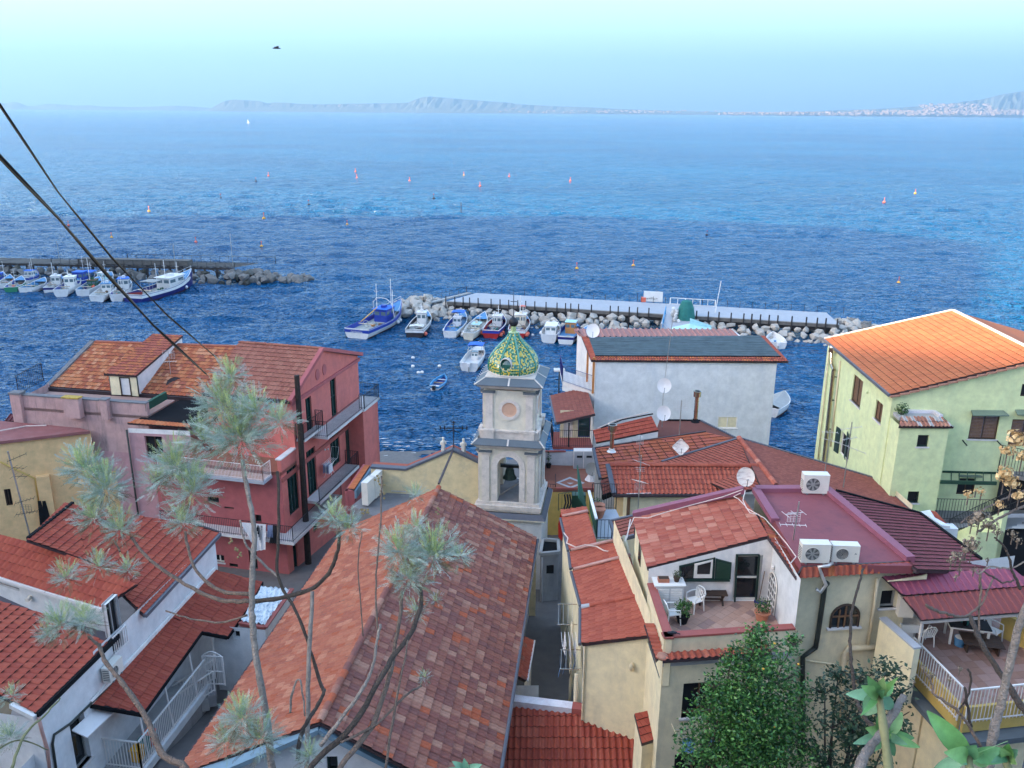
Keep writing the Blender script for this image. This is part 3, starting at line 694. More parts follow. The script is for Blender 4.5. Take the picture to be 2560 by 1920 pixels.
 for j in range(rows):
  s=arc[-1]*j/rows; z=np.interp(s,arc,zz); r=np.interp(s,arc,rr); z2=np.interp(s+.1,arc,zz); r2=np.interp(s+.1,arc,rr)
  n=max(24,int(2*math.pi*r/.085/8)*8); 
  for i in range(n):
   a=2*math.pi*(i+(.5 if j%2 else 0))/n; sec=((a-R(45+22.5-8))%(math.pi/4))/(math.pi/4)
   da=(a-holeaz+math.pi)%(2*math.pi)-math.pi
   if abs(da)*r<.36 and abs(z-hz)<.34 and (abs(da)*r)**2+(z-hz)**2<.33**2: continue
   rib=min(sec,1-sec)*math.pi/4*r
   x=(sec-.5)*2; u=(x*r*9.2)/1.35; vv=s*5.6
   if rib<.055: k='t' if j%2 else 'd'
   else:
    l1=abs(((u*1.15+vv)%2.6)-1.3); l2=abs(((u*1.15-vv)%2.6)-1.3)
    dia=min(l1,l2); fl=((vv%2.6-1.3)**2+((u*1.1)%2.6-1.3)**2)**.5
    k='y' if (dia<.24 or (.35<fl<.62)) else rng.choice('gggtgd')
    if k=='y' and rng.random()<.25: k='p'
    fa=math.cos(a+R(8)-R(270))
    if x*1.>99: k='w'
   hw_=math.pi/n*.98; o=.018
   def P_(aa,rad,zq): return V(c.x+rad*math.cos(aa),c.y+rad*math.sin(aa),z0+zq)
   A=P_(a-hw_,r+o,z+.02);B=P_(a,r+o+.014,z-.012);C=P_(a+hw_,r+o,z+.02);D=P_(a+hw_*.9,r2+.002,z2);E=P_(a-hw_*.9,r2+.002,z2)
   M1.poly([A,B,C,D,E],cols[k]); M1.poly([P_(a-hw_,r-.01,z+.01),P_(a,r-.01,z-.02),B,A],cols[k]); M1.poly([P_(a,r-.01,z-.02),P_(a+hw_,r-.01,z+.01),C,B],cols[k])
 dome=M1.build('dome_tiles',t,kind='stuff')
 for k in range(8):
  a=R(45+22.5-8)+k*math.pi/4; m=MB()
  pts=[V(c.x+(np.interp(z,zz,rr)+.035)*math.cos(a),c.y+(np.interp(z,zz,rr)+.035)*math.sin(a),z0+z) for z in np.linspace(0,2.1,22)]
  m.tube(pts,.05,cols['t'],6); m.build('dome_rib',t)
 d=V(math.cos(holeaz),math.sin(holeaz),0); p=V(c.x,c.y,z0+hz); m=MB()
 sx=V(-d.y,d.x,0)
 n=20
 for k in range(n):
  a0,a1=2*math.pi*k/n,2*math.pi*(k+1)/n
  e=lambda aa,rr_,dd: p+d*dd+sx*(rr_*math.cos(aa))+V(0,0,rr_*math.sin(aa)*1.08)
  m.poly([e(a0,.31,1.43),e(a1,.31,1.43),e(a1,.30,1.0),e(a0,.30,1.0)],'tower_trim'); m.poly([e(a0,.31,1.43),e(a0,.34,1.41),e(a1,.34,1.41),e(a1,.31,1.43)],'tower_trim')
  m.poly([e(a0,.34,1.41),e(a0,.34,1.2),e(a1,.34,1.2),e(a1,.34,1.41)],'tower_trim')
  m.poly([e(a0,.30,1.16),e(a1,.30,1.16),p+d*1.16],'void_dark')
 m.build('dome_oculus',t)
 zt=z0+2.1
 m=MB(); m.lathe([(.26,zt-.02),(.30,zt+.03),(.24,zt+.08),(.155,zt+.10),(.15,zt+.36),(.19,zt+.38)],(c.x,c.y,0),cols['p'],16); m.build('dome_neck',t)
 m=MB(); zb=zt+.36+.24; m.lathe([(max(.02,.265*math.sin(th)),zb-.265*math.cos(th)) for th in np.linspace(0.05,math.pi-.05,12)],(c.x,c.y,0),'iron_black',20); m.build('finial_ball',t,smooth=True)
 m=MB(); m.tube([(c.x,c.y,zb),(c.x,c.y,zb+1.5)],.02,'iron_black',6); m.bar((c.x-.18,c.y,zb+1.15),(c.x+.18,c.y,zb+1.15),.03,.03,'iron_black'); m.build('finial_rod',t)
 m=MB(); cb=f.P(-.15,1.65,0); zb_=z_base+.75; m.lathe([(.42,zb_),(.40,zb_+.05),(.3,zb_+.2),(.25,zb_+.5),(.2,zb_+.62),(.05,zb_+.68)],(cb.x,cb.y,0),mat('bell_bronze',(.035,.06,.05),rough=.5,metal=.7,var=.4),20)
 m.build('bell',t,smooth=True)
 m=MB(); f.box(m,-1.3,1.3,1.55,1.75,zb_+.68,zb_+.85,'iron_black'); f.box(m,-.9,-.8,1.5,1.8,z_base,zb_+.7,'iron_black'); f.box(m,.55,.65,1.5,1.8,z_base,zb_+.7,'iron_black'); m.bar(f.P(-.6,.6,z_base+.1),f.P(.5,1.2,z_base+.7),.06,.06,'galvanised'); m.build('bell_frame',t)
 # string of festoon bulbs along the left edges of both roofs
 bulb=mat('festoon_bulb',(.85,.85,.85),rough=.3,var=.02)
 for zc_,hh in((z_c1+.2,1.9),(z_c2+.12,2.05)):
  for i in range(9):
   q=f.P(-hh,1.65-hh+ .25+i*.38,zc_+.03); m=MB(); blob(m,(q.x,q.y,q.z),.028,bulb,0,1,jit=0); m.build('festoon_bulb',t)
 # lower annexes at the foot of the tower towards the alley
 m=MB(); x0=pz('J',1215,640,7.2); x1=pz('J',1375,625,7.2)
 return t,f
tower,TF=bell_tower()
# ------------------------------------------------------------------ church nave
def church():
 t=thing('church_nave','long church nave with weathered terracotta tiled gable roof running to the bell tower','church',(-5,32,0))
 rf,rn=pz('J',335,70,11.3),pz('I',1120,1235,11.3)
 ern=pz('K',172,1659,8.5); erf=pz('J',1180,512,8.5)
 elf=pz('k',405,1480,8.5); eln=pz('I',335,1010,8.5)
 # the two slopes as true planes
 nR=pl3(rf,rn,(ern+erf)/2); nL=pl3(rf,rn,(pz('H',855,1090,8.5)+pz('I',530,740,8.5))/2)
 d=(rn-rf).normalized(); rn2=rn+d*.15
 def down(p,pl,z):   # walk down the slope perpendicular to the ridge
  n=pl[1] if pl[1].z>0 else -pl[1]; g=V(n.x,n.y,0).normalized(); k=(p.z-z)*n.z/math.hypot(n.x,n.y); return at(p+g*k,z)
 eR0,eR1=erf,down(rn2,nR,8.5); 
 eR1=erf+(ern-erf).normalized()*(erf-down(rn2,nR,8.5)).length
 eL0,eL1=down(rf,nL,8.5),down(rn2,nL,8.5)
 def fixz(p,pl):
  q,n=pl; return V(p.x,p.y,q.z-((p.x-q.x)*n.x+(p.y-q.y)*n.y)/n.z)
 w=[5,5,4,3,2,1.2]
 tiled(t,[fixz(p,nR) for p in(eR0,eR1,rn2,rf)],eR0,eR1,.30,.37,P_MARS,TS_old,w,hh=.035,indiv=300,weird=.012)
 tiled(t,[fixz(p,nL) for p in(eL0,eL1,rn2,rf)],eL0,eL1,.30,.37,P_MARS,TS_nave,[5,5,4,2,2],hh=.03,indiv=300,weird=.012)
 ridge(t,rf+V(0,0,.05),rn2+V(0,0,.05),TS_old,r=.13,l=.42)
 # walls
 ins=.35
 def inn(p,q): return p.lerp(q,ins/(p-q).length)
 a,b=inn(eR0,eL0),inn(eR1,eL1); c,e=inn(eL1,eR1),inn(eL0,eR0)
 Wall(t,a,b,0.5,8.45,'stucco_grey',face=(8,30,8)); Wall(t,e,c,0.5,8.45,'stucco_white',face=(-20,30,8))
 # near gable with its blue-grey coping, cut across the frame's foot
 gd=at(V(0,0,0),0)
 G=(rn-d*.05); gl,gr=down(G,nL,8.5),down(G,nR,8.5)
 L=(at(gr,0)-at(gl,0)).length; ap=(at(G,0)-at(gl,0)).length
 gr2=fixz(gr,nR)
 # far gable closing wall
 LL=(at(erf,0)-at(eL0,0)).length; apx=(at(rf,0)-at(eL0,0)).length
 Wall(t,eL0,erf,0.5,0,'stucco_dirty_yellow',poly=[(0,0),(LL,0),(LL,7.9),(apx,10.7),(0,7.9)])
 gutter(t,eR0+V(.06,0,-.02),eR1+V(.06,0,-.02),'gutter_slate',.07); gutter(t,eL0+V(-.05,0,-.02),eL1+V(-.05,0,-.02),'gutter_brown',.06)
 # downpipe and small tiled lean-to over the alley
 return t,rf,rn2,d,nR,nL,fixz,down
CH_=church(); nave=CH_[0]
def church_porch():   # pale blue-grey coped gable of the sacristy in front of the nave
 t=thing('sacristy','sacristy gable with pale wall and blue-grey coping at the near end of the nave','annex',(-6,22,0))
 rf,rn2,d,nR,nL=CH_[1:6]; z=11.0
 ap=pz('I',1110,1290,z); gl=pz('I',330,1600,9.3); gr=pz('I',1850,1659,9.4)
 dr=(at(gr,0)-at(gl,0)).normalized(); 
 pl=vpl(at(ap,0),at(ap,0)+V(1,.04,0))
 A=pp('I',1110,1290,pl); Lp=pp('I',330,1625,pl); Rp=pp('I',1850,1670,pl)
 Lp=A+(Lp-A)*1.5; Rp=A+(Rp-A)*1.3
 u=(at(Rp,0)-at(Lp,0)); L=u.length
 Wall(t,Lp,Rp,2,0,'stucco_blue_white',poly=[(0,0),(L,0),(L,Rp.z-2),((at(A,0)-at(Lp,0)).length,A.z-2.),(0,Lp.z-2)],wins=[W('I',1160,1560,1265,1700,cols=1,depth=.2)])
 m=MB(); n=-V(u.y,-u.x,0).normalized(); n = n if n.y<0 else -n
 for p,q in((Lp,A),(A,Rp)): m.bar(p+n*.12+V(0,0,.02),q+n*.12+V(0,0,.02),.45,.16,'coping_steel')
 m.build('coping',t)
 back=[A-n*1.2,Rp-n*1.2,Rp,A]; 
 m=MB(); m.poly([Lp,A,A-n*1.0,Lp-n*1.0],'coping_steel'); m.poly([A,Rp,Rp-n*1.0,A-n*1.0],'coping_steel'); m.build('roof',t)
church_porch()
# ------------------------------------------------------------------ church façade with statues
def facade():
 t=thing('church_facade','weathered yellow gabled wall of the church front with grey coping, seen from behind','wall',(-6,45.3,0))
 p0=V(-11,46.2,0); p1=V(-1.6,45.2,0); pl=vpl(p0,p1); u=(p1-p0).normalized(); L=(p1-p0).length
 q=lambda n,x,y:(lambda w:((w-p0).dot(u),w.z))(pp(n,x,y,pl))
 pts=[q('B',1545,1345),q('B',1850,1365),q('C',455,1195),q('C',735,1330)]
 base=6.0
 poly=[(pts[0][0],0)]+[(a,z-base) for a,z in pts]+[(pts[3][0],0)]
 a0=pts[0][0]
 # two convex pieces: low stretch on the left, gable on the right
 k=[(a,z-base) for a,z in pts]
 Wall(t,p0,p1,base,0,'stucco_dirty_yellow',poly=[(k[0][0],0),(k[1][0],0),k[1],k[0]])
 Wall(t,p0,p1,base,0,'stucco_dirty_yellow',poly=[(k[1][0],0),(k[3][0],0),k[3],k[2],k[1]])
 m=MB(); P=lambda a,z:at(p0+u*a,z)
 for i in range(3): m.bar(P(k[i][0],k[i][1]+base)+V(0,.15,.03),P(k[i+1][0],k[i+1][1]+base)+V(0,.15,.03),.42,.12,'gutter_slate')
 m.build('coping',t)
 # front slopes of tile just visible behind the coping
 m=MB()
 for i in (1,2):
  m.prism([P(k[i][0],k[i][1]+base)+V(0,.36,.03),P(k[i+1][0],k[i+1][1]+base)+V(0,.36,.03),P(k[i+1][0],k[i+1][1]+base)+V(0,.95,-.03),P(k[i][0],k[i][1]+base)+V(0,.95,-.03)],V(0,0,-.1),TS_redb[0])
 m.prism([P(k[0][0],k[0][1]+base)+V(0,.36,.03),P(k[1][0],k[1][1]+base)+V(0,.36,.03),P(k[1][0],k[1][1]+base)+V(0,.95,-.03),P(k[0][0],k[0][1]+base)+V(0,.95,-.03)],V(0,0,-.1),TS_redb[1])
 m.build('tile_verge',t)
 # iron strut from the gable to the nave ridge
 m=MB(); a=P(k[2][0],k[2][1]+base-.05); b=CH_[1]+V(0,0,.25); m.bar(a,b,.10,.10,'gutter_brown'); o=m.build('strut',None); tag(o,'brown sloping strut between church gable and nave ridge','beam')
 # flat roof between wall and nave
 m=MB(); z=8.75; pts=[pz('k',180,960,z),pz('k',760,1240,z),pz('k',2060,640,z),pz('k',2100,470,z)+V(0,.6,0),pz('k',830,560,z)+V(0,.6,0),pz('k',500,700,z)]
 m.prism(pts,V(0,0,-1.6),'concrete_dark'); m.build('flat_roof',t)
 m=MB(); m.bar(pz('k',1090,612,8.9),pz('k',1430,632,8.9),.1,.06,'alu'); m.build('duct',t)
 return P,k,base
FA=facade()
def statue(px,label,arm):
 c=pp('C',px[0],px[1],vpl(V(-11,46.6,0),V(-1.6,45.6,0))); h=py('C',px[0],px[2],c.y).z-c.z
 t=thing('statue',label,'statue',c,'white stone saints on the church front',world=False); s=h/1.55
 m=MB(); m.box((0,0,.06*s),.34*s,.34*s,.12*s,'tower_trim'); m.build('pedestal',t)
 st=MT.get('statue_stone') or m_('statue_stone',(.62,.62,.58),rough=.8,var=.15,scale=6,dirt=(.3,.3,.28),damt=.4,dsc=5)
 m=MB(); m.lathe([(.19*s,.12*s),(.20*s,.3*s),(.15*s,.62*s),(.16*s,.85*s),(.20*s,1.05*s),(.19*s,1.15*s),(.08*s,1.24*s),(.055*s,1.28*s)],(0,0,0),'statue_stone',10)
 m.tube([(-.18*s,0,1.12*s),(-.24*s,-.05*s,.92*s),(-.12*s,-.17*s,.86*s)],[.06*s,.055*s,.035*s],'statue_stone',7); m.tube([(.18*s,0,1.12*s),(.25*s,-.04*s,.92*s),(.1*s*arm,-.19*s,1.0*s)],[.06*s,.055*s,.035*s],'statue_stone',7)
 for k in range(5): a=k*1.25; m.tube([(.18*s*math.cos(a),.18*s*math.sin(a),.15*s),(.15*s*math.cos(a+.1),.15*s*math.sin(a+.1),.6*s),(.14*s*math.cos(a+.4),.14*s*math.sin(a+.4),.95*s)],.035*s,'statue_stone',5)
 m.build('figure',t,smooth=True)
 m=MB(); blob(m,(0,-.01*s,1.38*s),.115*s,'statue_stone',1,2,(.85,.95,1.15),.02); m.tube([(0,-.1*s,1.38*s),(0,-.135*s,1.36*s)],.02*s,'statue_stone',5); m.build('head',t,smooth=True)
 m=MB(); m.tube([(.0,.03*s,1.44*s),(0,.1*s,1.3*s),(0,.1*s,1.1*s)],[.11*s,.1*s,.09*s],'statue_stone',7); m.build('veil',t,smooth=True)
statue((375,1222,1078),'white stone statue nearer the pink house on the church gable',1)
statue((549,1240,1088),'white stone statue beside the bell tower on the church gable',-1)
def gable_cross():
 c=pp('C',465,1165,vpl(V(-11,46.4,0),V(-1.6,45.4,0))); h=py('C',465,940,c.y).z-c.z
 m=MB(); m.tube([c-V(0,0,.2),c+V(0,0,h)],.03,'iron_black',6); b=c+V(0,0,h*.72)
 m.bar(b-V(.75,0,0),b+V(.75,0,0),.05,.05,'iron_black')
 for x in(-.75,-.5,.5,.75): m.bar(b+V(x,0,-.1),b+V(x,0,.14),.06,.04,'iron_black')
 for z in(.08,.2): m.bar(c+V(-.12,0,h-z),c+V(.12,0,h-z),.05,.04,'iron_black')
 m.bar(c+V(-.4,0,h*.5),c+V(0,0,h*.66),.03,.03,'iron_black'); m.bar(c+V(.4,0,h*.5),c+V(0,0,h*.66),.03,.03,'iron_black')
 tag(m.build('iron_cross',None),'wrought iron cross on the church gable between two statues','cross')
gable_cross()
# ------------------------------------------------------------------ pink house by the beach
def pink_house():
 f=FR((-12.9,47.7,0),13.5); t=thing('pink_house','tall salmon pink house with green doors and iron balconies beside the black pole','house',f.P(-3,4,1))
 P=f.P
 zt=9.95; ze=13.9
 bN,bF=0.,9.6; BL=-1.9         # upper block depth, lower body front
 wl=-7.2
 rp=f.A('B',1110,325,0); zr=rp[1]; br=rp[0]; wl=f.B('B',410,285,br)[0]; wlb=wl-2.8
 # walls seen: right gable wall
 g=[(0,0)] 
 pa,pb=P(0,BL,0),P(0,bF,0); Lr=bF-BL
 def wa(*k): return W('B',*k)
 poly1=[(0,2.0),(Lr,2.0),(Lr,zt),(0,zt)]
 Wall(t,pa,pb,0,0,'stucco_pink',poly=poly1,wins=[
  W('B',985,1210,1088,1535,cols=3,glass='glass_green',fw=.07), W('B',1185,1010,1285,1290,cols=3,glass='glass_green',fw=.07),
  W('B',815,1360,935,1690,cols=3,glass='glass_green',fw=.07),
  W('H',862,480,925,800,cols=1,fw=.07,glass='glass_green'), W('H',1040,320,1090,420,cols=1,glass='glass_dark')])
 q0,q1=P(0,bN,0),P(0,bF,0)
 Wall(t,q0,q1,zt,0,'stucco_pink',poly=[(0,0),(bF,0),(bF,ze-zt),(br,zr-zt),(0,ze-zt)],wins=[
  W('B',978,755,1052,1075,cols=2,glass='glass_green',fw=.08,rows=2), W('B',1190,580,1258,880,cols=2,glass='glass_green',fw=.08,rows=2)])
 # two round niches in the gable
 for x,y in((1081,540),(1141,497)):
  b,z=f.A('B',x,y,0); m=MB(); m.prism([P(.01,b+.26*math.cos(k*.3142),z+.36*math.sin(k*.3142)) for k in range(20)],f.x*.03,'stucco_pink_dark'); m.build('round_niche',t)
 # frieze bands
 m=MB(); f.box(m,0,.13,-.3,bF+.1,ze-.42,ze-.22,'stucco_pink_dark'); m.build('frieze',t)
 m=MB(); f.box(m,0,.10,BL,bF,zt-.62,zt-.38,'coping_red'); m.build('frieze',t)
 # front (street) faces
 Wall(t,P(wl,bN,0),P(0,bN,0),zt,ze,'stucco_pink'); 
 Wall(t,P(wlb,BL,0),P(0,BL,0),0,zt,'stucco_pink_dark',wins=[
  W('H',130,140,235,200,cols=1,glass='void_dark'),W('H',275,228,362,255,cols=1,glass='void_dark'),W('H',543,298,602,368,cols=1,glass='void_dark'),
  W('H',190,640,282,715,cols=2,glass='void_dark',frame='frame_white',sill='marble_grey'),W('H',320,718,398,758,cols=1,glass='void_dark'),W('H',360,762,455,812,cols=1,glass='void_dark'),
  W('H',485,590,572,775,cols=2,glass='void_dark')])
 Wall(t,P(0,bF,0),P(wl,bF,0),0,ze,'stucco_pink',face=P(0,30,0)); Wall(t,P(wlb,BL,0),P(wlb,bF,0),0,zt,'stucco_pink',face=P(-30,0,0)); Wall(t,P(wl,bN,0),P(wl,bF,0),zt,ze,'stucco_pink',face=P(-30,0,0))
 # roof
 nE=[P(wl,-.35,ze-.05),P(.12,-.35,ze-.05),P(.12,br,zr+.06),P(wl,br,zr+.06)]
 tiled(t,nE,nE[0],nE[1],.27,.36,P_MARS,TS_pinkish,indiv=300,hh=.03)
 fE=[P(wl,br,zr+.06),P(.12,br,zr+.06),P(.12,bF+.3,ze-.03),P(wl,bF+.3,ze-.03)]
 tiled(t,fE,fE[3],fE[2],.27,.36,P_MARS,TS_pinkish,indiv=0)
 ridge(t,P(.1,br,zr+.1),P(wl,br,zr+.1),TS_pinkish,r=.1)
 m=MB(); m.bar(P(.12,-.45,ze-.08),P(.12,br,zr+.06),.26,.22,'stucco_pink_dark'); m.bar(P(.12,br,zr+.06),P(.12,bF+.4,ze-.02),.26,.22,'stucco_pink_dark'); m.build('verge',t)
 m=MB(); f.box(m,wl,.1,-.48,-.34,ze-.22,ze-.03,'gutter_brown'); m.build('eave_gutter',t)
 # terrace of the lower body with its parapet
 m=MB(); m.prism([P(wlb,BL,zt),P(0,BL,zt),P(0,bN,zt),P(wlb,bN,zt)],V(0,0,-.2),'floor_red'); m.build('terrace_floor',t)
 m=MB(); f.box(m,-.25,.0,BL+.1,-.02,zt,zt+.75,'stucco_pink'); m.build('parapet',t); m=MB(); f.box(m,-.3,.06,BL+.0,.0,zt+.75,zt+.82,'marble_grey'); m.build('parapet_coping',t)
 # side wing towards the sea and its terrace
 b0,z0=f.A('B',1475,840,1.15); zw=z0
 b1=f.A('B',1600,700,1.15)[0]
 m=MB(); f.box(m,.002,1.15,b0,b1,0,zw-.15,'stucco_pink'); m.build('side_wing',t)
 m=MB(); f.box(m,-.2,1.3,b0-.05,b1+.1,zw-.15,zw,'marble_grey'); m.build('wing_slab',t)
 m=MB(); f.box(m,-7,1.15,bF,b1+.0,0,zw-.16,'stucco_pink'); m.build('sea_wing',t)
 m=MB(); f.box(m,-7,1.3,bF+.01,b1+.1,zw-.15,zw-.002,'concrete_pale'); m.build('sea_terrace_slab',t)
 # top balcony running into it
 za=zw; ba=f.A('B',1165,935,1.15)[0]
 m=MB(); f.box(m,.0,1.15,ba,b0-.06,za-.16,za,'marble_grey'); m.build('balcony_slab',t)
 railing(t,[P(.05,ba,za),P(1.1,ba,za),P(1.1,b0,za)],1.0,'iron_black',sp=.13)
 railing(t,[P(1.25,b0,za),P(1.25,b1,za),P(-3.0,b1,za)],1.0,'iron_black',sp=.13); railing(t,[P(.9,b0+.05,za),P(1.25,b0+.05,za)],1.0,'iron_black')
 # little balcony by the pole
 bb0,zb=f.A('B',975,1108,.55); bb1=f.A('B',1140,1000,.55)[0]
 m=MB(); f.box(m,0,.55,bb0,bb1,zb-.14,zb,'marble_grey'); m.build('balcony_slab',t); railing(t,[P(.02,bb0,zb),P(.5,bb0,zb),P(.5,bb1,zb),P(.02,bb1,zb)],1.0,'iron_black',sp=.11)
 # long middle balcony (wraps) and low balcony
 def longb(n,x,y,n2,x2,y2,out,left,mesh=True):
  bn,zz=f.A(n,x,y,out); bf=f.A(n2,x2,y2,out)[0]
  bn2=BL-out*.95; zz=py(n,x,y,P(out,bn2,0).y).z if left else zz
  s=MB(); 
  if left: f.box(s,-7.8,out,bn2,BL-.002,zz-.05,zz+.13,'marble_grey'); f.box(s,.002,out,BL-.002,bf,zz-.05,zz+.129,'marble_grey')
  else: f.box(s,.002,out,bn,bf,zz-.05,zz+.13,'marble_grey')
  s.build('balcony_slab',t)
  z=zz+.13
  if left: railing(t,[P(-7.7,bn2+.05,z),P(out-.05,bn2+.05,z),P(out-.05,bf,z)],1.0,'iron_black',sp=.12)
  else: railing(t,[P(out-.05,bn,z),P(out-.05,bf,z),P(.02,bf,z)],1.0,'iron_black',sp=.12)
  return z,bn2
 longb('B',1110,1659,'B',1442,1262,1.0,False)
 zL,bL=longb('H',840,560,'H',1290,5,1.0,True)
 # corner balcony higher up on the street side
 s=MB(); a1,z1=f.B('B',620,1490,BL-1.); a0=f.B('B',110,1450,BL-1.)[0]
 f.box(s,-7.5,a1,BL-1.,BL-.002,z1-.02,z1+.16,'concrete_pale'); s.build('balcony_slab',t); railing(t,[P(-7.4,BL-.95,z1+.16),P(a1-.05,BL-.95,z1+.16),P(a1-.05,BL-.05,z1+.16)],.95,'rail_white',sp=.09,r=.008)
 m=MB(); f.box(m,-7.4,a1-.1,BL-.9,BL-.02,z1+.16,z1+.18,'floor_terrace'); m.build('balcony_floor',t)
 # washing on the street-side railing
 def cloth(px,mt,label,yy,fringe=0):
  m=MB(); rows=[]
  top=[pp('H',x,y,(P(0,bL-.04,0),f.y)) for x,y in px[0]]; bot=[pp('H',x,y,(P(0,bL-.10,0),f.y)) for x,y in px[1]]
  k=14
  def il(L,s): 
   s=s*(len(L)-1); i=min(int(s),len(L)-2); return L[i].lerp(L[i+1],s-i)
  vs=[];fs=[]
  for i in range(k+1):
   for j in range(7):
    q=il(top,i/k).lerp(il(bot,i/k),j/6)-f.y*(.03+.05*math.sin(i*1.9+yy)*j/6); vs.append(q)
  for i in range(k):
   for j in range(6): fs.append((i*7+j,i*7+j+1,(i+1)*7+j+1,(i+1)*7+j))
  m.mesh(vs,fs,mt); o=m.build('laundry',None,smooth=True); tag(o,label,'laundry','washing hung on the pink house railing')
 cloth(([(415,362),(530,372),(640,382)],[(440,400),(560,610),(640,600)]),'cloth_white','blue and white patterned sheet hanging over the pink house balcony railing',0)
 cloth(([(568,385),(612,390)],[(560,430),(600,545)]),'cloth_black','black garment hung beside the patterned sheet on the pink house balcony',1)
 cloth(([(655,388),(700,390)],[(655,490),(700,494)]),MT.get('cloth_grey') or m_('cloth_grey',(.2,.26,.42)),'grey blue cloth on the pink house balcony railing',2)
 cloth(([(703,388),(742,392)],[(668,545),(738,550)]),'cloth_black','black garment at the right end of the pink house washing',3)
 # wall lamps and bracket
 for x,y in((1150,1190),(1175,1186)):
  b,z=f.A('B',x,y,.1); m=MB(); blob(m,P(.1,b,z),.07,'marble_grey',0,1); m.build('wall_lamp',t)
 m=MB(); a_,b_=f.A('B',1280,1010,.05)[0],f.A('B',1365,760,.05)
 # recess at the end of the long balcony: dark tall door
 bq0,zq1=f.A('B',1325,1015,.02); bq1,zq0=f.A('B',1432,1240,.02)
 m.ob(P(.012,bq0,zq0),f.y*(bq1-bq0),f.x*.03,(0,0,zq1-zq0),'frame_green'); m.build('door',t)
 # airer with washing standing on the long balcony
 r=thing('clothes_airer','white folding clothes airer with washing on the pink house balcony','airer',(0,0,0))
 b,z=f.A('B',1170,1440,.5); m=MB()
 for s_ in(0,.5):
  m.tube([P(.2,b+.1+s_,z),P(.7,b+.7+s_*0+s_*.0+ .0,z+.95)],.015,'rail_white',5); m.tube([P(.8,b+.1+s_,z),P(.3,b+.7,z+.95)],.015,'rail_white',5)
 for k in range(5): m.tube([P(.2+.12*k,b-.1,z+.95),P(.2+.12*k,b+1.2,z+.95)],.01,'rail_white',4)
 m.tube([P(.2,b+1.2,z+.95),P(.2,b+1.5,z+1.6),P(.7,b+1.5,z+1.6),P(.7,b+1.2,z+.95)],.012,'rail_white',4)
 m.build('frame',r); 
 for k in range(4):
  m=MB(); x=.25+.13*k; m.poly([P(x,b,z+.93),P(x,b+.55,z+.93),P(x+.03,b+.5,z+.35),P(x-.02,b,z+.3)],'cloth_white' if k%2 else 'cloth_grey'); m.build('washing',r)
 return f,t
PF,PINK=pink_house()
# annex: orange coping and two narrow condensers in the yard between pink house and church
def annex():
 t=thing('annex','low annex with orange tiled parapet between pink house and church','annex',(-9,45,3))
 z=9.3; pts=[pz('k',90,560,z),pz('k',480,20,z),pz('k',600,40,z),pz('k',235,600,z)]
 tiled(t,[pts[0],pts[3],pts[2],pts[1]],pts[0],pts[1],.25,.5,P_MARS,TS_sun,indiv=60,hh=.02,thick=.06)
 m=MB(); a,b=pz('k',235,610,z-.05),pz('k',610,60,z-.05); m.prism([a,b,b+V(.12,0,0),a+V(.12,0,0)],V(0,0,-.5),'coping_steel'); m.build('parapet_face',t)
 c=pz('k',20,620,z-.05); m=MB(); m.prism([c,a,a+V(0,0,-3.5),c+V(0,0,-3.5)],V(.0,.25,0),'stucco_pink_dark'); m.build('wall',t)
 m=MB(); m.prism([c,pz('k',440,0,z-.05),pz('k',440,0,z-.05)+V(0,0,-4),c+V(0,0,-4)],V(.15,0,0),'stucco_pink_dark'); m.build('wall',t)
annex()
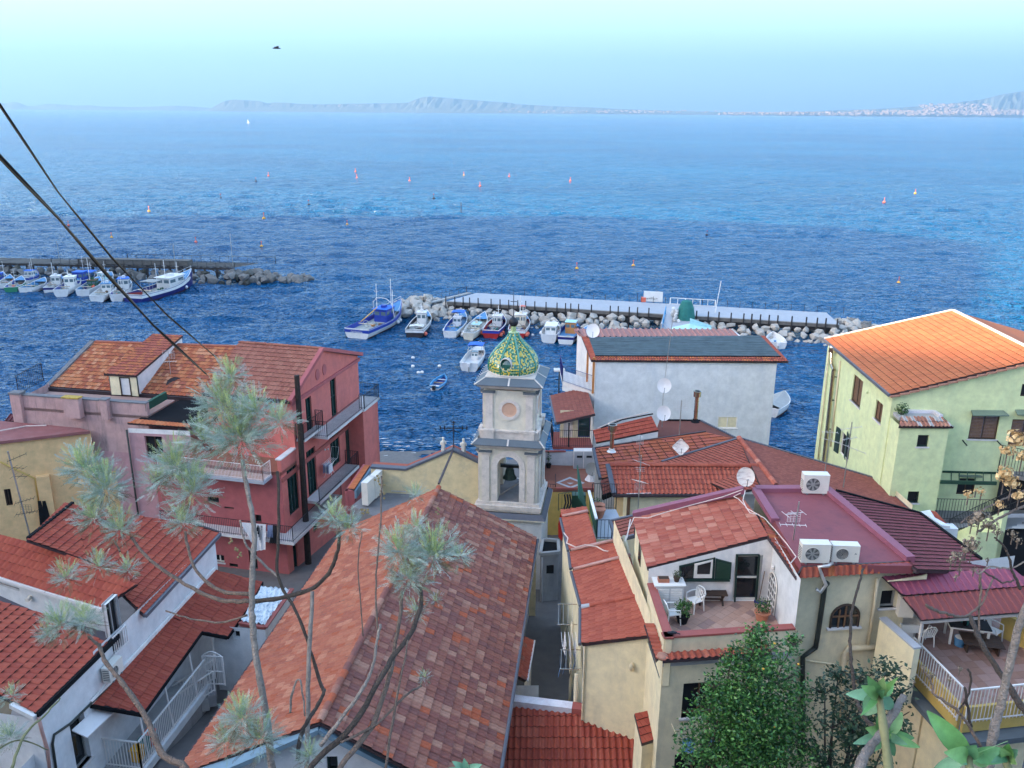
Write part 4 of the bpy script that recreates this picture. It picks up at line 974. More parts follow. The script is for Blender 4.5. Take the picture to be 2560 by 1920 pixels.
# ------------------------------------------------------------------ small machines and fittings used all over the roofs
def ac_unit(name,label,loc,rz,w=.82,h=.62,d=.32,fan=True,logo=False,group=None):
 t=thing(name,label,'air conditioner',loc,group,world=False,rz=rz)
 m=MB(); m.box((0,0,h/2+.05),w,d,h,'ac_white'); m.box((0,0,h+.055),w+.012,d+.012,.014,'ac_white'); m.build('casing',t)
 m=MB(); cx=-w*.13; n=22; r=h*.36
 for k in range(n):
  a0,a1=2*math.pi*k/n,2*math.pi*(k+1)/n
  m.poly([(cx+r*math.cos(a0),-d/2-.004,h/2+.05+r*math.sin(a0)),(cx+r*math.cos(a1),-d/2-.004,h/2+.05+r*math.sin(a1)),(cx,-d/2-.004,h/2+.05)],'fan_grey')
 m.build('fan_opening',t)
 m=MB()
 if fan:
  for k in range(7):
   a=k*2*math.pi/7; m.poly([(cx+r*.25*math.cos(a),-d/2-.008,h/2+.05+r*.25*math.sin(a)),(cx+r*.9*math.cos(a+.1),-d/2-.008,h/2+.05+r*.9*math.sin(a+.1)),(cx+r*.9*math.cos(a+.55),-d/2-.012,h/2+.05+r*.9*math.sin(a+.55)),(cx+r*.25*math.cos(a+.5),-d/2-.008,h/2+.05+r*.25*math.sin(a+.5))],'dish_grey')
  m.box((cx,-d/2-.012,h/2+.05),r*.5,.006,r*.5,'dish_grey')
 for k in range(1,6):
  rr=r*k/5.5; m.tube([(cx+rr*math.cos(q),-d/2-.018,h/2+.05+rr*math.sin(q)) for q in np.linspace(0,6.283,17)],.004,'ac_white' if not fan else 'dish_grey',3,cap=False)
 m.tube([(cx+r*math.cos(q),-d/2-.012,h/2+.05+r*math.sin(q)) for q in np.linspace(0,6.283,21)],.012,'ac_white',4,cap=False)
 m.build('grille',t)
 for s in(-1,1):
  m=MB(); m.box((s*w*.32,0,.025),.06,d+.06,.05,'concrete_dark'); m.build('foot',t)
 m=MB()
 for k in range(6): m.box((-w/2-.003,0,.15+k*.08),.006,d*.8,.03,'fan_grey')
 m.build('side_louvre',t)
 if logo:   # three diamonds
  m=MB(); lx,lz=w*.36,h*.62
  for k in range(3):
   a=math.pi/2+k*2*math.pi/3; u=V(math.cos(a),0,math.sin(a)); v=V(-math.sin(a),0,math.cos(a)); c=V(lx,-d/2-.003,lz)
   m.poly([c,c+u*.022+v*.013,c+u*.045,c+u*.022-v*.013],'cloth_black')
  m.build('emblem',t)
 return t
def dish(name,label,loc,rad,az,el,mt,pole=.6,group=None,square=False,foot=None):
 """az: compass of the face (deg, 180 = towards the camera)"""
 t=thing(name,label,'satellite dish',loc,group,world=False)
 d=V(math.sin(R(az))*math.cos(R(el)),math.cos(R(az))*math.cos(R(el)),math.sin(R(el))); sx=d.cross(V(0,0,1)).normalized(); sy=sx.cross(d)
 c=V(0,0,pole)
 vs=[];fs=[]; nr,n=5,28
 for k in range(nr+1):
  for i in range(n):
   a=2*math.pi*i/n
   if square: e=1/max(abs(math.cos(a+math.pi/4)),abs(math.sin(a+math.pi/4)))*.80; e=min(e,1.06)
   else: e=1
   rr=rad*k/nr*e; vs.append(c+sx*(rr*math.cos(a))+sy*(rr*math.sin(a)*(1 if square else 1.08))+d*(.22*rad*(k/nr)**2))
 for k in range(nr):
  for i in range(n): fs.append((k*n+i,k*n+(i+1)%n,(k+1)*n+(i+1)%n,(k+1)*n+i))
 vs2=[v-d*.015 for v in vs]; m=MB(); m.mesh(vs,fs,mt); m.mesh(vs2,[f[::-1] for f in fs],mt)
 m.mesh([*vs[-n:],*vs2[-n:]],[(i,(i+1)%n,n+(i+1)%n,n+i) for i in range(n)],mt); m.build('reflector',t,smooth=False)
 m=MB(); b=c-sy*rad*1.0+d*.1; e=c+d*rad*1.05-sy*rad*.35; m.tube([b,b+d*rad*.3-sy*.03,e],.014,'iron_black',5); m.build('feed_arm',t)
 m=MB(); m.tube([e-d*.02,e+d*.05],.035,'dish_grey',8); m.tube([e-d*.12,e-d*.02],.028,'iron_black',8); m.build('lnb',t)
 m=MB(); m.tube([c-d*.05,V(0,0,pole)-d*.14,V(-d.x*.14,-d.y*.14,pole-.2),(-d.x*.14,-d.y*.14,-.1)],.022,'galvanised',6); m.build('pole',t)
 return t
def yagi(t,z,length,n,az,w=.42,col='alu',tilt=0,sp=None,fold=False):
 d=V(math.sin(R(az)),math.cos(R(az)),tilt).normalized(); s=V(d.y,-d.x,0).normalized()
 m=MB(); c=V(0,0,z); m.bar(c-d*length/2,c+d*length/2,.018,.018,col)
 for k in range(n):
  p=c+d*(length*(k/(n-1)-.5)); ww=w*(1-.3*k/n); m.bar(p-s*ww/2,p+s*ww/2,.01,.01,col)
 m.build('yagi_aerial',t)
def panel_aerial(t,z,az,w=.5,col='alu'):
 d=V(math.sin(R(az)),math.cos(R(az)),0); s=V(d.y,-d.x,0); m=MB(); c=V(0,0,z)
 for i in range(6): m.bar(c-s*w/2+V(0,0,(i/5-.5)*w*.8),c+s*w/2+V(0,0,(i/5-.5)*w*.8),.008,.008,col)
 for i in range(5): m.bar(c-s*w/2+s*w*i/4+V(0,0,-w*.4),c-s*w/2+s*w*i/4+V(0,0,w*.4),.008,.008,col)
 m.build('grid_aerial',t)
def mast(name,label,foot,h,specs,mt='galvanised',r=.02,group=None,lean=(0,0)):
 t=thing(name,label,'tv aerial',foot,group,world=False)
 m=MB(); m.tube([(0,0,0),(lean[0],lean[1],h)],r,mt,6); m.build('mast',t)
 for s in specs:
  if s[0]=='y': yagi(t,*s[1:])
  else: panel_aerial(t,*s[1:])
 return t
def flue(name,label,foot,h,r=.11,hat=.2,group=None,mt='steel',base='membrane_black'):
 t=thing(name,label,'chimney flue',foot,group,world=False)
 m=MB(); m.lathe([(r*2.2,0),(r*1.5,.1),(r*1.15,.22)],(0,0,0),base,14); m.build('flashing',t)
 m=MB(); m.lathe([(r,.1),(r,h-.35)],(0,0,0),mt,14,cap=False)
 for k in range(1,3): m.lathe([(r+.012,h*k/3),(r+.012,h*k/3+.04)],(0,0,0),mt,14)
 m.build('pipe',t,smooth=False)
 m=MB(); m.lathe([(r,h-.4),(hat,h-.36),(hat,h-.08),(hat*1.05,h-.06),(hat*1.05,h),(hat*.9,h)],(0,0,0),mt,16); m.lathe([(hat*.85,h+.002),(.01,h+.01)],(0,0,0),'void_dark',16); m.build('cowl',t)
 return t
p=pz('k',560,920,8.85); ac_unit('ac_unit','white condenser standing end-on, nearer of the two by the orange coping',p+V(.0,.2,0),R(255),group='condensers in the yard beside the pink house',w=1.0,h=1.35,d=.36)
p=pz('k',720,760,8.85); ac_unit('ac_unit','white condenser standing end-on behind the nearer one by the yellow wall',p+V(.05,.2,0),R(255),group='condensers in the yard beside the pink house',w=1.0,h=1.35,d=.36)
# ------------------------------------------------------------------ old house with roof terrace
def old_house():
 t=thing('old_terrace_house','old mauve house with weathered tile roof, roof terrace and streaked parapet','house',(-26,57,1))
 ze=11.8; zr=13.8
 e0=pz('A',430,645,ze); e1=pz('A',1760,722,ze); r0=pz('A',815,262,zr); r1=pz('A',2040,305,zr)
 pl=pl3(e0,e1,(r0+r1)/2)
 R0=pp('A',815,262,pl); R1=pp('A',2045,305,pl); E1=pp('A',1830,745,pl)
 # roof right end follows the pink house; hip line to the left
 tiled(t,[e0,E1,R1,R0],e0,E1,.27,.36,P_MARS,TS_orange,[3,4,4,3,2],indiv=300,hh=.03,weird=.008)
 m=MB(); m.bar(e0+V(-.15,0,.05),R0+V(-.15,0,.08),.35,.12,'concrete_dark'); m.bar(R0+V(0,.1,.04),R1+V(0,.1,.04),.35,.1,'tile_salmon_0' if 0 else TS_orange[3]); m.build('verge',t)
 b0=R0+V(.8,5.4,-1.8); b1=R1+V(.8,5.4,-1.8); m=MB(); m.poly([R0,R1,b1,b0],TS_orange[2]); m.build('rear_slope',t)
 Wall(t,e0,b0,0,ze-.1,'stucco_mauve',face=(-60,60,5)); Wall(t,b0,b1,0,ze-.1,'stucco_mauve',face=(-20,90,5))
 m=MB(); m.bar(e0+V(0,-.12,-.12),E1+V(0,-.12,-.12),.14,.22,'gutter_brown'); m.build('gutter',t)
 # mossy flashings near the ridge
 # roof hatch house with door (monopitch, orange ribbed roof)
 u=(at(E1,0)-at(e0,0)).normalized(); back=V(-u.y,u.x,0); pw=(e0-back*.35,back)
 d0=pp('A',965,705,pw); fl=pp('A',1090,722,pw).z; d0=at(d0,fl); zt=pp('A',1070,542,pw).z
 w1=pp('A',1190,545,pw); Wd=(at(w1,0)-at(pp('A',958,535,pw),0)).length
 B0=at(d0,0)+back*6.0
 hi=py('A',1555,205,(at(w1,0)+back*6.0).y)
 zb=hi.z
 Wall(t,d0,at(d0,0)+u*Wd,fl,zt,'stucco_cream',wins=[W('A',1030,560,1142,726,cols=1,glass='deck_white',frame='wood_dark',depth=.04,style='glass',name='door')],face=CAMP)
 a0,a1=at(d0,0)+u*Wd,at(d0,0)+u*Wd+back*6.0
 L=6.0
 Wall(t,a0,a1,fl,0,'stucco_white',poly=[(0,0),(L,0),(L,zb-fl-.1),(0,zt-fl)],face=(20,30,20))
 c0,c1=at(d0,0)-u*.05,at(d0,0)-u*.05+back*6.0
 Wall(t,c0,c1,fl,0,'stucco_white',poly=[(0,0),(L,0),(L,zb-fl-.1),(0,zt-fl)],face=(-90,30,20)); Wall(t,c1,a1,fl,zb-.1,'stucco_white',face=(0,200,0))
 o=.28
 rp=[at(d0,zt+.02)-u*o-back*.15,at(a0,zt+.02)+u*.1-back*.15,at(a1,zb+.02)+u*.1,at(B0,zb+.02)-u*o]
 tiled(t,rp,rp[0],rp[1],.26,.36,P_MARS,TS_sun[:1]+TS_redb,[2,1,1,1],indiv=160,hh=.03)
 # terrace floor and parapet
 zp=fl+.8
 p0=pz('A',120,715,zp); p1=pz('A',1262,795,zp); pu=(p1-p0).normalized(); pb=V(-pu.y,pu.x,0)
 pts=[p0,p1,at(E1,zp)+V(-2,0,0),at(e0,zp)]
 m=MB(); m.prism([at(p0,fl),at(p1,fl),at(p1,fl)+pb*3.2,at(p0,fl)+pb*3.2],V(0,0,-.2),'floor_brown_b'); m.build('terrace_floor',t)
 m=MB(); m.ob(at(p0,fl-2.6),pu*(p1-p0).length,pb*.28,(0,0,zp-fl+2.6),'stucco_pink_pale'); m.build('parapet',t)
 m=MB(); m.ob(at(p0,zp)-pb*.05,pu*(p1-p0).length,pb*.38,(0,0,.07),'concrete_dark'); m.build('parapet_coping',t)
 for k,(x,dx) in enumerate(((540,140),(860,60))):
  q=pz('A',x,735 if k==0 else 752,zp+.25); m=MB(); m.ob(at(q,fl-.3)-pb*.08,pu*(dx/3.456*.027),pb*.42,(0,0,zp+.2-fl+.3),'stucco_pink_pale'); m.ob(at(q,zp+.2)-pb*.12-pu*.04,pu*(dx/3.456*.027+.08),pb*.5,(0,0,.08),'concrete_dark' if k else 'ochre_lichen'); m.build('pier',t)
 q=pz('A',80,690,zp+.25); m=MB(); m.ob(at(q,fl-2.2)-pb*.05,pu*.7,pb*.5,(0,0,zp+.1-fl+2.2),'stucco_pink_pale'); m.ob(at(q,zp+.1)-pb*.1-pu*.05,pu*.8,pb*.6,(0,0,.12),'concrete_dark'); m.build('pier',t)
 Wall(t,at(p0,0),at(p1,0),0,fl-2.6,'stucco_mauve')
 qs=pz('A',160,690,zp-.2); railing(t,[at(qs,fl+.4),at(e0,fl+.4)+V(-.3,-.1,.2)],1.3,'iron_black',sp=.17)
 Wall(t,at(p0,0),at(e0,0),0,fl+.4,'stucco_pink_pale',face=(-90,60,5))
 # green fascia and black flat roof with orange tile coping
 zf=fl-.1
 g=[pz('A',1190,930,zf),pz('A',1500,950,zf),pz('A',1790,770,zf),pz('A',1700,735,zf),pz('A',1400,780,zf)]
 m=MB(); m.prism([pz('A',1195,925,zf),pz('A',1640,965,zf),pz('A',2000,770,zf),pz('A',1700,705,zf),pz('A',1290,860,zf)],V(0,0,-.2),'membrane_black'); m.build('flat_roof',t)
 m=MB(); a,b=pz('A',1255,795,zp),pz('A',1440,690,zp); m.prism([a,b,b+V(0,0,-.5),a+V(0,0,-.5)],V(-.2,.1,0),'green_screen'); m.build('green_fascia',t)
 c=[pz('A',1100,965,zf-.05),pz('A',1185,925,zf+.12),pz('A',1640,965,zf+.12),pz('A',1640,1010,zf-.05)]
 plc=pl3(c[0],pz('A',1500,990,zf-.05),c[1]); c=[pp('A',x,y,plc) for x,y in((1100,962),(1185,925),(1640,968),(1640,1000))]
 tiled(t,[c[0],c[3],c[2],c[1]],c[0],c[3],.26,.4,P_MARS,TS_sun[:2]+TS_orange[:2],indiv=120,thick=.08,hh=.03)
 # mauve wall below it with one dark window
 w0,w1=at(pz('A',1105,1000,zf-.1),0),at(pz('A',1640,1025,zf-.1),0)
 Wall(t,w0,w1,0,zf-.42,'stucco_mauve',wins=[W('A',1245,1070,1420,1270,cols=2,glass='void_dark',frame='wood_dark',depth=.25)]); Wall(t,w0,w1,zf-.42,zf-.12,'stucco_white')
 pipe(t,[at(w0,zf-.2)+V(-.05,-.1,0),at(w0,1)+V(-.05,-.1,0)],.06,'pipe_black')
 # loggia with ribbed maroon sheet roof
 zq=9.95; s=[pz('A',90,880,zq+.35),pz('A',1090,960,zq+.35),pz('A',1085,1022,zq),pz('A',40,945,zq)]
 pls=pl3(s[3],s[2],s[0]); s=[pp('A',x,y,pls) for x,y in((40,942),(1088,1022),(1092,955),(92,880))]
 tiled(t,s,s[0],s[1],.26,1.2,P_SHEET,[MT['sheet_maroon']],indiv=60,hh=.06,thick=.04,name='roof_sheet')
 # shaded loggia behind, railing, door
 l0,l1=at(pz('A',770,1040,zq-.2),0),at(pz('A',1100,1060,zq-.2),0); n=V(l1.y-l0.y,-(l1.x-l0.x),0).normalized()
 m=MB(); zl=zq-2.7; m.prism([at(l0,zl),at(l1,zl),at(l1,zl)-n*1.6,at(l0,zl)-n*1.6],V(0,0,-.25),'floor_brown'); m.build('loggia_floor',t)
 Wall(t,l0-n*1.6,l1-n*1.6,zl,zq,'stucco_white',wins=[W('A',940,1060,1075,1290,cols=2,glass='void_dark',frame='frame_green')])
 Wall(t,l0,l0-n*1.6,zl,zq,'stucco_white',face=(0,50,8)); railing(t,[at(l0,zl),at(l1,zl)],1.0,'iron_black',sp=.13)
 m=MB(); m.bar(at(l0,zq-.25),at(l1,zq-.25),.15,.25,'stucco_grey'); m.build('beam',t)
 # drainpipe of the hatch house
 a=pp('A',1178,560,pw); pipe(t,[a+V(.05,-.05,0),at(a,fl)+V(.05,-.05,0)],.045,'pipe_black')
 return t
m_('ochre_lichen',(.42,.30,.06),var=.3,scale=8)
old_house()
p=pz('a',1400,1010,10.8); D1=dish('satellite_dish','dark grey satellite dish on the old house roof beside the green fascia',p,.62,150,22,'dish_dark',pole=1.1)
mast('tv_aerial','white curved tv aerial beside the dark dish in front of the hatch roof',pz('a',1320,760,11.6),2.7,[('p',2.4,170,.75,'rail_white'),('y',1.9,.9,6,80,.5,'rail_white'),('y',2.45,.6,5,100,.6,'rail_white',.4)])
# ------------------------------------------------------------------ yellow house at the left edge
def yellow_house():
 t=thing('yellow_house','ochre yellow house with maroon flat roof at the left edge','house',(-31,48,2))
 z=10.6
 a=pz('A',-260,1165,z); b=pz('A',60,1112,z); c=pz('A',780,1028,z); 
 pl=vpl(b,c); A2=pz('A',-400,1200,z)
 u=(at(c,0)-at(b,0)).normalized(); L2=9.5
 p0=at(b,0)-u*6; p1=at(b,0)+u*L2
 Lc=(at(c,0)-p0).length; z0=py('A',0,1175,p0.y).z
 poly=[(0,0),((p1-p0).length,0),((p1-p0).length,z-1.6),(Lc,z-.05),(6,z-.05),(0,z-1.6)]
 def n(x): return x
 Wall(t,p0,p1,0,0,'stucco_yellow',poly=[(0,0),(Lc,0),(Lc,z),(6,z-.02),(0,z-1.2)],wins=[W('F',30,290,115,425,cols=2,glass='void_dark',frame='wood_dark')])
 Wall(t,p0+u*Lc,p1,0,z-2.9,'stucco_yellow')
 n=V(-u.y,u.x,0); 
 m=MB(); bk=pz('A',690,1002,z+.08); bl=pz('A',0,940,z+.08); m.prism([at(b,z+.08)-u*6-n*.2,at(c,z+.08)-n*.2,bk,bl,bl-u*5],V(0,0,-.18),'membrane_maroon'); m.build('flat_roof',t)
 q=pp('F',60,70,pl); pipe(t,[q+V(-2,-.1,1.2),q+V(0,-.1,0),pp('F',310,190,pl)+V(0,-.1,0),pp('F',340,400,pl)+V(0,-.1,0)],.05,'stucco_ochre')
 m=MB(); s=pp('F',320,170,pl); e=pp('F',300,600,pl); m.ob(at(s,0)-u*.05-n*.3,u*.75,n*.3,(0,0,s.z),'stucco_yellow'); m.build('chimney_breast',t)
 for x0,x1 in((325,345),(365,385)):
  m=MB(); s=pp('F',x0,390,(pl[0]-n*.33,pl[1])); m.prism([s,s+u*.18,s+u*.35+V(0,0,-1.9),s-u*.12+V(0,0,-1.9)],-n*.01,'membrane_black'); m.build('soot_streak',t)
 Wall(t,p1,p1+n*5,0,z-2.9,'stucco_yellow',face=(0,50,5))
 m=MB(); m.tube([pz('A',-20,1030,z+.3),pz('A',230,985,z+.1),pz('A',400,980,z+.12)],.04,'wire_white',5); m.build('roof_hose',t)
yellow_house()
# ------------------------------------------------------------------ big white house by the harbour
def white_house():
 ze=12.5; zr=13.15
 e0,e1=pz('D',315,425,ze),pz('D',1890,432,ze)
 t=thing('white_house','big plain white house with slate grey flat roof by the harbour','house',(13,63,1))
 u=(at(e1,0)-at(e0,0)).normalized(); n=V(-u.y,u.x,0)
 E0,E1=pz('D',270,418,ze),pz('D',1975,428,ze)
 pl=pl3(E0,E1,pz('D',240,205,zr+.1)); 
 T0,T1=pp('D',235,205,pl),pp('D',1735,205,pl)
 dep=(T0-E0).dot(n)-.6
 x0=at(e0,0)+n*.35; x1=at(e1,0)+n*.35
 Wall(t,x0,x1,0,ze-.08,'stucco_blue_white',wins=[W('D',1365,902,1525,1003,cols=2,glass='stucco_cream',frame='stucco_white',sill='stucco_white',depth=.08)])
 zb=ze-.08+dep*(zr-ze)/max(1,dep)
 Wall(t,x0,x0+n*dep,0,ze-.08,'stucco_white',face=(-30,50,8)); Wall(t,x1,x1+n*dep,0,ze-.08,'stucco_blue_white',face=(80,60,8)); Wall(t,x0+n*dep,x1+n*dep,0,ze-.08,'stucco_white',face=(10,200,0))
 # fringe of small tiles round the membrane
 I0,I1=pp('D',305,385,pl),pp('D',1905,390,pl); J0,J1=pp('D',240,212,pl),pp('D',1728,208,pl)
 K0=pp('D',248,222,pl)
 tiled(t,[E0,E1,I1,I0],E0,E1,.20,.42,P_COPPO,TS_redb+TS_sun[:1],indiv=200,hh=.035,thick=.12)
 tiled(t,[E0,I0,K0,T0+(E0-T0)*.02-u*.45],T0,E0,.20,.5,P_COPPO,TS_redb,indiv=60,hh=.03,thick=.12)
 tiled(t,[I1,E1,T1+u*.3,J1],T1,E1,.22,.5,P_COPPO,TS_redb,indiv=60,hh=.03,thick=.12)
 m=MB(); nn=(I1-I0).cross(J0-I0).normalized(); nn = nn if nn.z>0 else -nn
 m.prism([p+nn*.06 for p in(I0,I1,J1,K0)],-nn*.12,'membrane_slate'); m.build('roof_membrane',t)
 for k in range(1,9):
  m=MB(); m.bar(I0.lerp(K0,k/9)+nn*.066,I1.lerp(J1,k/9)+nn*.066,.05,.02,'membrane_slate'); m.build('membrane_seam',t)
 m=MB(); m.bar(I0+nn*.07,I1+nn*.07,.08,.06,'membrane_black'); m.build('drip_edge',t)
 # salmon corrugated roof behind
 z=12.3; s=[pz('D',200,206,z),pz('D',1545,206,z),pz('D',1460,152,z+.1),pz('D',130,145,z+.1)]
 ps=pl3(s[0],s[1],s[3]); s=[pp('D',x,y,ps) for x,y in((215,222),(1560,218),(1465,150),(128,145))]
 tiled(t,s,s[0],s[1],.48,5,P_SHEET,[MT['sheet_pink']],indiv=60,hh=.10,thick=.05,name='roof_sheet')
 m=MB(); m.bar(s[3]+V(0,0,-.12),s[2]+V(0,0,-.12),.1,.14,'stucco_white'); m.bar(s[3]+V(-.03,0,-.1),s[0]+V(-.03,0,-.1),.08,.2,'sheet_pink'); m.bar(s[2]+V(.05,0,.0),s[1]+V(.05,0,.0),.16,.1,'stucco_white'); m.build('edge_trim',t)
 q0,q1=at(s[3],0)+V(.2,-.2,0),at(s[2],0)+V(-.2,-.2,0); Wall(t,q0,q1,0,z-.1,'stucco_white',face=(10,200,3)); Wall(t,q0,x0+n*dep,0,z-.1,'stucco_white',face=(-40,70,3))
 # veranda on the left: posts, decks, rails
 zz=10.0
 d0,d1=pz('C',1405,600,zz),pz('C',1610,600,zz); d0=at(d0,zz); dd=n*3.2
 m=MB(); m.prism([d0,at(x0,zz)+(d1-d0)*0+V(0,0,0),at(x0,zz)+dd,d0+dd],V(0,0,-.3),'deck_white'); m.build('upper_deck',t)
 railing(t,[d0+dd,d0,at(x0,zz)-u*.12-n*.0],1.25,'hull_navy',sp=.13)
 m=MB(); m.prism([d0+V(0,.05,-.3),at(x0,zz-.3)+V(0,.05,0),at(x0,0)+V(0,.05,9.25),at(d0,9.25)+V(0,.05,0)],n*.2,'stucco_blue_white'); m.build('deck_wall',t)
 for q in(at(x0,0)-u*.15,at(x0,0)-u*.35+n*2.6):
  m=MB(); m.box((q.x,q.y,zz+1.3),.16,.16,2.8,'wood_orange'); m.build('timber_post',t)
 m=MB(); a=pz('C',1345,500,9.9); m.box((a.x+.3,a.y,9.9),.9,.7,.12,'deck_white'); m.tube([a+V(.3,0,0),a+V(.3,0,-2.5)],.05,'pipe_black'); m.build('side_ledge',t)
 # pergola with purple-brown tiles and lower balcony
 zc=9.2
 c=[pz('C',1350,958,zc),pz('C',1685,880,zc+.55)]; 
 P1=pz('C',1300,722,zc); pl2=pl3(c[0],P1,c[1]); Q=pp('C',1612,650,pl2)
 tiled(t,[c[0],P1,Q,c[1]],P1,c[0],.25,.30,P_FLAT,TS_brown,indiv=240,hh=.02,thick=.14)
 m=MB(); m.bar(c[0]+V(-.06,0,-.05),P1+V(-.06,0,-.05),.1,.14,'gutter_slate'); m.build('gutter',t)
 zl=6.9; L0=pp('C',1320,1165,vpl(c[0],c[0]+u)); zl=L0.z
 l0=at(c[0],zl)-u*.2; l1=at(x0,zl)+(-n)*.0; 
 r1=pp('C',1665,1165,vpl(c[0],c[0]+u))
 m=MB(); m.prism([l0,at(r1,zl),at(r1,zl)+n*3,l0+n*3],V(0,0,-.2),'coping_red'); m.build('lower_deck',t)
 railing(t,[l0+n*2.8,l0,at(r1,zl)],1.25,'iron_black',sp=.13)
 m=MB(); q=at(c[0],0)+u*.9; m.tube([at(q,zl),at(q,zc)],.05,'iron_black'); m.build('post',t)
 Wall(t,l0+n*1.8+u*.6,at(r1,0)+n*1.8,zl,zc+.3,'stucco_cream',wins=[dict(rect=(.25,.95,0.02,2.0),cols=1,glass='stucco_white',frame='frame_white',name='door'),dict(rect=(1.3,2.2,.02,2.0),cols=1,glass='glass_green',frame='hull_navy')])
 return t,x0,x1,n,u
WH=white_house()
p=pz('C',1665,205,13.35); dish('satellite_dish','white satellite dish at the left corner of the grey roofed house above the harbour',at(p,13.0),.52,185,20,'dish_white',pole=.75)
# ------------------------------------------------------------------ little red-tiled courtyard terrace beside the tower
def court():
 t=thing('courtyard_terrace','red paved terrace with white diamond inlay between tower and tiled roofs','terrace',(4,48,3))
 z=6.1
 q=lambda x,y,zz=z: pz('f',x,y,zz)
 a,b,c,d=q(345,690),q(1095,690),q(1000,350),q(140,300)
 m=MB(); m.prism([q(100,690),q(1120,692),q(1010,330),q(130,285)],V(0,0,-.3),'floor_red'); m.build('terrace_floor',t)
 # inlaid diamond
 m=MB(); D=[(345,598),(585,500),(845,603),(600,700)]; I=[(408,600),(585,530),(775,603),(600,668)]
 for i in range(4):
  A,B,C,E=D[i],D[(i+1)%4],I[(i+1)%4],I[i]; m.poly([q(*A)+V(0,0,.006),q(*B)+V(0,0,.006),q(*C)+V(0,0,.006),q(*E)+V(0,0,.006)],'concrete_pale')
 m.poly([q(530,600)+V(0,0,.006),q(590,628)+V(0,0,.006),q(655,602)+V(0,0,.006)],'concrete_pale'); m.build('diamond_inlay',t)
 m=MB(); e0,e1=q(345,692),q(1120,692); m.bar(e0+V(0,0,-.05),e1+V(0,0,-.05),.12,.14,'coping_red'); m.build('edge',t)
 Wall(t,at(e0,0)+V(-1.5,.02,0),at(e1,0)+V(0,.02,0),0,z-.1,'stucco_ochre')
 # back wall, white, with cabinet
 b0,b1=q(140,295),q(650,292); zt=pp('f',400,55,vpl(b0,b1)).z
 Wall(t,at(b0,0),at(b1,0)+V(2.6,0,0),z,zt,'stucco_blue_white'); m=MB(); m.bar(at(b0,zt),at(b0,zt)+(at(b1,0)-at(b0,0)).normalized()*1.5,.2,.08,'coping_red'); m.build('wall_cap',t)
 # left reddish wall next to tower
 m=MB(); l0=q(140,600); m.prism([at(d,z),at(l0,z)+V(-.1,0,0),at(l0,z+1.9)+V(-.1,0,0),at(d,z+2.6)],V(-.15,0,0),'stucco_mauve'); m.build('wall',t)
 c_=thing('cabinet','pale grey two door cabinet with black vents on the red paved terrace','cabinet',q(820,355))
 pc=vpl(q(650,357),q(985,357)); A=pp('f',648,357,pc); B=pp('f',985,357,pc); zz2=pp('f',648,50,pc).z
 u=(B-A); m=MB(); m.ob(A,u,V(0,.55,0),(0,0,zz2-z),'dish_white'); m.build('body',c_)
 for k in(0,1):
  m=MB(); m.ob(A+u*(.02+.5*k)+V(0,-.02,.03),u*.46,V(0,.02,0),(0,0,zz2-z-.1),'concrete_pale'); m.build('door',c_)
  m=MB(); m.ob(A+u*(.15+.49*k)+V(0,-.03,(zz2-z)*.62),u*.28,V(0,.02,0),(0,0,.16),'void_dark'); m.build('vent',c_)
 p=q(950,560); dish('satellite_dish','dark grey satellite dish above a white sheet on the red paved terrace',p,.42,175,15,'dish_grey',pole=.85)
 m=MB(); n=11; vs=[];fs=[]
 for j in range(4):
  for i in range(n): a_=2*math.pi*i/(n-1); r=.15+.27*j/3; vs.append(p+V(r*math.cos(a_)*(1+.2*math.sin(3*a_)*j/3),r*.8*math.sin(a_),.55-.18*j))
 for j in range(3):
  for i in range(n-1): fs.append((j*n+i,j*n+i+1,(j+1)*n+i+1,(j+1)*n+i))
 m.mesh(vs,fs,'cloth_white'); tag(m.build('dust_sheet',None),'white sheet draped below the grey dish on the red terrace','sheet')
 # iron fence at the left and its plants
 g0,g1=q(85,760),q(325,880); r=thing('balcony','small iron railed balcony with plants beside the bell tower','balcony',g0)
 zz=z-.9; g=[pz('f',80,870,zz),pz('f',330,890,zz),pz('f',330,700,zz)]
 slab(r,[g[0],g[1],g[2],g[2]+(g[0]-g[1])],.35,'concrete_pale'); railing(r,[g[0],g[1],g[2]],1.1,'iron_black',sp=.14)
 return t,z
COURT=court()
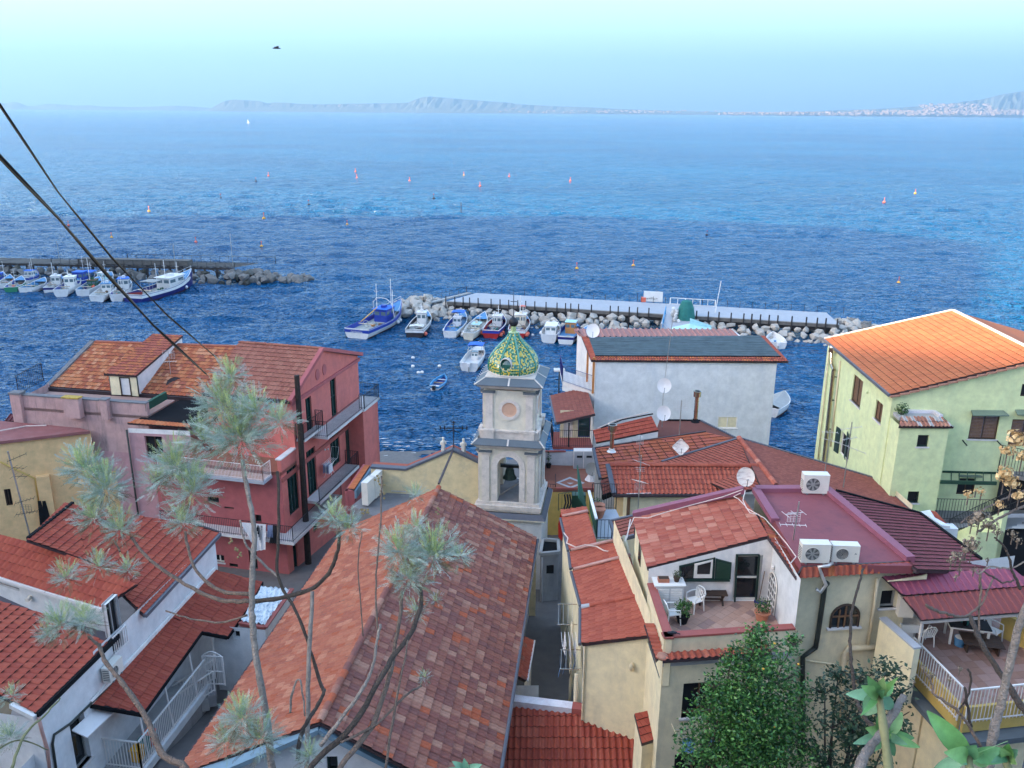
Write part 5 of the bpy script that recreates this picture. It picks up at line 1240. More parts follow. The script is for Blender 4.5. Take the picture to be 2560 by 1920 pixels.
def shrub(name,label,c,r,n,leaf,mts,pot=None,cat='plant',sq=(1,1,1),group=None,stems=6,mn=0.):
 t=thing(name,label,cat,c,group,world=False); rng=random.Random(int(c[0]*100)+n)
 if pot:
  m=MB(); k=pot[0]; m.lathe([(k*.7,0),(k*.95,k*1.2),(k*1.08,k*1.2),(k*1.08,k*1.4),(k*.9,k*1.4)],(0,0,0),pot[1],14); m.lathe([(k*.9,k*1.38),(.01,k*1.4)],(0,0,0),'soil',12); m.build('pot',t); hz=k*1.4
 else: hz=0
 m=MB()
 for i in range(stems):
  a=rng.uniform(0,6.28); e=V(math.cos(a)*r*.5*sq[0],math.sin(a)*r*.5*sq[1],hz+r*sq[2]*rng.uniform(.8,1.4)); m.tube([(0,0,hz-.05),V(e.x*.3,e.y*.3,hz+(e.z-hz)*.5),e],[r*.05,r*.035,r*.015],'bark',5)
 m.build('stem',t)
 m=MB(); 
 for i in range(n):
  a=rng.uniform(0,6.28); cz=rng.uniform(-1,1); rr=r*rng.uniform(.45,1.)**.6*(1+.25*math.sin(a*3+cz*4)); s=math.sqrt(1-cz*cz)
  p=V(rr*s*math.cos(a)*sq[0],rr*s*math.sin(a)*sq[1],hz+r*sq[2]*.95+rr*cz*sq[2])
  if p.z<hz+mn: continue
  d=(V(rng.gauss(0,1),rng.gauss(0,1),rng.gauss(.2,.8))).normalized(); e=d.orthogonal().normalized(); e=(e*math.cos(i)+d.cross(e)*math.sin(i)); l=leaf*rng.uniform(.6,1.3)
  m.poly([p,p+d*l*.5+e*l*.25,p+d*l,p+d*l*.5-e*l*.25],rng.choice(mts))
 m.build('foliage',t,kind='stuff'); return t
LG=[mat('leaf_%d'%i,c,rough=.5,var=.25,scale=20,spec=.4) for i,c in enumerate([(.03,.085,.02),(.045,.12,.03),(.06,.15,.035),(.02,.06,.02)])]
LO=[mat('leaf_olive_%d'%i,c,rough=.6,var=.25,scale=20) for i,c in enumerate([(.07,.10,.05),(.10,.13,.07),(.05,.08,.04)])]
q=pz('f',200,840,COURT[1]-.85); shrub('potted_plant','mass of potted plants behind the iron balcony railing beside the tower',q,.45,260,.13,LG,sq=(1.3,.8,.7))
q=pz('f',215,340,COURT[1]); shrub('cactus','tall dark potted cactus against the white wall of the red terrace',q,.18,80,.12,LG,pot=(.2,'membrane_black'),sq=(.7,.7,3.2),stems=3)
# ------------------------------------------------------------------ cluster of red roofs right of the tower
def red_roofs():
 t=thing('red_roofed_house','low house with joined red tile roofs in front of the big white house','house',(12,47,3))
 # a: lean-to with white wall under its front edge
 z0,z1=9.75,10.8
 fl,fr=pz('D',310,1128,z0),pz('D',850,1020,z0+.9); plv=vpl(fl,fr); 
 bl=pz('D',290,1022,z0+.5); pa=pl3(fl,fr,bl); 
 A=[pp('D',x,y,pa) for x,y in((312,1130),(850,1022),(790,898),(285,1022))]
 tiled(t,A,A[0],A[1],.22,.30,P_FLAT,TS_red,indiv=150,hh=.02)
 Wall(t,at(A[0],0)+V(0,.06,0),at(A[1],0)+V(0,.06,0),0,0,'stucco_white',poly=[(0,0),((at(A[1],0)-at(A[0],0)).length,0),((at(A[1],0)-at(A[0],0)).length,A[1].z-.12),(0,A[0].z-.12)])
 m=MB(); m.tube([A[3]+V(.5,0,.15),A[3].lerp(A[2],.5)+V(0,.1,.2),A[2]+V(.1,0,.15)],.05,'cable',6); m.tube([A[3]+V(.3,.1,.1),A[3].lerp(A[2],.4)+V(0,.2,.22),A[2]+V(-.2,.1,.22)],.035,'wire_white',6); m.build('cable_bundle',t)
 # b: brown membrane behind
 zb=10.05; B=[pz('D',800,1105,zb-.5),pz('D',1250,1043,zb-.1),pz('D',1530,1090,zb-.2),pz('D',1215,945,zb+.3),pz('D',830,945,zb+.3)]
 pb=pl3(B[0],B[2],B[4]); B=[pp('D',x,y,pb) for x,y in((800,1110),(1260,1100),(1540,1100),(1215,940),(860,935))]
 m=MB(); m.prism(B,V(0,0,-.15),'membrane_brown'); m.build('flat_roof',t)
 m=MB(); m.bar(B[4]+V(0,0,.03),B[3]+V(0,0,.03),.12,.08,'membrane_black'); m.bar(B[3]+V(0,0,.03),B[2]+V(0,0,.03),.14,.08,'gutter_slate'); m.build('roof_trim',t)
 # c: large left plane, orange-brown with rows of dark vents
 C0,C1,C2=pz('D',362,1440,9.0),pz('D',300,1180,9.85),pz('D',1255,1040,10.3)
 pc=pl3(C0,C1,C2)
 C=[pp('D',x,y,pc) for x,y in((362,1440),(430,1312),(880,1292),(1500,1100),(1258,1040),(1240,1043),(305,1180))]
 cv=[pp('D',x,y,pc) for x,y in((360,1440),(900,1300),(1530,1105),(1258,1038),(302,1180))]
 eA,eB=cv[0],cv[4]
 tiled(t,cv,pp('D',360,1500,pc),pp('D',900,1440,pc),.40,.31,P_FLAT,TS_sun[:0]+TS_redb[1:2]+[TS_orange[2]],indiv=240,hh=.02)
 # dark vent notches in the joints
 nn=pc[1] if pc[1].z>0 else -pc[1]
 for k in range(13):
  m=MB(); ax,ay=300+k*72,1185-k*10
  for j in range(11):
   x=ax+30+j*9.0; y=ay+14+j*13.0
   if y>1292-(max(0,x-880)*.3) or y>1420: continue
   p=pp('D',x,y,pc)+nn*.05; m.ob(p,V(.08,0,0),V(0,.05,.01),(0,0,.02),'void_dark')
  m.build('vent_notch',t,kind='stuff')
 m=MB(); m.bar(cv[0]+V(-.1,0,.0),cv[4]+V(-.1,0,.0),.16,.2,'gutter_slate'); m.build('verge',t)
 m=MB(); m.bar(cv[4]+V(0,.05,.02),cv[3]+V(0,.05,.02),.12,.1,'gutter_brown'); m.build('verge',t)
 # d: middle plane right of the valley; e: ridge; f: right plane
 R0,R1=pz('D',1545,1092,10.4),pz('D',1865,1500,10.4)
 D3=pz('D',880,1292,9.5); pd=pl3(R0,R1,D3)
 D=[pp('D',x,y,pd) for x,y in((880,1294),(1545,1093),(1865,1500),(1490,1560))]
 tiled(t,D,D[0],D[3],.24,.26,P_FLAT,TS_redb+TS_mix[:1],indiv=280,hh=.018)
 ridge(t,R0+V(0,0,.04),R1+V(0,0,.04),TS_mix[:3]+TS_redb,r=.16,l=.42)
 F2,F3=pz('M',930,200,9.3),pz('M',1235,472,9.3); pf=pl3(R0,R1,(F2+F3)/2)
 Fp=[R0,R1]+[pp('M',x,y,pf) for x,y in((1240,480),(925,198))]+[pp('D',1820,1190,pf)]
 q=[pp('D',1545,1092,pf),pp('M',-30,330,pf),pp('M',700,560,pf),pp('M',1240,480,pf),pp('M',925,198,pf)]
 tiled(t,q,q[3],q[4],.2,.22,P_FLAT,TS_brown,indiv=0,hh=.014,name='small_roof_tile')
 m=MB(); m.bar(q[0]+V(0,.05,.04),q[4]+V(0,.05,.04),.14,.1,'gutter_slate'); m.bar(q[4]+V(.05,0,.04),q[3]+V(.05,0,.04),.14,.1,'gutter_slate'); m.build('roof_trim',t)
 m=MB(); m.bar(pp('D',880,1296,pd)+V(0,0,.05),pp('D',1540,1096,pd)+V(0,0,.05),.16,.08,'gutter_slate'); m.build('valley_flashing',t)
 Wall(t,at(q[4],0),at(q[3],0),0,9.7,'stucco_beige',face=(90,40,5))
 # g: front roof of barrel tiles and its ridge
 G0,G1=pz('D',480,1572,9.5),pz('D',1500,1572,9.5); zg=10.45
 H0=pz('D',405,1318,zg); pg=pl3(G0,G1,H0+(G1-G0).normalized()*.8)
 g=[pp('D',x,y,pg) for x,y in((485,1574),(1480,1574),(1700,1335),(430,1325))]
 tiled(t,g,g[0],g[1],.25,.36,P_COPPO,TS_redb,indiv=300,hh=.05)
 ridge(t,g[3]+V(0,0,.05),g[2]+V(0,0,.05),TS_redb,r=.17,l=.4)
 bg=[g[3],g[2],pp('D',1500,1250,pg)+V(0,1,-1.2),pp('D',420,1290,pg)+V(0,1,-1.2)]; m=MB(); m.poly(bg,TS_redb[0]); m.build('rear_slope',t)
 m=MB(); m.bar(g[0]+V(-.12,0,.04),g[3]+V(-.12,0,.06),.26,.14,'gutter_slate'); m.build('verge',t)
 m=MB(); m.bar(g[0]+V(-.2,-.08,-.06),g[1]+V(0,-.08,-.06),.14,.14,'gutter_brown'); m.build('gutter',t)
 # small tiled return left of the verge
 k=[pp('D',x,y,(C0,pc[1])) for x,y in((350,1455),(440,1430),(470,1550),(375,1590))]
 tiled(t,k,k[3],k[2],.3,.3,P_FLAT,TS_brown,indiv=20,hh=.015,thick=.2); m=MB(); m.bar(k[3]+V(-.05,0,-.1),k[2]+V(0,0,-.1),.12,.3,'membrane_black'); m.build('fascia',t)
 # walls below
 w0,w1=at(pp('D',585,1600,vpl(g[0]+V(0,.35,0),g[1]+V(0,.35,0))),0),at(g[1],0)+V(.6,.35,0)
 Wall(t,w0,w1,0,9.45,'stucco_cream'); Wall(t,w0,w0+V(0,4,0),0,9.3,'stucco_cream',face=(0,45,5))
 m=MB(); m.box((w0.x+.05,w0.y-.12,8.3),.16,.18,2.0,'wood_brown'); m.box((w0.x-.5,w0.y-.05,8.6),.5,.1,1.2,'stucco_yellow'); m.build('porch_post',t)
 return t,pc,pd,pg,pf
RR=red_roofs()
def opl(x,y,pl,n='D'): return pp(n,x,y,pl)
dish('satellite_dish','square white satellite dish with a rust stain on the orange brown roof',opl(1035,1262,RR[1]),.50,185,28,'dish_rust',pole=.72,square=True)
p=opl(885,1010,RR[1]); dish('satellite_dish','cream round satellite dish standing behind the white gabled lean-to roof',at(p,10.6),.46,178,20,'dish_white',pole=.9)
p2=at(p,10.5)+V(.15,1.2,0); dish('satellite_dish','white satellite dish on a tall aerial mast against the big white wall',p2,.46,185,15,'dish_white',pole=2.5)
mast('tv_aerial','very tall thin aerial mast rising from a dish across the grey roof',p2+V(0,.1,2.4),5.2,[('y',3.9,1.0,2,150,.1,'alu',-.5),('y',5.0,.4,2,120,.1,'alu',-.5)],r=.018,lean=(.35,0))
mast('tv_aerial','aerial mast with wide wire grid beside the steel flue',pz('D',1030,1060,10.6),2.3,[('p',2.15,180,.95,'alu'),('p',1.95,180,.8,'alu')],r=.03)
flue('flue','steel flue with round cowl rising against the big white wall',pz('D',1168,950,10.9),2.1,.13,.24,'steel flues on the red roofs')
flue('flue','steel flue with broad cowl on the orange brown roof near its left edge',pz('D',445,1205,10.2),1.75,.13,.26,'steel flues on the red roofs',base='alu')
mast('tv_aerial','aerial mast with white head near the left flue on the orange brown roof',pz('D',680,1330,10.4),1.9,[('y',1.85,.35,3,150,.3,'rail_white'),('p',1.5,180,.4,'alu')])
mast('tv_aerial','tall aerial mast with several yagi antennas in front of the red barrel tile roof',pz('L',672,498,9.3),3.4,[('y',3.0,.95,4,230,.55,'alu',.5),('y',2.6,.5,3,180,.55,'alu'),('y',1.9,1.0,8,225,.6,'wire_white',.45),('p',1.6,180,.5,'alu'),('y',1.2,1.3,4,265,.15,'rail_white')],r=.03)
# ------------------------------------------------------------------ strip of small roofs along the alley
def strip_roofs():
 t=thing('alley_house','narrow house along the alley under a strip of small red tile roofs','house',(4,34,3))
 ze,sl=10.9,.33
 e0,e1=pz('J',1570,1412,ze),pz('J',1572,1090,ze)
 # one plane per section, all falling to the alley on the left
 def sec(px,zs,mats,n,tw=.27,tl=.30):
  q=[pz('J',x,y,z) for (x,y),z in zip(px[:3],zs)]; pl=pl3(*q); P=[pp('J',x,y,pl) for x,y in px]
  tiled(t,P,P[0],P[-1],tw,tl,P_MARS,mats,indiv=n,hh=.03); return pl,P
 # px order: front-left(eave), front-right, back-right, back-left(eave)
 a,A=sec([(1570,1415),(2152,1345),(2085,1000),(1572,1100)],[ze,ze+1.0,ze+1.0],TS_redb,200)
 b,B=sec([(1572,1085),(2085,985),(1990,665),(1492,790)],[ze,ze+1.0,ze+.95],TS_redb,200)
 c,C=sec([(1488,765),(1980,650),(1840,540),(1470,625)],[ze,ze+.95,ze+.8],TS_redb,120)
 d,D=sec([(1465,608),(1700,545),(1620,285),(1398,328)],[ze-.1,ze+.45,ze+.4],TS_redb,160)
 e,E=sec([(1400,320),(1630,275),(1612,230),(1388,262)],[ze-.15,ze+.4,ze+.4],TS_redb,30)
 ridge(t,A[3]+V(0,-.03,.03),A[2]+V(0,-.03,.03),TS_redb+[MT['concrete_pale']],r=.11,l=.36,wts=[4,4,4,1])
 for P,w in((B,'pipe_pink'),(C,'pipe_pink'),(D,'pipe_pink')):
  pipe(t,[P[3]+V(.05,0,.12),P[2]+V(0,0,.12)],.075,w,'half_round_coping')
 for P in(A,B,C,D): 
  m=MB(); m.tube([P[0]+V(-.07,0,-.03),P[3]+V(-.07,0,-.03)],.07,'gutter_slate',8); m.build('gutter',t)
 # alley façade
 al0,al1=at(A[0],0)+V(.12,0,0),at(A[3],0)+V(.12,0,0)
 Wall(t,al0,al1,0,ze-.1,'stucco_white',face=(-2,35,5)); Wall(t,al1,at(D[0],0)+V(.15,0,0),0,ze-.1,'stucco_cream',face=(-2,35,5)); Wall(t,at(D[0],0)+V(.15,0,0),at(E[3],0)+V(.15,0,0),0,ze-.2,'stucco_cream',face=(-2,40,5))
 # gable end towards us
 f0,f1=at(A[0],0)+V(.1,.12,0),at(A[1],0)+V(0,.12,0); L=(f1-f0).length
 Wall(t,f0,f1,4,0,'stucco_cream',poly=[(0,0),(L,0),(L,A[1].z-4.12),(0,A[0].z-4.12)],wins=[])
 q=pp('K',1305,770,vpl(f0,f1)); m=MB(); blob(m,q+V(0,-.12,0),.14,'pipe_cream',2,2,(.7,.8,1.3),.02); m.build('bulkhead_lamp',t,smooth=True)
 # cream wall rising behind the strip on the right
 g0,g1=at(A[1],0)+V(.02,.1,0),at(C[2],0)
 Wall(t,g0,g1,0,ze+1.9,'stucco_cream',face=(0,30,10))
 for k in(0,.35): pipe(t,[at(C[2],ze+1.2)+V(.1+k,-.15,0),at(C[2],ze+.6)+V(.25+k,-1.2,0)],.09,'pipe_cream','cream_pipe')
 # drains on the alley wall
 pipe(t,[al0+V(-.2,.9,ze-2),al0+V(-.2,.9,4)],.08,'pipe_cream'); pipe(t,[al0+V(-.25,3,ze-1.),al0+V(-.25,3,4)],.06,'pipe_cream')
 return t,A,al0,ze
ST=strip_roofs()
def alley_things():
 t,A,al0,ze=ST
 # washing lines on brackets over the alley
 for k,(y0,zz,L) in enumerate(((1.2,ze-2.0,1.0),(3.4,ze-1.4,1.2))):
  r=thing('clothes_line',['metal clothes line frame with dark washing low over the alley','metal clothes line frame with a black garment high over the alley'][k],'clothes line',al0+V(0,y0,zz))
  m=MB(); a=al0+V(0,y0,zz); 
  for q in(a,a+V(.1,L*1.3,0)): m.bar(q,q+V(-.85,0,.0),.03,.03,'steel')
  for j in range(4): m.tube([a+V(-.2-.2*j,0,0),a+V(-.1-.2*j,L*1.3,0)],.008,'alu',4)
  m.build('frame',r)
  rng=random.Random(k)
  for j in range(9 if k==0 else 2):
   q=a+V(-.2-.2*(j%4),.15+rng.uniform(0,L),0); h=rng.uniform(.5,1.1); w=rng.uniform(.15,.4); m=MB()
   m.poly([q,q+V(0,w,0),q+V(.05,w*.9,-h*.5),q+V(.0,w,-h),q+V(-.06,.03,-h*.95),q+V(.03,0,-h*.5)],'cloth_black' if (k or j%3) else 'cloth_blue'); m.build('washing',r)
 c=pz('J',1385,400,ze-1.2); m=MB(); 
 m.mesh([c+V(0,0,.8),c+V(.2,.5,.8),c+V(.25,.3,-.3),c+V(.1,-.1,-.8),c+V(-.1,-.2,-.5),c+V(-.12,0,.1)],[(0,1,2,5),(5,2,3,4)],'cloth_red'); tag(m.build('red_cloth',None),'red cloth hanging at the alley end of the strip of small roofs','cloth')
 # drying rack with pale cloths
 r=thing('drying_rack','white drying rack with pale cloths on the alley wall','drying rack',al0+V(-.4,1.6,ze-1.8)); m=MB()
 for j in range(5): m.tube([al0+V(-.1-.15*j,2.0,ze-1.5),al0+V(-.1-.15*j,3.0,ze-1.5)],.012,'rail_white',4)
 m.build('frame',r); 
 for j in range(3):
  q=al0+V(-.15-.2*j,2.1+.2*j,ze-1.5); m=MB(); m.poly([q,q+V(0,.6,0),q+V(-.05,.6,-.9),q+V(.02,0,-.8)],'cloth_white'); m.build('cloth',r)
 # grey annex with flat roof at the tower's foot and lane wall
 t2=thing('grey_annex','small dark grey annex with recessed flat roof in the alley below the tower','annex',(2.2,40,3))
 z=6.6; a,b=pz('J',1212,650,z),pz('J',1372,635,z); c,d=pz('J',1365,535,z),pz('J',1235,525,z)
 m=MB(); m.prism([a,b,c,d],V(0,0,-5.8),'stucco_grey'); m.build('wall',t2)
 m=MB()
 P=[a,b,c,d]; cc=sum((p for p in P),V(0,0,0))/4
 for i in range(4):
  p,q=P[i],P[(i+1)%4]; m.bar(p+V(0,0,.08),q+V(0,0,.08),.16,.18,'concrete')
 m.build('parapet',t2); m=MB(); m.poly([p.lerp(cc,.05)+V(0,0,.01) for p in P],'membrane_black'); m.build('roof_membrane',t2)
 w=pp('J',1295,770,vpl(a,b)); m=MB(); m.box(w+V(0,-.01,0),.42,.06,.5,'void_dark'); m.build('window',t2)
 pipe(t2,[a+V(.1,-.08,-.1),a+V(.15,-.08,-5)],.05,'stucco_grey')
 # tiled lean-to on the nave wall over the alley
 t3=thing('lean_to','small tiled lean-to with white wall on the nave side of the alley','lean-to',(-.2,27,6))
 z=7.9; q=[pz('K',300,860,z-.25),pz('K',400,905,z-.6),pz('K',460,555,z-.6),pz('K',365,520,z-.25)]
 pl=pl3(q[0],q[1],q[3]); q=[pp('K',x,y,pl) for x,y in((300,858),(400,905),(462,558),(365,518))]
 tiled(t3,q,q[1],q[2],.3,.3,P_MARS,TS_redb+TS_old[:1],indiv=60); m=MB(); m.bar(q[1]+V(.05,0,-.02),q[2]+V(.05,0,-.02),.07,.1,'dish_white'); m.build('edge',t3)
 e0,e1=at(q[0],0)+V(.0,0,0),at(q[1],0)+V(-.08,0,0); Wall(t3,e0,e1+V(.6,-.1,0),1,q[1].z-.15,'stucco_white',face=(0,10,6)); Wall(t3,e1,at(q[2],0)+V(-.08,0,0),1,q[1].z-.15,'stucco_white',face=(8,30,5))
alley_things()
# small roof terrace with green screen between strip and red roofs
def mini_terrace():
 t=thing('roof_terrace','little roof terrace with green screen, iron rails and terracotta pots','terrace',(6,39,8))
 z=9.6; q=lambda x,y,zz=z: pz('f',x,y,zz)
 m=MB(); m.prism([q(1045,1575),q(1310,1572),q(1440,1190),q(1380,1060),q(1130,1060),q(1030,1200)],V(0,0,-.3),'concrete_pale'); m.build('terrace_floor',t)
 a,b=q(1040,1560),q(925,1080); plv=vpl(a,b); ta,tb=pp('f',1045,1230,plv),pp('f',915,740,plv)
 m=MB(); m.prism([a,b,tb,ta],V(.05,0,0),'green_screen'); m.build('screen',t); m=MB(); m.bar(ta,tb,.14,.08,'dish_white'); m.build('top_rail',t)
 railing(t,[q(1050,1570),q(1305,1568)],1.05,'iron_black',sp=.15); railing(t,[q(960,1050,z-.2),q(1380,1060,z-.2)],1.5,'iron_black',sp=.13)
 m=MB(); p0,p1=q(1040,1575),q(1310,1575); m.prism([p0,p1,at(p1,5),at(p0,5)],V(0,.1,0),'stucco_cream'); m.build('wall',t)
 # small canopy with dark frame to the right
 zc=10.9; c=[pz('f',1380,1600,zc-.4),pz('f',1690,1510,zc-.1),pz('f',1650,1180,zc),pz('f',1290,1270,zc-.3)]
 pl=pl3(c[0],c[1],c[3]); c=[pp('f',x,y,pl) for x,y in((1385,1600),(1700,1515),(1700,1175),(1285,1270))]
 tiled(t,c,c[0],c[1],.3,.3,P_FLAT,TS_brown+TS_brown,indiv=60,hh=.015,thick=.12)
 m=MB()
 for i in(0,2,3): m.bar(c[i],c[(i+1)%4],.14,.16,'gutter_slate')
 m.build('frame',t)
 m=MB(); m.box(at(c[0],zc-1.6)+V(.1,.1,0),.1,.1,2.6,'membrane_black'); m.build('post',t)
 g=thing('garden_screen','green trellis and dark green bin above the strip of roofs','trellis',q(500,1000)); z2=9.2
 railing(g,[pz('f',385,1080,z2),pz('f',790,1010,z2)],1.0,'iron_green',sp=.2); m=MB(); p=pz('f',735,1010,z2); m.box(p+V(0,.1,.35),.75,.5,.75,'iron_green'); m.build('bin',g)
 for k in range(3):
  m=MB(); p=pz('f',480+k*45,1060,z2); m.tube([p,p+V(.1,0,.4),p+V(.02,0,.9)],.05,'cloth_black',5); m.build('hose',g)
 m=MB(); p0=pz('f',730,870,z2+1); m.prism([p0,p0+V(.5,.1,-.9),p0+V(.1,2,.6),p0+V(.05,2.2,1.0)],V(.05,0,0),'green_screen'); m.build('green_sail',g)
 for k,(x,y,l) in enumerate(((1085,1130,'upper terracotta pot by the green screen'),(1090,1200,'lower terracotta pot by the green screen'))):
  p=q(x,y); r=thing('terracotta_pot',l,'pot',p,'terracotta pots on the little roof terrace',world=False); m=MB(); m.lathe([(.18,0),(.28,.3),(.27,.42),(.33,.44),(.33,.52),(.27,.52)],(0,0,0),'terracotta',16); m.build('body',r,smooth=False); m=MB(); m.lathe([(.26,.47),(.01,.48)],(0,0,0),'soil',12); m.build('soil',r)
 shrub('potted_plant','bushy green plant behind the two terracotta pots',q(1040,1070),.25,120,.1,LG,pot=(.18,'terracotta'))
mini_terrace()
# ------------------------------------------------------------------ house with the roof terrace
def terrace_house():
 t=thing('terrace_house','cream house with tiled white walled roof terrace and purple flat roof','house',(9,27,4))
 zf=12.6; zp=13.5
 A=pz('L',905,1565,zp); B=pz('L',2030,1490,zp); C=pz('L',755,1100,zp)
 # back wall of the terrace
 b0,b1=pz('L',1490,1255,zf),pz('L',1690,1255,zf); ub=(b1-b0).normalized(); ub=V(ub.x,ub.y,0).normalized()
 plb=(b0,V(-ub.y,ub.x,0)); nb=V(-ub.y,ub.x,0)
 pr=lambda x,y: pp('L',x,y,plb)
 L0=pr(765,1000); R0=pr(1790,1255); 
 def s(p): return (at(p,0)-at(L0,0)).dot(ub)
 tl,tr=pr(765,975),pr(1795,705); poly=[(0,0),(s(R0),0),(s(R0),tr.z-zf),(0,tl.z-zf)]
 w=Wall(t,L0,R0,zf,0,'stucco_white',poly=poly,reveal=.16,wins=[
  W('L',1518,855,1712,1255,cols=1,rows=2,glass='glass_dark',frame='frame_white',name='door',fw=.09)])
 # trapezoid window under the sloping eave, with one open green shutter
 m=MB(); q=[pr(1028,945),pr(1340,872),pr(1330,1055),pr(1028,1060)]; out=-nb
 m.prism([p+out*.015 for p in q],out*.03,'frame_green'); wn=m.build('window',t)
 m=MB(); q2=[pr(1045,958),pr(1155,932),pr(1140,1045),pr(1045,1048)]; m.prism([p+out*.05 for p in q2],out*.01,'glass_dark'); CHILD(m.build('pane'),wn)
 m=MB(); q3=[pr(1160,925),pr(1318,888),pr(1308,1045),pr(1150,1045)]; m.prism([p+out*.05 for p in q3],out*.03,'frame_white'); CHILD(m.build('sash'),wn)
 m=MB(); q4=[pr(1185,935),pr(1300,905),pr(1290,1010),pr(1180,1010)]; m.prism([p+out*.085 for p in q4],out*.005,'glass_dark'); CHILD(m.build('pane'),wn)
 m=MB(); m.bar(pr(1028,1063)+out*.08,pr(1460,1063)+out*.08,.14,.05,'frame_green'); CHILD(m.build('sill'),wn)
 m=MB(); q5=[pr(1345,880),pr(1480,915),pr(1470,1058),pr(1335,1055)]; m.prism([p+out*.03 for p in q5],out*.04,'frame_green'); CHILD(m.build('shutter'),wn)
 m=MB(); 
 for k in range(13):
  f_=k/13+.03; a=q5[3].lerp(q5[0],f_*.9)+out*.075; b=q5[2].lerp(q5[1],f_*.9)+out*.075; a=a.lerp(b,.08); b=b.lerp(a,.08); m.bar(a,b,.03,.03,'iron_green')
 CHILD(m.build('shutter_slats'),wn)
 m=MB(); m.bar(pr(1482,1262)+out*.1,pr(1690,1262)+out*.1,.3,.06,'floor_terrace_b'); m.build('door_step',t)
 # dark green door lining
 m=MB(); m.bar(pr(1508,1255)+out*.02,pr(1528,855)+out*.02,.05,.09,'frame_green'); m.bar(pr(1690,1255)+out*.02,pr(1722,855)+out*.02,.05,.12,'frame_green'); m.bar(pr(1520,852)+out*.02,pr(1722,852)+out*.02,.05,.05,'frame_green'); m.build('door_frame',t)
 # right-hand white wall with the arched niche
 rw0=R0; rw1=pz('L',2030,1480,zp+.0); 
 rr=at(rw1,0)-at(rw0,0); Lr=rr.length; plr=vpl(at(rw0,0),at(rw1,0)); sr_=lambda x,y:(lambda w_:((at(w_,0)-at(rw0,0)).dot(rr.normalized()),w_.z-zf))(pp('L',x,y,plr))
 tt=sr_(2070,1050)
 Wall(t,rw0,rw1,zf,0,'stucco_blue_white',poly=[(0,-.3),(Lr,-.3),(Lr,tt[1]),(0,tr.z-zf+.05)],face=(0,24,14))
 m=MB(); ct=[sr_(1815,1290),sr_(1812,1110),sr_(1835,1015),sr_(1855,1010),sr_(1868,1080),sr_(1868,1180),sr_(1862,1330)]
 c0=min(x for x,y in ct); c1=max(x for x,y in ct); zt=max(y for x,y in ct); 
 ur=rr.normalized(); nr_=V(ur.y,-ur.x,0); nr_ = nr_ if nr_.x<0 else -nr_
 ptsn=[(c0,.02),(c1,.02)]+[((c0+c1)/2+(c1-c0)/2*math.cos(a),zt-(c1-c0)/2+(c1-c0)/2*math.sin(a)) for a in np.linspace(0,math.pi,9)]
 m.prism([at(rw0,zf)+ur*a+V(0,0,b)+nr_*.01 for a,b in ptsn],nr_*.02,'glass_dark'); nw=m.build('arched_window',t)
 m=MB()
 for k in range(1,4): x=c0+(c1-c0)*k/4; m.bar(at(rw0,zf)+ur*x+nr_*.05,at(rw0,zf+zt-.15)+ur*x+nr_*.05,.03,.03,'rail_white')
 for k in range(1,5): z_=zt*k/5; m.bar(at(rw0,zf+z_)+ur*c0+nr_*.05,at(rw0,zf+z_)+ur*c1+nr_*.05,.03,.03,'rail_white')
 m.tube([at(rw0,zf)+ur*a+V(0,0,b)+nr_*.05 for a,b in ptsn[1:]],.03,'frame_white',4); CHILD(m.build('grille'),nw)
 a,b=sr_(1853,965); m=MB(); blob(m,at(rw0,zf+b)+ur*a+nr_*.06,.11,'marble_grey',1,1,(.6,1,1.2),.03); m.build('wall_lamp',t)
 # terrace floor: diagonal tiles laid one by one
 F=[pz('L',780,1150,zf),pz('L',940,1545,zf),pz('L',2010,1470,zf),at(R0,zf),at(L0,zf)]
 fl=[at(L0,zf),at(A,zf),at(B,zf),at(R0,zf)]
 m=MB(); m.prism([p for p in fl],V(0,0,-.25),'concrete'); m.build('terrace_slab',t)
 cp=ccw([(p.x,p.y) for p in fl]); ts=.33; g=V(math.cos(R(42)),math.sin(R(42)),0); h=V(-g.y,g.x,0); cen=at((A+B)/2,0)+V(0,1.5,0); rng=random.Random(2)
 ca=[]
 for k in range(3):
  q_=MB(); q_.ob((0,0,0),V(ts-.012,0,0),V(0,ts-.012,0),(0,0,.012),['floor_terrace','floor_terrace_b','floor_brown_b'][k]); ca.append(q_.data('floor_tile'))
 Mg=Matrix(((g.x,h.x,0,0),(g.y,h.y,0,0),(0,0,1,0),(0,0,0,1)))
 for i in range(-14,15):
  for j in range(-14,15):
   o=cen+g*(i*ts)+h*(j*ts); sq=[o,o+g*ts,o+g*ts+h*ts,o+h*ts]; c=clip([(p.x,p.y) for p in sq],cp)
   if not c: continue
   ar=abs(sum(c[a_][0]*c[(a_+1)%len(c)][1]-c[(a_+1)%len(c)][0]*c[a_][1] for a_ in range(len(c))))/2
   k=rng.choice([0,0,0,1,1,2])
   if ar>.999*ts*ts: ob=bpy.data.objects.new('floor_tile',ca[k]); link(ob,t); ob.matrix_basis=Matrix.Translation(at(o,zf+.002+rng.uniform(0,.003)))@Mg
   elif ar>.01: q_=MB(); q_.prism([V(x,y,zf+.012) for x,y in c],V(0,0,-.01),['floor_terrace','floor_terrace_b','floor_brown_b'][k]); q_.build('floor_tile',t)
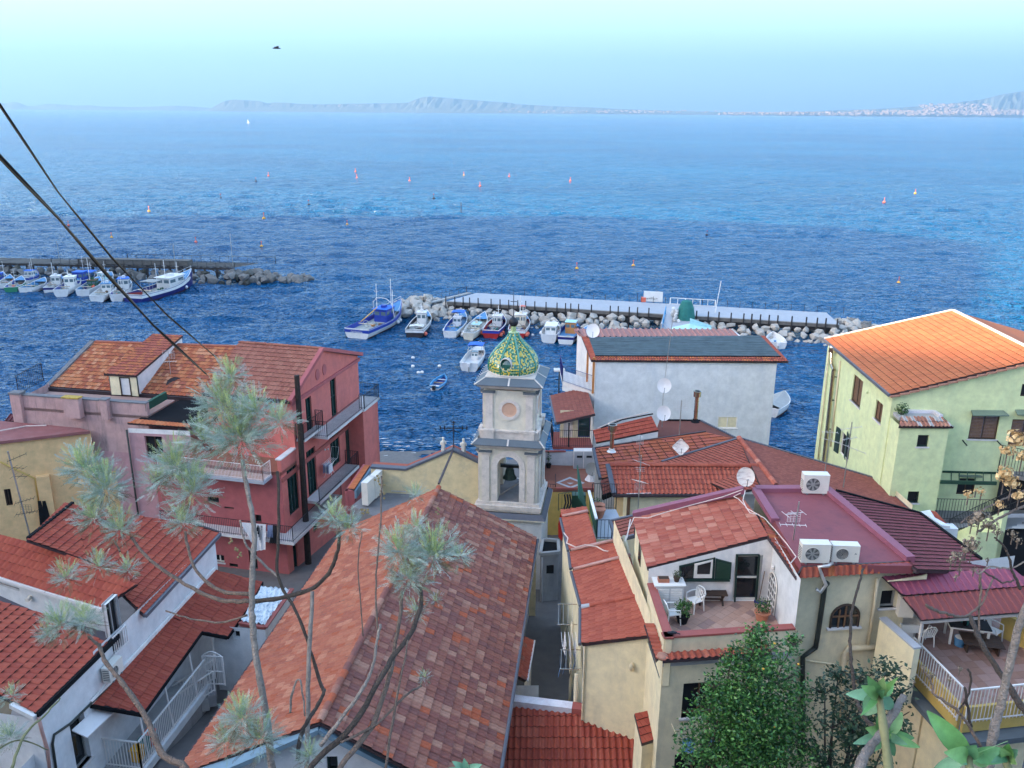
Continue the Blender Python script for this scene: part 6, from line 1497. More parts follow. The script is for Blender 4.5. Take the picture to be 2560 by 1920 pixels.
 # parapets with red coping
 def par(p,q,zb,mt):
  d=(at(q,0)-at(p,0)).normalized(); n=V(-d.y,d.x,0); cc=at((A+B)/2,0)+V(0,1.5,0); n = n if n.dot(cc-at(p,0))>0 else -n
  m=MB(); m.ob(at(p,zb)+n*.03,(at(q,0)-at(p,0)),n*.22,(0,0,zp-.07-zb),mt); m.build('parapet',t)
  m=MB(); m.ob(at(p,zp-.07)-d*.03,(at(q,0)-at(p,0))+d*.06,n*.30,(0,0,.07),'coping_red'); m.build('parapet_coping',t)
 par(A,B,zf-1.0,'stucco_beige'); par(C,A,zf-1.0,'stucco_cream')
 # façade below the terrace
 Ai,Bi=at(A,0)+V(0,.05,0),at(B,0)+V(0,.05,0)
 fw=Wall(t,Ai,Bi,2,zf-.99,'stucco_beige',wins=[W('K',1765,860,2050,1200,cols=2,glass='void_dark',frame='wood_brown',depth=.3,sill='marble_grey'),W('K',1685,1545,2000,1800,cols=2,glass='void_dark',frame='wood_brown',depth=.3)])
 Wall(t,Ai,at(C,0)+V(-.05,0,0),2,zf-.99,'stucco_cream',face=(-5,26,8))
 # tile fringe under the terrace
 zt0=zf-.62; a0=pp('K',1555,725,(Ai+V(0,-.45,0),V(0,1,0)))
 dd=(Bi-Ai).normalized(); zz0=pp('K',1600,722,(Ai-V(0,.4,0),V(-dd.y,dd.x,0))).z; zz1=pp('K',1625,665,(Ai,V(-dd.y,dd.x,0))).z
 nf=V(dd.y,-dd.x,0); P=[at(Ai,zz0)+nf*.42-dd*.15,at(Bi,zz0)+nf*.42-dd*.9,at(Bi,zz1)-dd*.9,at(Ai,zz1)]
 tiled(t,P,P[0],P[1],.24,.48,P_COPPO,TS_redb+TS_mix[:2],indiv=60,hh=.04)
 dl=(at(C,0)-at(Ai,0)).normalized(); nl=V(-dl.y,dl.x,0); nl = nl if nl.x<0 else -nl
 a=pz('K',1600,700,zz0); P=[at(Ai,zz0)+nl*.35+nf*.42,at(Ai,zz1),at(Ai,zz1)+dl*1.7,at(Ai,zz0)+nl*.35+dl*1.7]
 tiled(t,P,P[0],P[3],.24,.45,P_COPPO,TS_redb+TS_mix[:2],indiv=30,hh=.04)
 m=MB(); blob(m,at(Ai,(zz0+zz1)/2)+nf*.2+nl*.1,.2,TS_old[4],3,2,(1,1.1,.5),.05); m.build('corner_tile',t)
 # roof over the rooms: one pitch falling to the left
 V0=pr(750,965); V1=pr(1800,695); LB=pz('L',640,560,V0.z); pl=pl3(V0-nb*.3,LB,V1-nb*.3)
 rp=[pp('L',x,y,pl) for x,y in((750,965),(1800,693),(1700,500),(1550,335),(628,545))]
 poly2=[rp[0],rp[1],pp('L',1785,520,pl),pp('L',1562,338,pl),rp[4]]
 tiled(t,[rp[0],rp[1],pp('L',1690,505,pl),pp('L',1560,338,pl),rp[4]],rp[4],rp[0],.28,.37,P_MARS,TS_mix,[4,4,2,2,3],indiv=300,hh=.03,weird=.006,thick=.12)
 # left wall under that eave
 Wall(t,at(rp[0],0)+V(.12,.2,0),at(rp[4],0)+V(.12,-.1,0),4,rp[0].z-.1,'stucco_cream',face=(-5,28,12),wins=[])
 lw=vpl(at(rp[0],0)+V(.12,.2,0),at(rp[4],0)+V(.12,-.1,0)); q=pp('L',690,850,lw); 
 m=MB(); e=(at(rp[4],0)-at(rp[0],0)).normalized(); m.ob(at(q,q.z-.4)-e*.3+V(-.02,0,0),e*.6,V(.03,0,0),(0,0,.8),'glass_dark'); m.build('window',t)
 # purple flat roof with raised rims
 zr=15.5
 S1=pz('L',2095,960,zr); S2=pz('M',1285,985,zr); S3=pz('M',520,290,zr); S4=pz('L',1640,290,zr)
 fp=[pz('L',1690,300,zr),pz('L',2085,935,zr),pz('M',1260,950,zr),pz('M',500,300,zr)]
 m=MB(); m.prism(fp,V(0,0,-.3),'membrane_purple'); m.build('flat_roof',t)
 m=MB(); m.bar(fp[0],fp[3]+V(0,0,0),.35,.35,'purple_cap'); m.build('roof_rim',t)
 m=MB(); m.bar(fp[3]+V(0,0,.04),pz('M',1230,910,zr)+V(0,0,.04),.32,.28,'purple_cap'); m.build('roof_rim',t)
 m=MB(); m.bar(fp[0]+V(0,0,.05),pp('L',1860,560,(V(0,0,zr),V(0,0,1)))+V(0,0,.0),.3,.2,'purple_cap'); m.build('roof_rim',t)
 # long purple upstand running down along the rear of the tiles
 c0=pp('L',640,525,pl)+V(0,.2,.0); c1=pz('L',1590,290,zr+.1); m=MB(); m.bar(c0,c1,.30,.25,'purple_cap'); m.build('roof_rim',t)
 # orange tile border: right of the wall and along the front
 zb=zr-.32
 P=[pz('M',250,1052,zb),pz('M',1290,990,zb),pz('M',1225,915,zr+.02),pz('M',290,965,zr+.02)]
 plf=pl3(P[0],P[1],P[3]); P=[pp('M',x,y,plf) for x,y in((250,1052),(1300,988),(1225,912),(305,962))]
 tiled(t,P,P[0],P[1],.22,.5,P_COPPO,TS_sun[:1]+TS_redb,indiv=120,hh=.04)
 Q=[pp('L',x,y,pl) for x,y in((1700,505),(1565,335),(1640,320))]
 Z=[rp[1]+V(0,0,.02),pz('L',2050,1052,zb),pz('L',2105,965,zr+.02),pp('L',1700,500,pl)+V(0,0,.02)]
 plz=pl3(Z[1],Z[0],Z[3]); Z=[pp('L',x,y,plz) for x,y in((1800,693),(2052,1052),(2108,962),(1705,495))]
 tiled(t,[Z[1],Z[2],Z[3],Z[0]],Z[1],Z[0],.24,.4,P_COPPO,TS_sun[:1]+TS_redb+TS_mix[:1],indiv=80,hh=.035)
 # beige façade of the right wing with arched window
 g0=at(pz('L',2072,1055,zb),0); g1=at(pz('M',1290,1000,zb),0); gu=(g1-g0).normalized(); gn=V(gu.y,-gu.x,0)
 gw=Wall(t,g0-gn*.35,g1-gn*.35,2,zb-.05,'stucco_beige',wins=[W('M',985,1165,1092,1305,cols=1,glass='void_dark',frame='dish_grey',sill='marble_grey',depth=.2)])
 gpl=(g0-gn*.35,gn); wx=lambda x,y,o=.0: pp('M',x,y,gpl)+gn*o
 bl,br,tp=wx(530,1480),wx(768,1465),wx(655,1282); u=(br-bl); wd=u.length; u.normalize(); hh=tp.z-(bl.z+br.z)/2; zb0=(bl.z+br.z)/2
 arc=[(0,0),(wd,0)]+[(wd/2+wd/2*math.cos(a),hh*.45+hh*.55*math.sin(a)) for a in np.linspace(0,math.pi,12)]
 m=MB(); m.prism([at(bl,zb0)+u*a+V(0,0,b)+gn*.005 for a,b in arc],gn*.015,'glass_dark'); aw=m.build('arched_window',t)
 m=MB(); m.tube([at(bl,zb0)+u*a+V(0,0,b)+gn*.04 for a,b in arc[1:]+[arc[0]]],.045,'wood_dark',5)
 for k in(.28,.5,.72): m.bar(at(bl,zb0)+u*wd*k+gn*.04,at(bl,zb0+hh*(.97 if k==.5 else .8))+u*wd*k+gn*.04,.05,.05,'wood_brown')
 m.bar(at(bl,zb0+hh*.5)+gn*.04,at(bl,zb0+hh*.5)+u*wd+gn*.04,.05,.05,'wood_brown'); CHILD(m.build('frame'),aw)
 m=MB(); m.bar(at(bl,zb0-.03)+u*-.12+gn*.06,at(bl,zb0-.03)+u*(wd+.12)+gn*.06,.14,.06,'marble_grey'); CHILD(m.build('sill'),aw)
 # pipes on the façade
 pipe(t,[wx(470,1060,.25),wx(500,1085,.12),wx(480,1115,.1),wx(415,1560,.1),wx(400,1640,.1)],.085,'pipe_black')
 pipe(t,[wx(400,1640,.1),pp('N',405,600,gpl)+gn*.1,pp('N',290,685,gpl)+gn*.1,pp('N',290,1500,gpl)+gn*.1],.085,'pipe_black')
 pipe(t,[wx(935,1045,.1),wx(905,1300,.1),wx(850,1620,.1)],.06,'pipe_cream')
 pipe(t,[pp('N',960,590,gpl)+gn*.12,pp('N',680,610,gpl)+gn*.12,pp('N',650,650,gpl)+gn*.12,pp('N',640,860,gpl)+gn*.12,pp('N',640,1300,gpl)+gn*.12],.11,'pipe_cream')
 pipe(t,[pp('N',275,715,gpl)+gn*.05,pp('N',560,755,gpl)+gn*.05,pp('N',620,780,gpl)+gn*.05],.03,'stucco_cream','string_course')
 # insulated conduit of the air conditioners bending over the eave
 pipe(t,[pz('M',555,925,zr+.1),pz('M',520,950,zr+.12),pz('M',440,955,zr+.1),wx(425,985,.35),wx(455,1060,.4),wx(420,1140,.3),wx(385,1110,.3)],.06,'alu','conduit')
 # side closing wall of the purple block to the left, seen behind the tile roof: and rear
 Wall(t,at(fp[0],0),at(fp[3],0),4,zr-.2,'stucco_beige',face=(15,60,10)); 
 # steep purple tiled slope to the right of the flat roof
 T0=fp[3]+V(.1,0,-.05); T1=pz('M',1225,905,zr)+V(.1,0,-.05); T3=pz('M',1900,955,14.0)
 pt=pl3(T0,T1,T3); S=[pp('M',x,y,pt) for x,y in((590,305),(1290,985),(1920,1000),(1830,900),(1310,500),(1240,480))]
 tiled(t,[S[0],S[1],S[2],S[3],S[4]],S[1],S[2],.22,.26,P_FLAT,TS_purple,indiv=0,hh=.016,name='small_roof_tile')
 m=MB(); m.bar(S[4]+V(0,0,.04),S[3]+V(.05,0,.04),.1,.12,'membrane_black'); m.bar(S[0]+V(0,0,.04),S[4]+V(0,0,.04),.12,.1,'membrane_black'); m.build('roof_trim',t)
 Wall(t,at(S[4],0),at(S[3],0),0,13.4,'stucco_beige',face=(60,30,5))
 # white flashing saddle at the far corner
 m=MB(); z=13.6; m.prism([pz('M',1305,482,z),pz('M',1400,465,z),pz('M',1440,530,z),pz('M',1575,605,z),pz('M',1500,600,z),pz('M',1395,520,z)],V(0,0,-.12),'stucco_blue_white'); m.build('flashing',t)
 q=pz('M',1540,615,13.4); m=MB(); m.box(q+V(0,.2,-1.2),1.0,.5,2.3,'stucco_blue_white'); m.build('chimney_stub',t)
 m=MB(); z=13.3; m.prism([pz('M',1400,470,z+.2),pz('M',1450,480,z+.2),pz('M',1560,600,z-.2),pz('M',1440,530,z)],V(0,0,-.1),TS_redb[0]); m.build('tile_saddle',t)
 # ribbed canopy over the lower terrace, two sheets
 z0=14.1; K0=pz('M',1320,1422,z0); K1=pz('M',990,1048,z0+.75); K2=pz('M',2212,1345,z0); pk=pl3(K0,K1,K2)
 k=lambda x,y: pp('M',x,y,pk)
 up=[k(1165,1215),k(2250,1135),k(2100,975),k(1880,985),k(1290,1000),k(985,1048)]
 cvx=[k(1165,1215),k(2290,1130),k(2105,970),k(985,1048)]
 tiled(t,[p+V(0,0,.03) for p in cvx],cvx[0],cvx[1],.26,2.4,P_SHEET,[mat('canopy_purple',(.24,.06,.11),rough=.55,var=.12)],indiv=60,hh=.035,thick=.03,name='roof_sheet')
 lo=[k(1325,1422),k(2500,1330),k(2300,1125),k(1165,1220)]
 tiled(t,lo,lo[0],lo[1],.26,2.4,P_SHEET,[MT['sheet_red']],indiv=60,hh=.035,thick=.03,name='roof_sheet')
 m=MB(); m.bar(lo[0]+V(0,0,-.08),lo[1]+V(0,0,-.08),.06,.08,'alu'); m.build('canopy_beam',t)
 m=MB(); f0=k(1310,1000); m.prism([wx(990,1040,.3),wx(1320,1020,.3),wx(1320,1020,.3)+V(0,0,.2),wx(1290,990,.3)],gn*.05,'stucco_cream'); m.build('fascia',t)
 return t,zr,gpl,gn,pk,lo,zf,A,B,plb,plr
TH=terrace_house()
zr=TH[1]
ac_unit('ac_unit','white condenser with round grille alone at the far rim of the purple roof',pz('M',405,330,zr)+V(0,.15,0),R(-2),w=1.0,h=.78,d=.4,group='condensers on the purple roof')
ac_unit('ac_unit','white condenser with visible fan blades, left of the pair on the purple roof',pz('M',400,935,zr)+V(.02,.18,0),R(-2),w=.95,h=.68,d=.38,group='condensers on the purple roof')
ac_unit('ac_unit','white condenser with three diamond emblem, right of the pair on the purple roof',pz('M',665,930,zr)+V(0,.18,0),R(-3),w=.9,h=.6,d=.34,fan=False,logo=True,group='condensers on the purple roof')
dish('satellite_dish','round white satellite dish with rust streaks at the corner of the purple roof',pz('L',1590,290,zr+.1),.36,180,25,'dish_rust',pole=.55)
mast('tv_aerial','aerial mast with white curved elements strapped to the white terrace wall',pz('L',1945,1175,13.4),3.6,[('p',3.0,180,.45,'rail_white'),('y',3.15,.7,3,75,.5,'rail_white'),('y',2.7,.9,5,95,.3,'rail_white'),('y',1.7,1.3,3,80,.2,'alu',-.6),('y',.4,.5,2,90,.2,'steel')],r=.025,mt='galvanised',lean=(.12,0))
mast('tv_aerial','left aerial with thin crossed rods between purple roof and green house',pz('M',490,150,13.6),2.2,[('y',1.7,1.0,3,240,.4,'alu',.4),('y',2.1,.7,4,100,.4,'alu')],r=.02)
mast('tv_aerial','right aerial with slanting yagi in front of the green house window',pz('M',650,270,13.6),3.2,[('y',2.0,1.6,5,100,.5,'alu',-.35),('y',2.9,.9,4,95,.3,'alu',.2),('y',2.4,.8,3,250,.4,'alu')],r=.022)
# ------------------------------------------------------------------ furniture of the roof terrace
def plastic_chair(label,loc,rz,group='white plastic garden chairs'):
 t=thing('plastic_chair',label,'chair',loc,group,world=False,rz=rz); P='plastic_white'
 m=MB(); m.mesh([(-.22,-.22,.42),(.22,-.22,.42),(.2,.2,.40),(-.2,.2,.40),(-.22,-.22,.45),(.22,-.22,.45),(.2,.2,.43),(-.2,.2,.43)],[(0,3,2,1),(4,5,6,7),(0,1,5,4),(1,2,6,5),(2,3,7,6),(3,0,4,7)],P); m.build('seat',t)
 m=MB()
 for x in np.linspace(-.16,.16,5): m.bar((x*.95,.2,.44),(x*1.1,.27,.80-.3*abs(x)**1.2),.045,.02,P)
 m.tube([(-.21,.2,.43),(-.25,.26,.72),(-.14,.29,.86),(0,.3,.88),(.14,.29,.86),(.25,.26,.72),(.21,.2,.43)],.022,P,6); m.build('backrest',t)
 for s in(-1,1):
  m=MB(); m.tube([(s*.24,.25,.66),(s*.28,.05,.66),(s*.27,-.18,.64),(s*.24,-.22,.45)],.022,P,6); m.build('armrest',t)
  for y in(-.22,.22):
   m=MB(); m.tube([(s*.21,y*.95,.44),(s*.25,y*1.1,.0)],[.03,.02],P,6); m.build('leg',t)
 return t
zf=TH[6]
plastic_chair('white plastic chair facing the dark bench on the tiled roof terrace',pz('L',1160,1330,zf),R(-60))
plastic_chair('white plastic chair beside the planter in the corner of the roof terrace parapet',pz('L',965,1440,zf),R(100))
def bench():
 p=pz('L',1300,1275,zf); t=thing('bench','dark brown wooden bench against the white terrace wall','bench',p,world=False,rz=R(-2))
 for k in range(4): m=MB(); m.box((0,-.15+.12*k,.46),1.15,.10,.035,'wood_dark'); m.build('seat_slat',t)
 for s in(-1,1):
  m=MB(); m.bar((s*.42,-.18,0),(s*.42,.2,.44),.07,.04,'wood_dark'); m.bar((s*.42,.2,0),(s*.42,-.18,.44),.07,.04,'wood_dark'); m.build('leg',t)
 m=MB(); m.box((0,0,.2),.9,.05,.05,'wood_dark'); m.build('stretcher',t)
bench()
def louvre_cabinet():
 p=pz('L',925,1300,zf); t=thing('louvred_cabinet','white louvred cabinet with a flat top in the left corner of the roof terrace','cabinet',p,world=False,rz=R(2))
 h=1.0; m=MB(); m.box((0,0,h/2),1.0,.55,h,'deck_white'); m.build('body',t); m=MB(); m.box((0,0,h+.03),1.15,.65,.05,'plastic_white'); m.build('top',t)
 for s in(-1,1):
  m=MB()
  for k in range(12): m.box((s*.24,-.285,.1+k*.07),.42,.015,.045,'plastic_white')
  m.build('louvre_door',t,kind='stuff')
 q=p+V(-.1,0,h+.06); r=thing('planter_box','terracotta tray beside a dark round plant on the louvred cabinet','planter',q,world=False); m=MB(); m.box((-.1,0,.07),.4,.25,.14,'terracotta'); m.box((-.1,0,.145),.36,.2,.01,'soil'); m.build('tray',r)
 shrub('potted_plant','dark round potted plant on top of the louvred cabinet',p+V(.28,0,h+.06),.14,140,.06,LO,pot=(.12,'wood_dark'))
louvre_cabinet()
shrub('planter_shrub','bright green bushy plant in a black round planter between two white chairs',pz('L',1055,1440,zf),.28,420,.10,[LG[2],LG[1]],pot=(.24,'membrane_black'))
def bare_tree():
 p=pz('L',1045,1270,zf); t=thing('bare_shrub','leafless twisted shrub in front of the white terrace wall','shrub',p,world=False)
 m=MB(); rng=random.Random(4)
 def br(a,d,l,r,k):
  b=a+d*l; m.tube([a,a.lerp(b,.5)+V(rng.gauss(0,.02),rng.gauss(0,.02),0),b],[r,r*.85,r*.7],'bark_dark',5)
  if k: 
   for _ in range(3 if k>2 else 2): br(b,(d+V(rng.gauss(0,.55),rng.gauss(0,.4),rng.uniform(-.1,.5))).normalized(),l*rng.uniform(.6,.85),r*.65,k-1)
 br(V(0,0,0),V(0,0,1),.5,.03,4); m.build('branches',t)
bare_tree()
def broom():
 p=pz('L',1715,1270,zf); q=pp('L',1765,990,TH[9]); t=thing('broom','broom leaning on the white wall beside the terrace door','broom',p); m=MB(); m.tube([p+V(0,0,.05),q+V(0,-.05,0)],.015,'wood_brown',6); m.build('handle',t); m=MB(); m.box(p+V(.05,-.05,.05),.45,.1,.09,'hull_navy',R(-25)); m.build('head',t)
broom()
shrub('potted_plant','green plant in a square terracotta pot by the right terrace wall',pz('L',1740,1420,zf),.25,260,.09,LG,pot=(.26,'terracotta'))
m=MB(); q=pz('L',965,1535,13.55); blob(m,q+V(0,0,.04),.12,'iron_black',3,1,(1.5,.7,.5),.1); m.tube([q+V(.1,0,.05),q+V(.28,-.02,.0)],.02,'iron_black',5); tag(m.build('blackbird',None),'black bird perched on the red coping at the corner of the roof terrace','bird')
# ------------------------------------------------------------------ low block in front with barrel tile roof
def lower_roof():
 t=thing('low_house','low house with red barrel tile roof at the bottom edge beside the nave','house',(3,25,3))
 z=7.4; A=pz('K',245,1125,z); B=pz('K',1345,1262,z); C=pz('K',170,1800,6.2); pl=pl3(A,B,C)
 q=[pp('K',x,y,pl) for x,y in((175,1790),(1560,1790),(1345,1262),(940,1235),(245,1125))]
 tiled(t,[q[0],q[1],q[2],q[4]],q[0],q[1],.235,.42,P_COPPO,TS_red+TS_redb[:1],indiv=300,hh=.06)
 m=MB(); a,b=pz('K',250,1075,z+.12),pz('K',935,1160,z+.12); m.bar(a,a.lerp(b,.8),.42,.3,'coping_white'); m.bar(a.lerp(b,.8),b,.42,.298,'coping_red'); m.build('coping',t)
 m=MB(); m.bar(pp('K',240,1060,pl)+V(0,0,.1),pp('K',165,1700,pl)+V(0,0,.1),.12,.14,'gutter_slate'); m.build('gutter',t)
 Wall(t,at(A,0),at(b,0),1,z-.1,'stucco_cream',face=(3,60,5)); Wall(t,at(q[0],0),at(q[1],0),1,q[0].z-.1,'stucco_cream')
 # cream stub wall with its own tiled cap
 z2=9.0; c=[pz('K',1400,1450,z2-.1),pz('K',1535,1405,z2-.1),pz('K',1470,1160,z2+.15),pz('K',1335,1190,z2+.15)]; p2=pl3(c[0],c[1],c[3]); c=[pp('K',x,y,p2) for x,y in((1400,1452),(1535,1408),(1470,1160),(1335,1188))]
 tiled(t,c,c[0],c[1],.22,.3,P_FLAT,TS_red,indiv=60,hh=.02); cc=sum(c,V(0,0,0))/4
 m=MB(); m.prism([at(p.lerp(cc,.1),z2-.2) for p in c],V(0,0,-8),'stucco_cream'); m.build('wall',t)
 q=pz('K',1480,1610,6.4); m=MB(); m.box(q,.6,.8,.5,'stucco_mauve'); m.build('pier',t)
lower_roof()
# clothes brackets and washing below the window behind the citrus tree
def window_line():
 pl=(at(TH[7],0)+V(0,.05,0),V(-(TH[8]-TH[7]).y,(TH[8]-TH[7]).x,0).normalized()); n=-pl[1]
 a,b=pp('K',1700,1290,pl),pp('K',1950,1262,pl); t=thing('clothes_line','clothes line with blue striped towel under the dark window','clothes line',a); m=MB()
 for p in(a+V(-.2,0,.1),b): m.bar(p,p+n*.7,.03,.03,'pipe_cream')
 for k in(.35,.65): m.tube([a+V(-.2,0,.1)+n*k,b+n*k],.008,'alu',4)
 m.build('frame',t); m=MB(); q=a+n*.65; m.poly([q,q+V(.45,0,0),q+V(.4,-.02,-.6),q+V(.0,.02,-.55)],'cloth_blue'); m.build('towel',t)
 for k in range(3): m=MB(); q=a+n*.65+V(.6+.3*k,0,0); m.poly([q,q+V(.22,0,0),q+V(.2,0,-.5-.2*k),q+V(.02,0,-.6)],'cloth_black' if k!=1 else 'cloth_blue'); m.build('washing',t)
window_line()
# ------------------------------------------------------------------ green house at the right
def green_house():
 t=thing('green_house','tall pale green house with orange tile roof partly in sun at the right','house',(25,50,2))
 ze=15.0
 e1=pz('E',490,372,ze); e0=pz('E',1058,852,ze)
 ap=pz('E',1597,125,17.35); pl=pl3(e0,e1,ap)
 rb=pp('E',1597,125,pl); rf=pp('E',2600,500,pl); kf=pp('E',2212,590,pl)
 d=(e1-e0).normalized()
 # front rake towards us goes right from e0
 fk=pp('E',2640,495,pl); bk=pp('E',2640,560,pl)
 rr=rb-(d*((rb-e0).dot(d)-(kf-e0).dot(d)))*1.0
 # ridge runs parallel to the eave
 rfr=rb-d*((rb-e0).dot(d)); 
 F=[e0,e1,rb,rfr]
 tiled(t,F,e0,e1,.36,.42,P_FLAT,TS_sun,indiv=300,hh=.022,thick=.14)
 m=MB(); m.bar(e0+V(-.05,0,-.05),e1+V(-.05,0,-.05),.14,.16,'gutter_slate'); m.build('gutter',t)
 m=MB(); m.bar(e1+V(0,.05,.03),rb+V(0,.05,.03),.2,.08,'tower_trim'); m.bar(rb+V(.05,0,.03),rfr+V(.05,0,.03),.2,.08,'tower_trim'); m.build('ridge_capping',t)
 # stepped under-tiles of the front verge
 n=16; 
 for k in range(n):
  a=e0.lerp(rfr,k/n); b=e0.lerp(rfr,(k+1)/n); m=MB(); m.bar(at(a,a.z-.10)+V(0,-.04,0),at(b,a.z-.02)+V(0,-.04,0),.16,.09,TS_old[4]); m.build('verge_tile',t)
 # far slope
 z_=rb.z-2.2; q0,q1=rfr+V(7,.6,-2.0),rb+V(7,.6,-2.0); m=MB(); m.poly([rfr,rb,q1,q0],TS_sun[0]); m.build('rear_slope',t)
 # walls
 o=.22; w0,w1=e0+V(o,.18,0),e1+V(o,-.15,0)
 Wall(t,w0,w1,0,ze-.12,'stucco_green',face=(-5,50,8),reveal=.16,wins=[
  W('E',752,680,775,975,cols=1,glass='wood_dark',style='shutter',frame='wood_dark') if 0 else dict(px=('E',745,672,792,970),cols=2,glass='wood_brown',style='shutter',frame='wood_dark',sill='marble_grey'),
  dict(px=('E',938,890,972,1105),cols=2,glass='wood_brown',style='shutter',frame='wood_dark',sill='marble_grey'),
  dict(px=('E',640,1165,690,1440),cols=1,glass='void_dark',frame='frame_white',name='window')])
 wf0=w0; wf1=at(rfr,0)+V(0,.18,0)+ (at(rfr,0)-at(e0,0)).normalized()*4
 u=(at(wf1,0)-at(wf0,0)); L=u.length; u.normalize(); Lr=(at(rfr,0)-at(wf0,0)).length
 fw=Wall(t,wf0,wf1,0,0,'stucco_green',reveal=.16,poly=[(0,0),(L,0),(L,rfr.z-1.1),(Lr,rfr.z-.14),(0,ze-.10)],wins=[
  dict(px=('E',1765,1020,1970,1240),cols=2,rows=1,glass='wood_brown',style='shutter',frame='wood_dark',sill='marble_grey'),
  dict(px=('E',2115,1065,2300,1300),cols=2,glass='wood_brown',style='shutter',frame='wood_dark',name='door'),
  dict(px=('b',1085,1350,1340,1640),cols=2,glass='void_dark',frame='wood_dark',name='door'),
  dict(px=('E',2198,760,2290,870),cols=1,glass='void_dark',frame='wood_dark')])
 fpl=(at(wf0,0),fw.n)
 for px in((1740,975,2050,1003),(2120,970,2400,1000)):
  m=MB(); a,b=pp('E',px[0]+15,px[1]+10,fpl),pp('E',px[2]-15,px[1]+12,fpl); m.prism([a,b,b+fw.n*.5+V(.1,0,-.12),a+fw.n*.5+V(-.1,0,-.12)],V(0,0,-.07),'slate_green'); m.build('window_hood',t)
 for x in(1680,1975):
  m=MB(); a=pp('E',x,1245,fpl); m.bar(a,a+fw.n*.6+V(0,0,-.1),.05,.05,'iron_black'); m.build('bracket',t)
 # shutters swung open of the lower left window
 wpl=(at(w0,0),(V((w1-w0).y,-(w1-w0).x,0)).normalized())
 for px in(((635,1145),(612,1390)),((690,1165),(735,1490))):
  pass
 dW=(at(w1,0)-at(w0,0)).normalized(); nW=V(-dW.y,dW.x,0); nW = nW if nW.x<0 else -nW
 for (x,y,s) in((636,1150,1),(690,1170,-1)):
  a=pp('E',x,y,wpl); m=MB(); m.ob(a+nW*.02,dW*(.55*s)+nW*.12,nW*.03,V(0,0,-1.75),'frame_green'); m.build('shutter',t)
 for x,y in((860,830),(715,1190)):
  a=pp('E',x,y,wpl); m=MB(); blob(m,a+nW*.04,.16,'stucco_green',1,1,(.4,1,.8),.02); m.build('vent_cover',t)
 # drain pipes on the left wall
 a=pp('E',545,440,wpl)+nW*.1; b=pp('E',445,1410,wpl)+nW*.1; pipe(t,[a,b],.05,'pipe_cream')
 # steel flue running up the wall and above the roof
 q=lambda x,y,o=.25: pp('E',x,y,wpl)+nW*o
 f=thing('flue','tall steel flue on brackets up the left wall of the green house','chimney flue',q(510,1440)); m=MB()
 m.tube([q(512,1440),q(545,1150),q(600,640)],.13,'steel',10); m.build('pipe',f)
 top=q(600,640); e_=q(582,590); m=MB(); m.tube([q(600,640),q(582,590),q(580,470)],.12,'steel',10); m.build('elbow',f)
 c=q(592,455); m=MB(); m.lathe([(.13,-.3),(.26,-.22),(.27,.1),(.24,.16)],c,'steel',14); m.build('cowl',f)
 for y in(700,900,1150): m=MB(); a=q(600-(y-640)*.11,y); m.bar(a-nW*.25,a,.08,.05,'iron_black'); m.build('bracket',f)
 pipe(t,[pp('E',632,560,wpl)+nW*.06,pp('E',548,1300,wpl)+nW*.06],.07,'pipe_cream')
 # projecting stair block with worn tile cap
 zt=13.95; zb=0
 A,B=pz('E',1142,1122,zt-.35),pz('E',1568,1125,zt-.35); uf=(at(B,0)-at(A,0)).normalized()
 nn=-fw.n; depA=(at(wf0,0)-at(A,0)).dot(nn); 
 Wall(t,A,B,0,zt-.35,'stucco_green',wins=[dict(px=('b',385,605,545,808),cols=1,glass='void_dark',frame='frame_green',sill='marble_grey'),dict(px=('b',215,1580,380,1780),cols=1,glass='void_dark',frame='frame_green',sill='marble_grey')])
 Wall(t,at(A,0),at(A,0)+nn*(depA+.3),0,zt-.35,'stucco_green',face=(-5,48,8)); Wall(t,at(B,0),at(B,0)+nn*((at(wf0,0)-at(B,0)).dot(nn)+.3),0,zt-.35,'stucco_green',face=(60,40,8))
 P=[at(A,zt-.32)-uf*.15-nn*.2,at(B,zt-.32)+uf*.15-nn*.2,at(B,zt)-uf*.25+nn*.55,at(A,zt)+uf*.2+nn*.55]
 tiled(t,P,P[0],P[1],.22,.4,P_COPPO,[TS_old[2],TS_old[4],MT['concrete']],indiv=60,hh=.05)
 m=MB(); m.prism([at(A,zt-.02)+uf*.1+nn*.5,at(B,zt-.02)-uf*.2+nn*.5,at(B,zt-.02)-uf*.35+nn*(depA*.98),at(A,zt-.02)+uf*.1+nn*(depA*.98)],V(0,0,-.2),'concrete'); m.build('flat_roof',t)
 m=MB(); m.bar(at(B,zt+.05)-uf*.3+nn*.5,at(B,zt+.05)-uf*.4+nn*depA,.2,.16,'coping_white'); m.bar(at(B,zt+.06)-uf*.4+nn*(depA-.15),at(A,zt+.06)+uf*.6+nn*(depA-.15),.2,.16,'coping_white'); m.build('kerb',t)
 P=[at(B,zt-.32)+uf*.2-nn*.1,at(B,zt-.32)+uf*.2+nn*depA,at(B,zt)-uf*.2+nn*depA,at(B,zt)-uf*.2+nn*.6]
 m=MB(); m.poly(P,TS_old[3]); m.build('side_tiles',t)
 shrub('wild_shrub','small green shrub growing at the corner of the worn tile cap on the green house',at(A,zt)+uf*.35+nn*.9,.32,260,.13,LG)
 # frame of a pergola and the balconies on the right
 z=8.6; a=pp('b',770,1420,(fpl[0]+fw.n*1.3,fpl[1])); 
 F0=pp('b',800,1235,fpl); F1=pp('b',1765,1260,fpl); G0=pp('b',765,1415,(fpl[0]+fw.n*1.4,fpl[1])); G1=pp('b',1735,1440,(fpl[0]+fw.n*1.4,fpl[1]))
 pg=thing('pergola','dark green metal pergola frame under the shuttered window of the green house','pergola',F0)
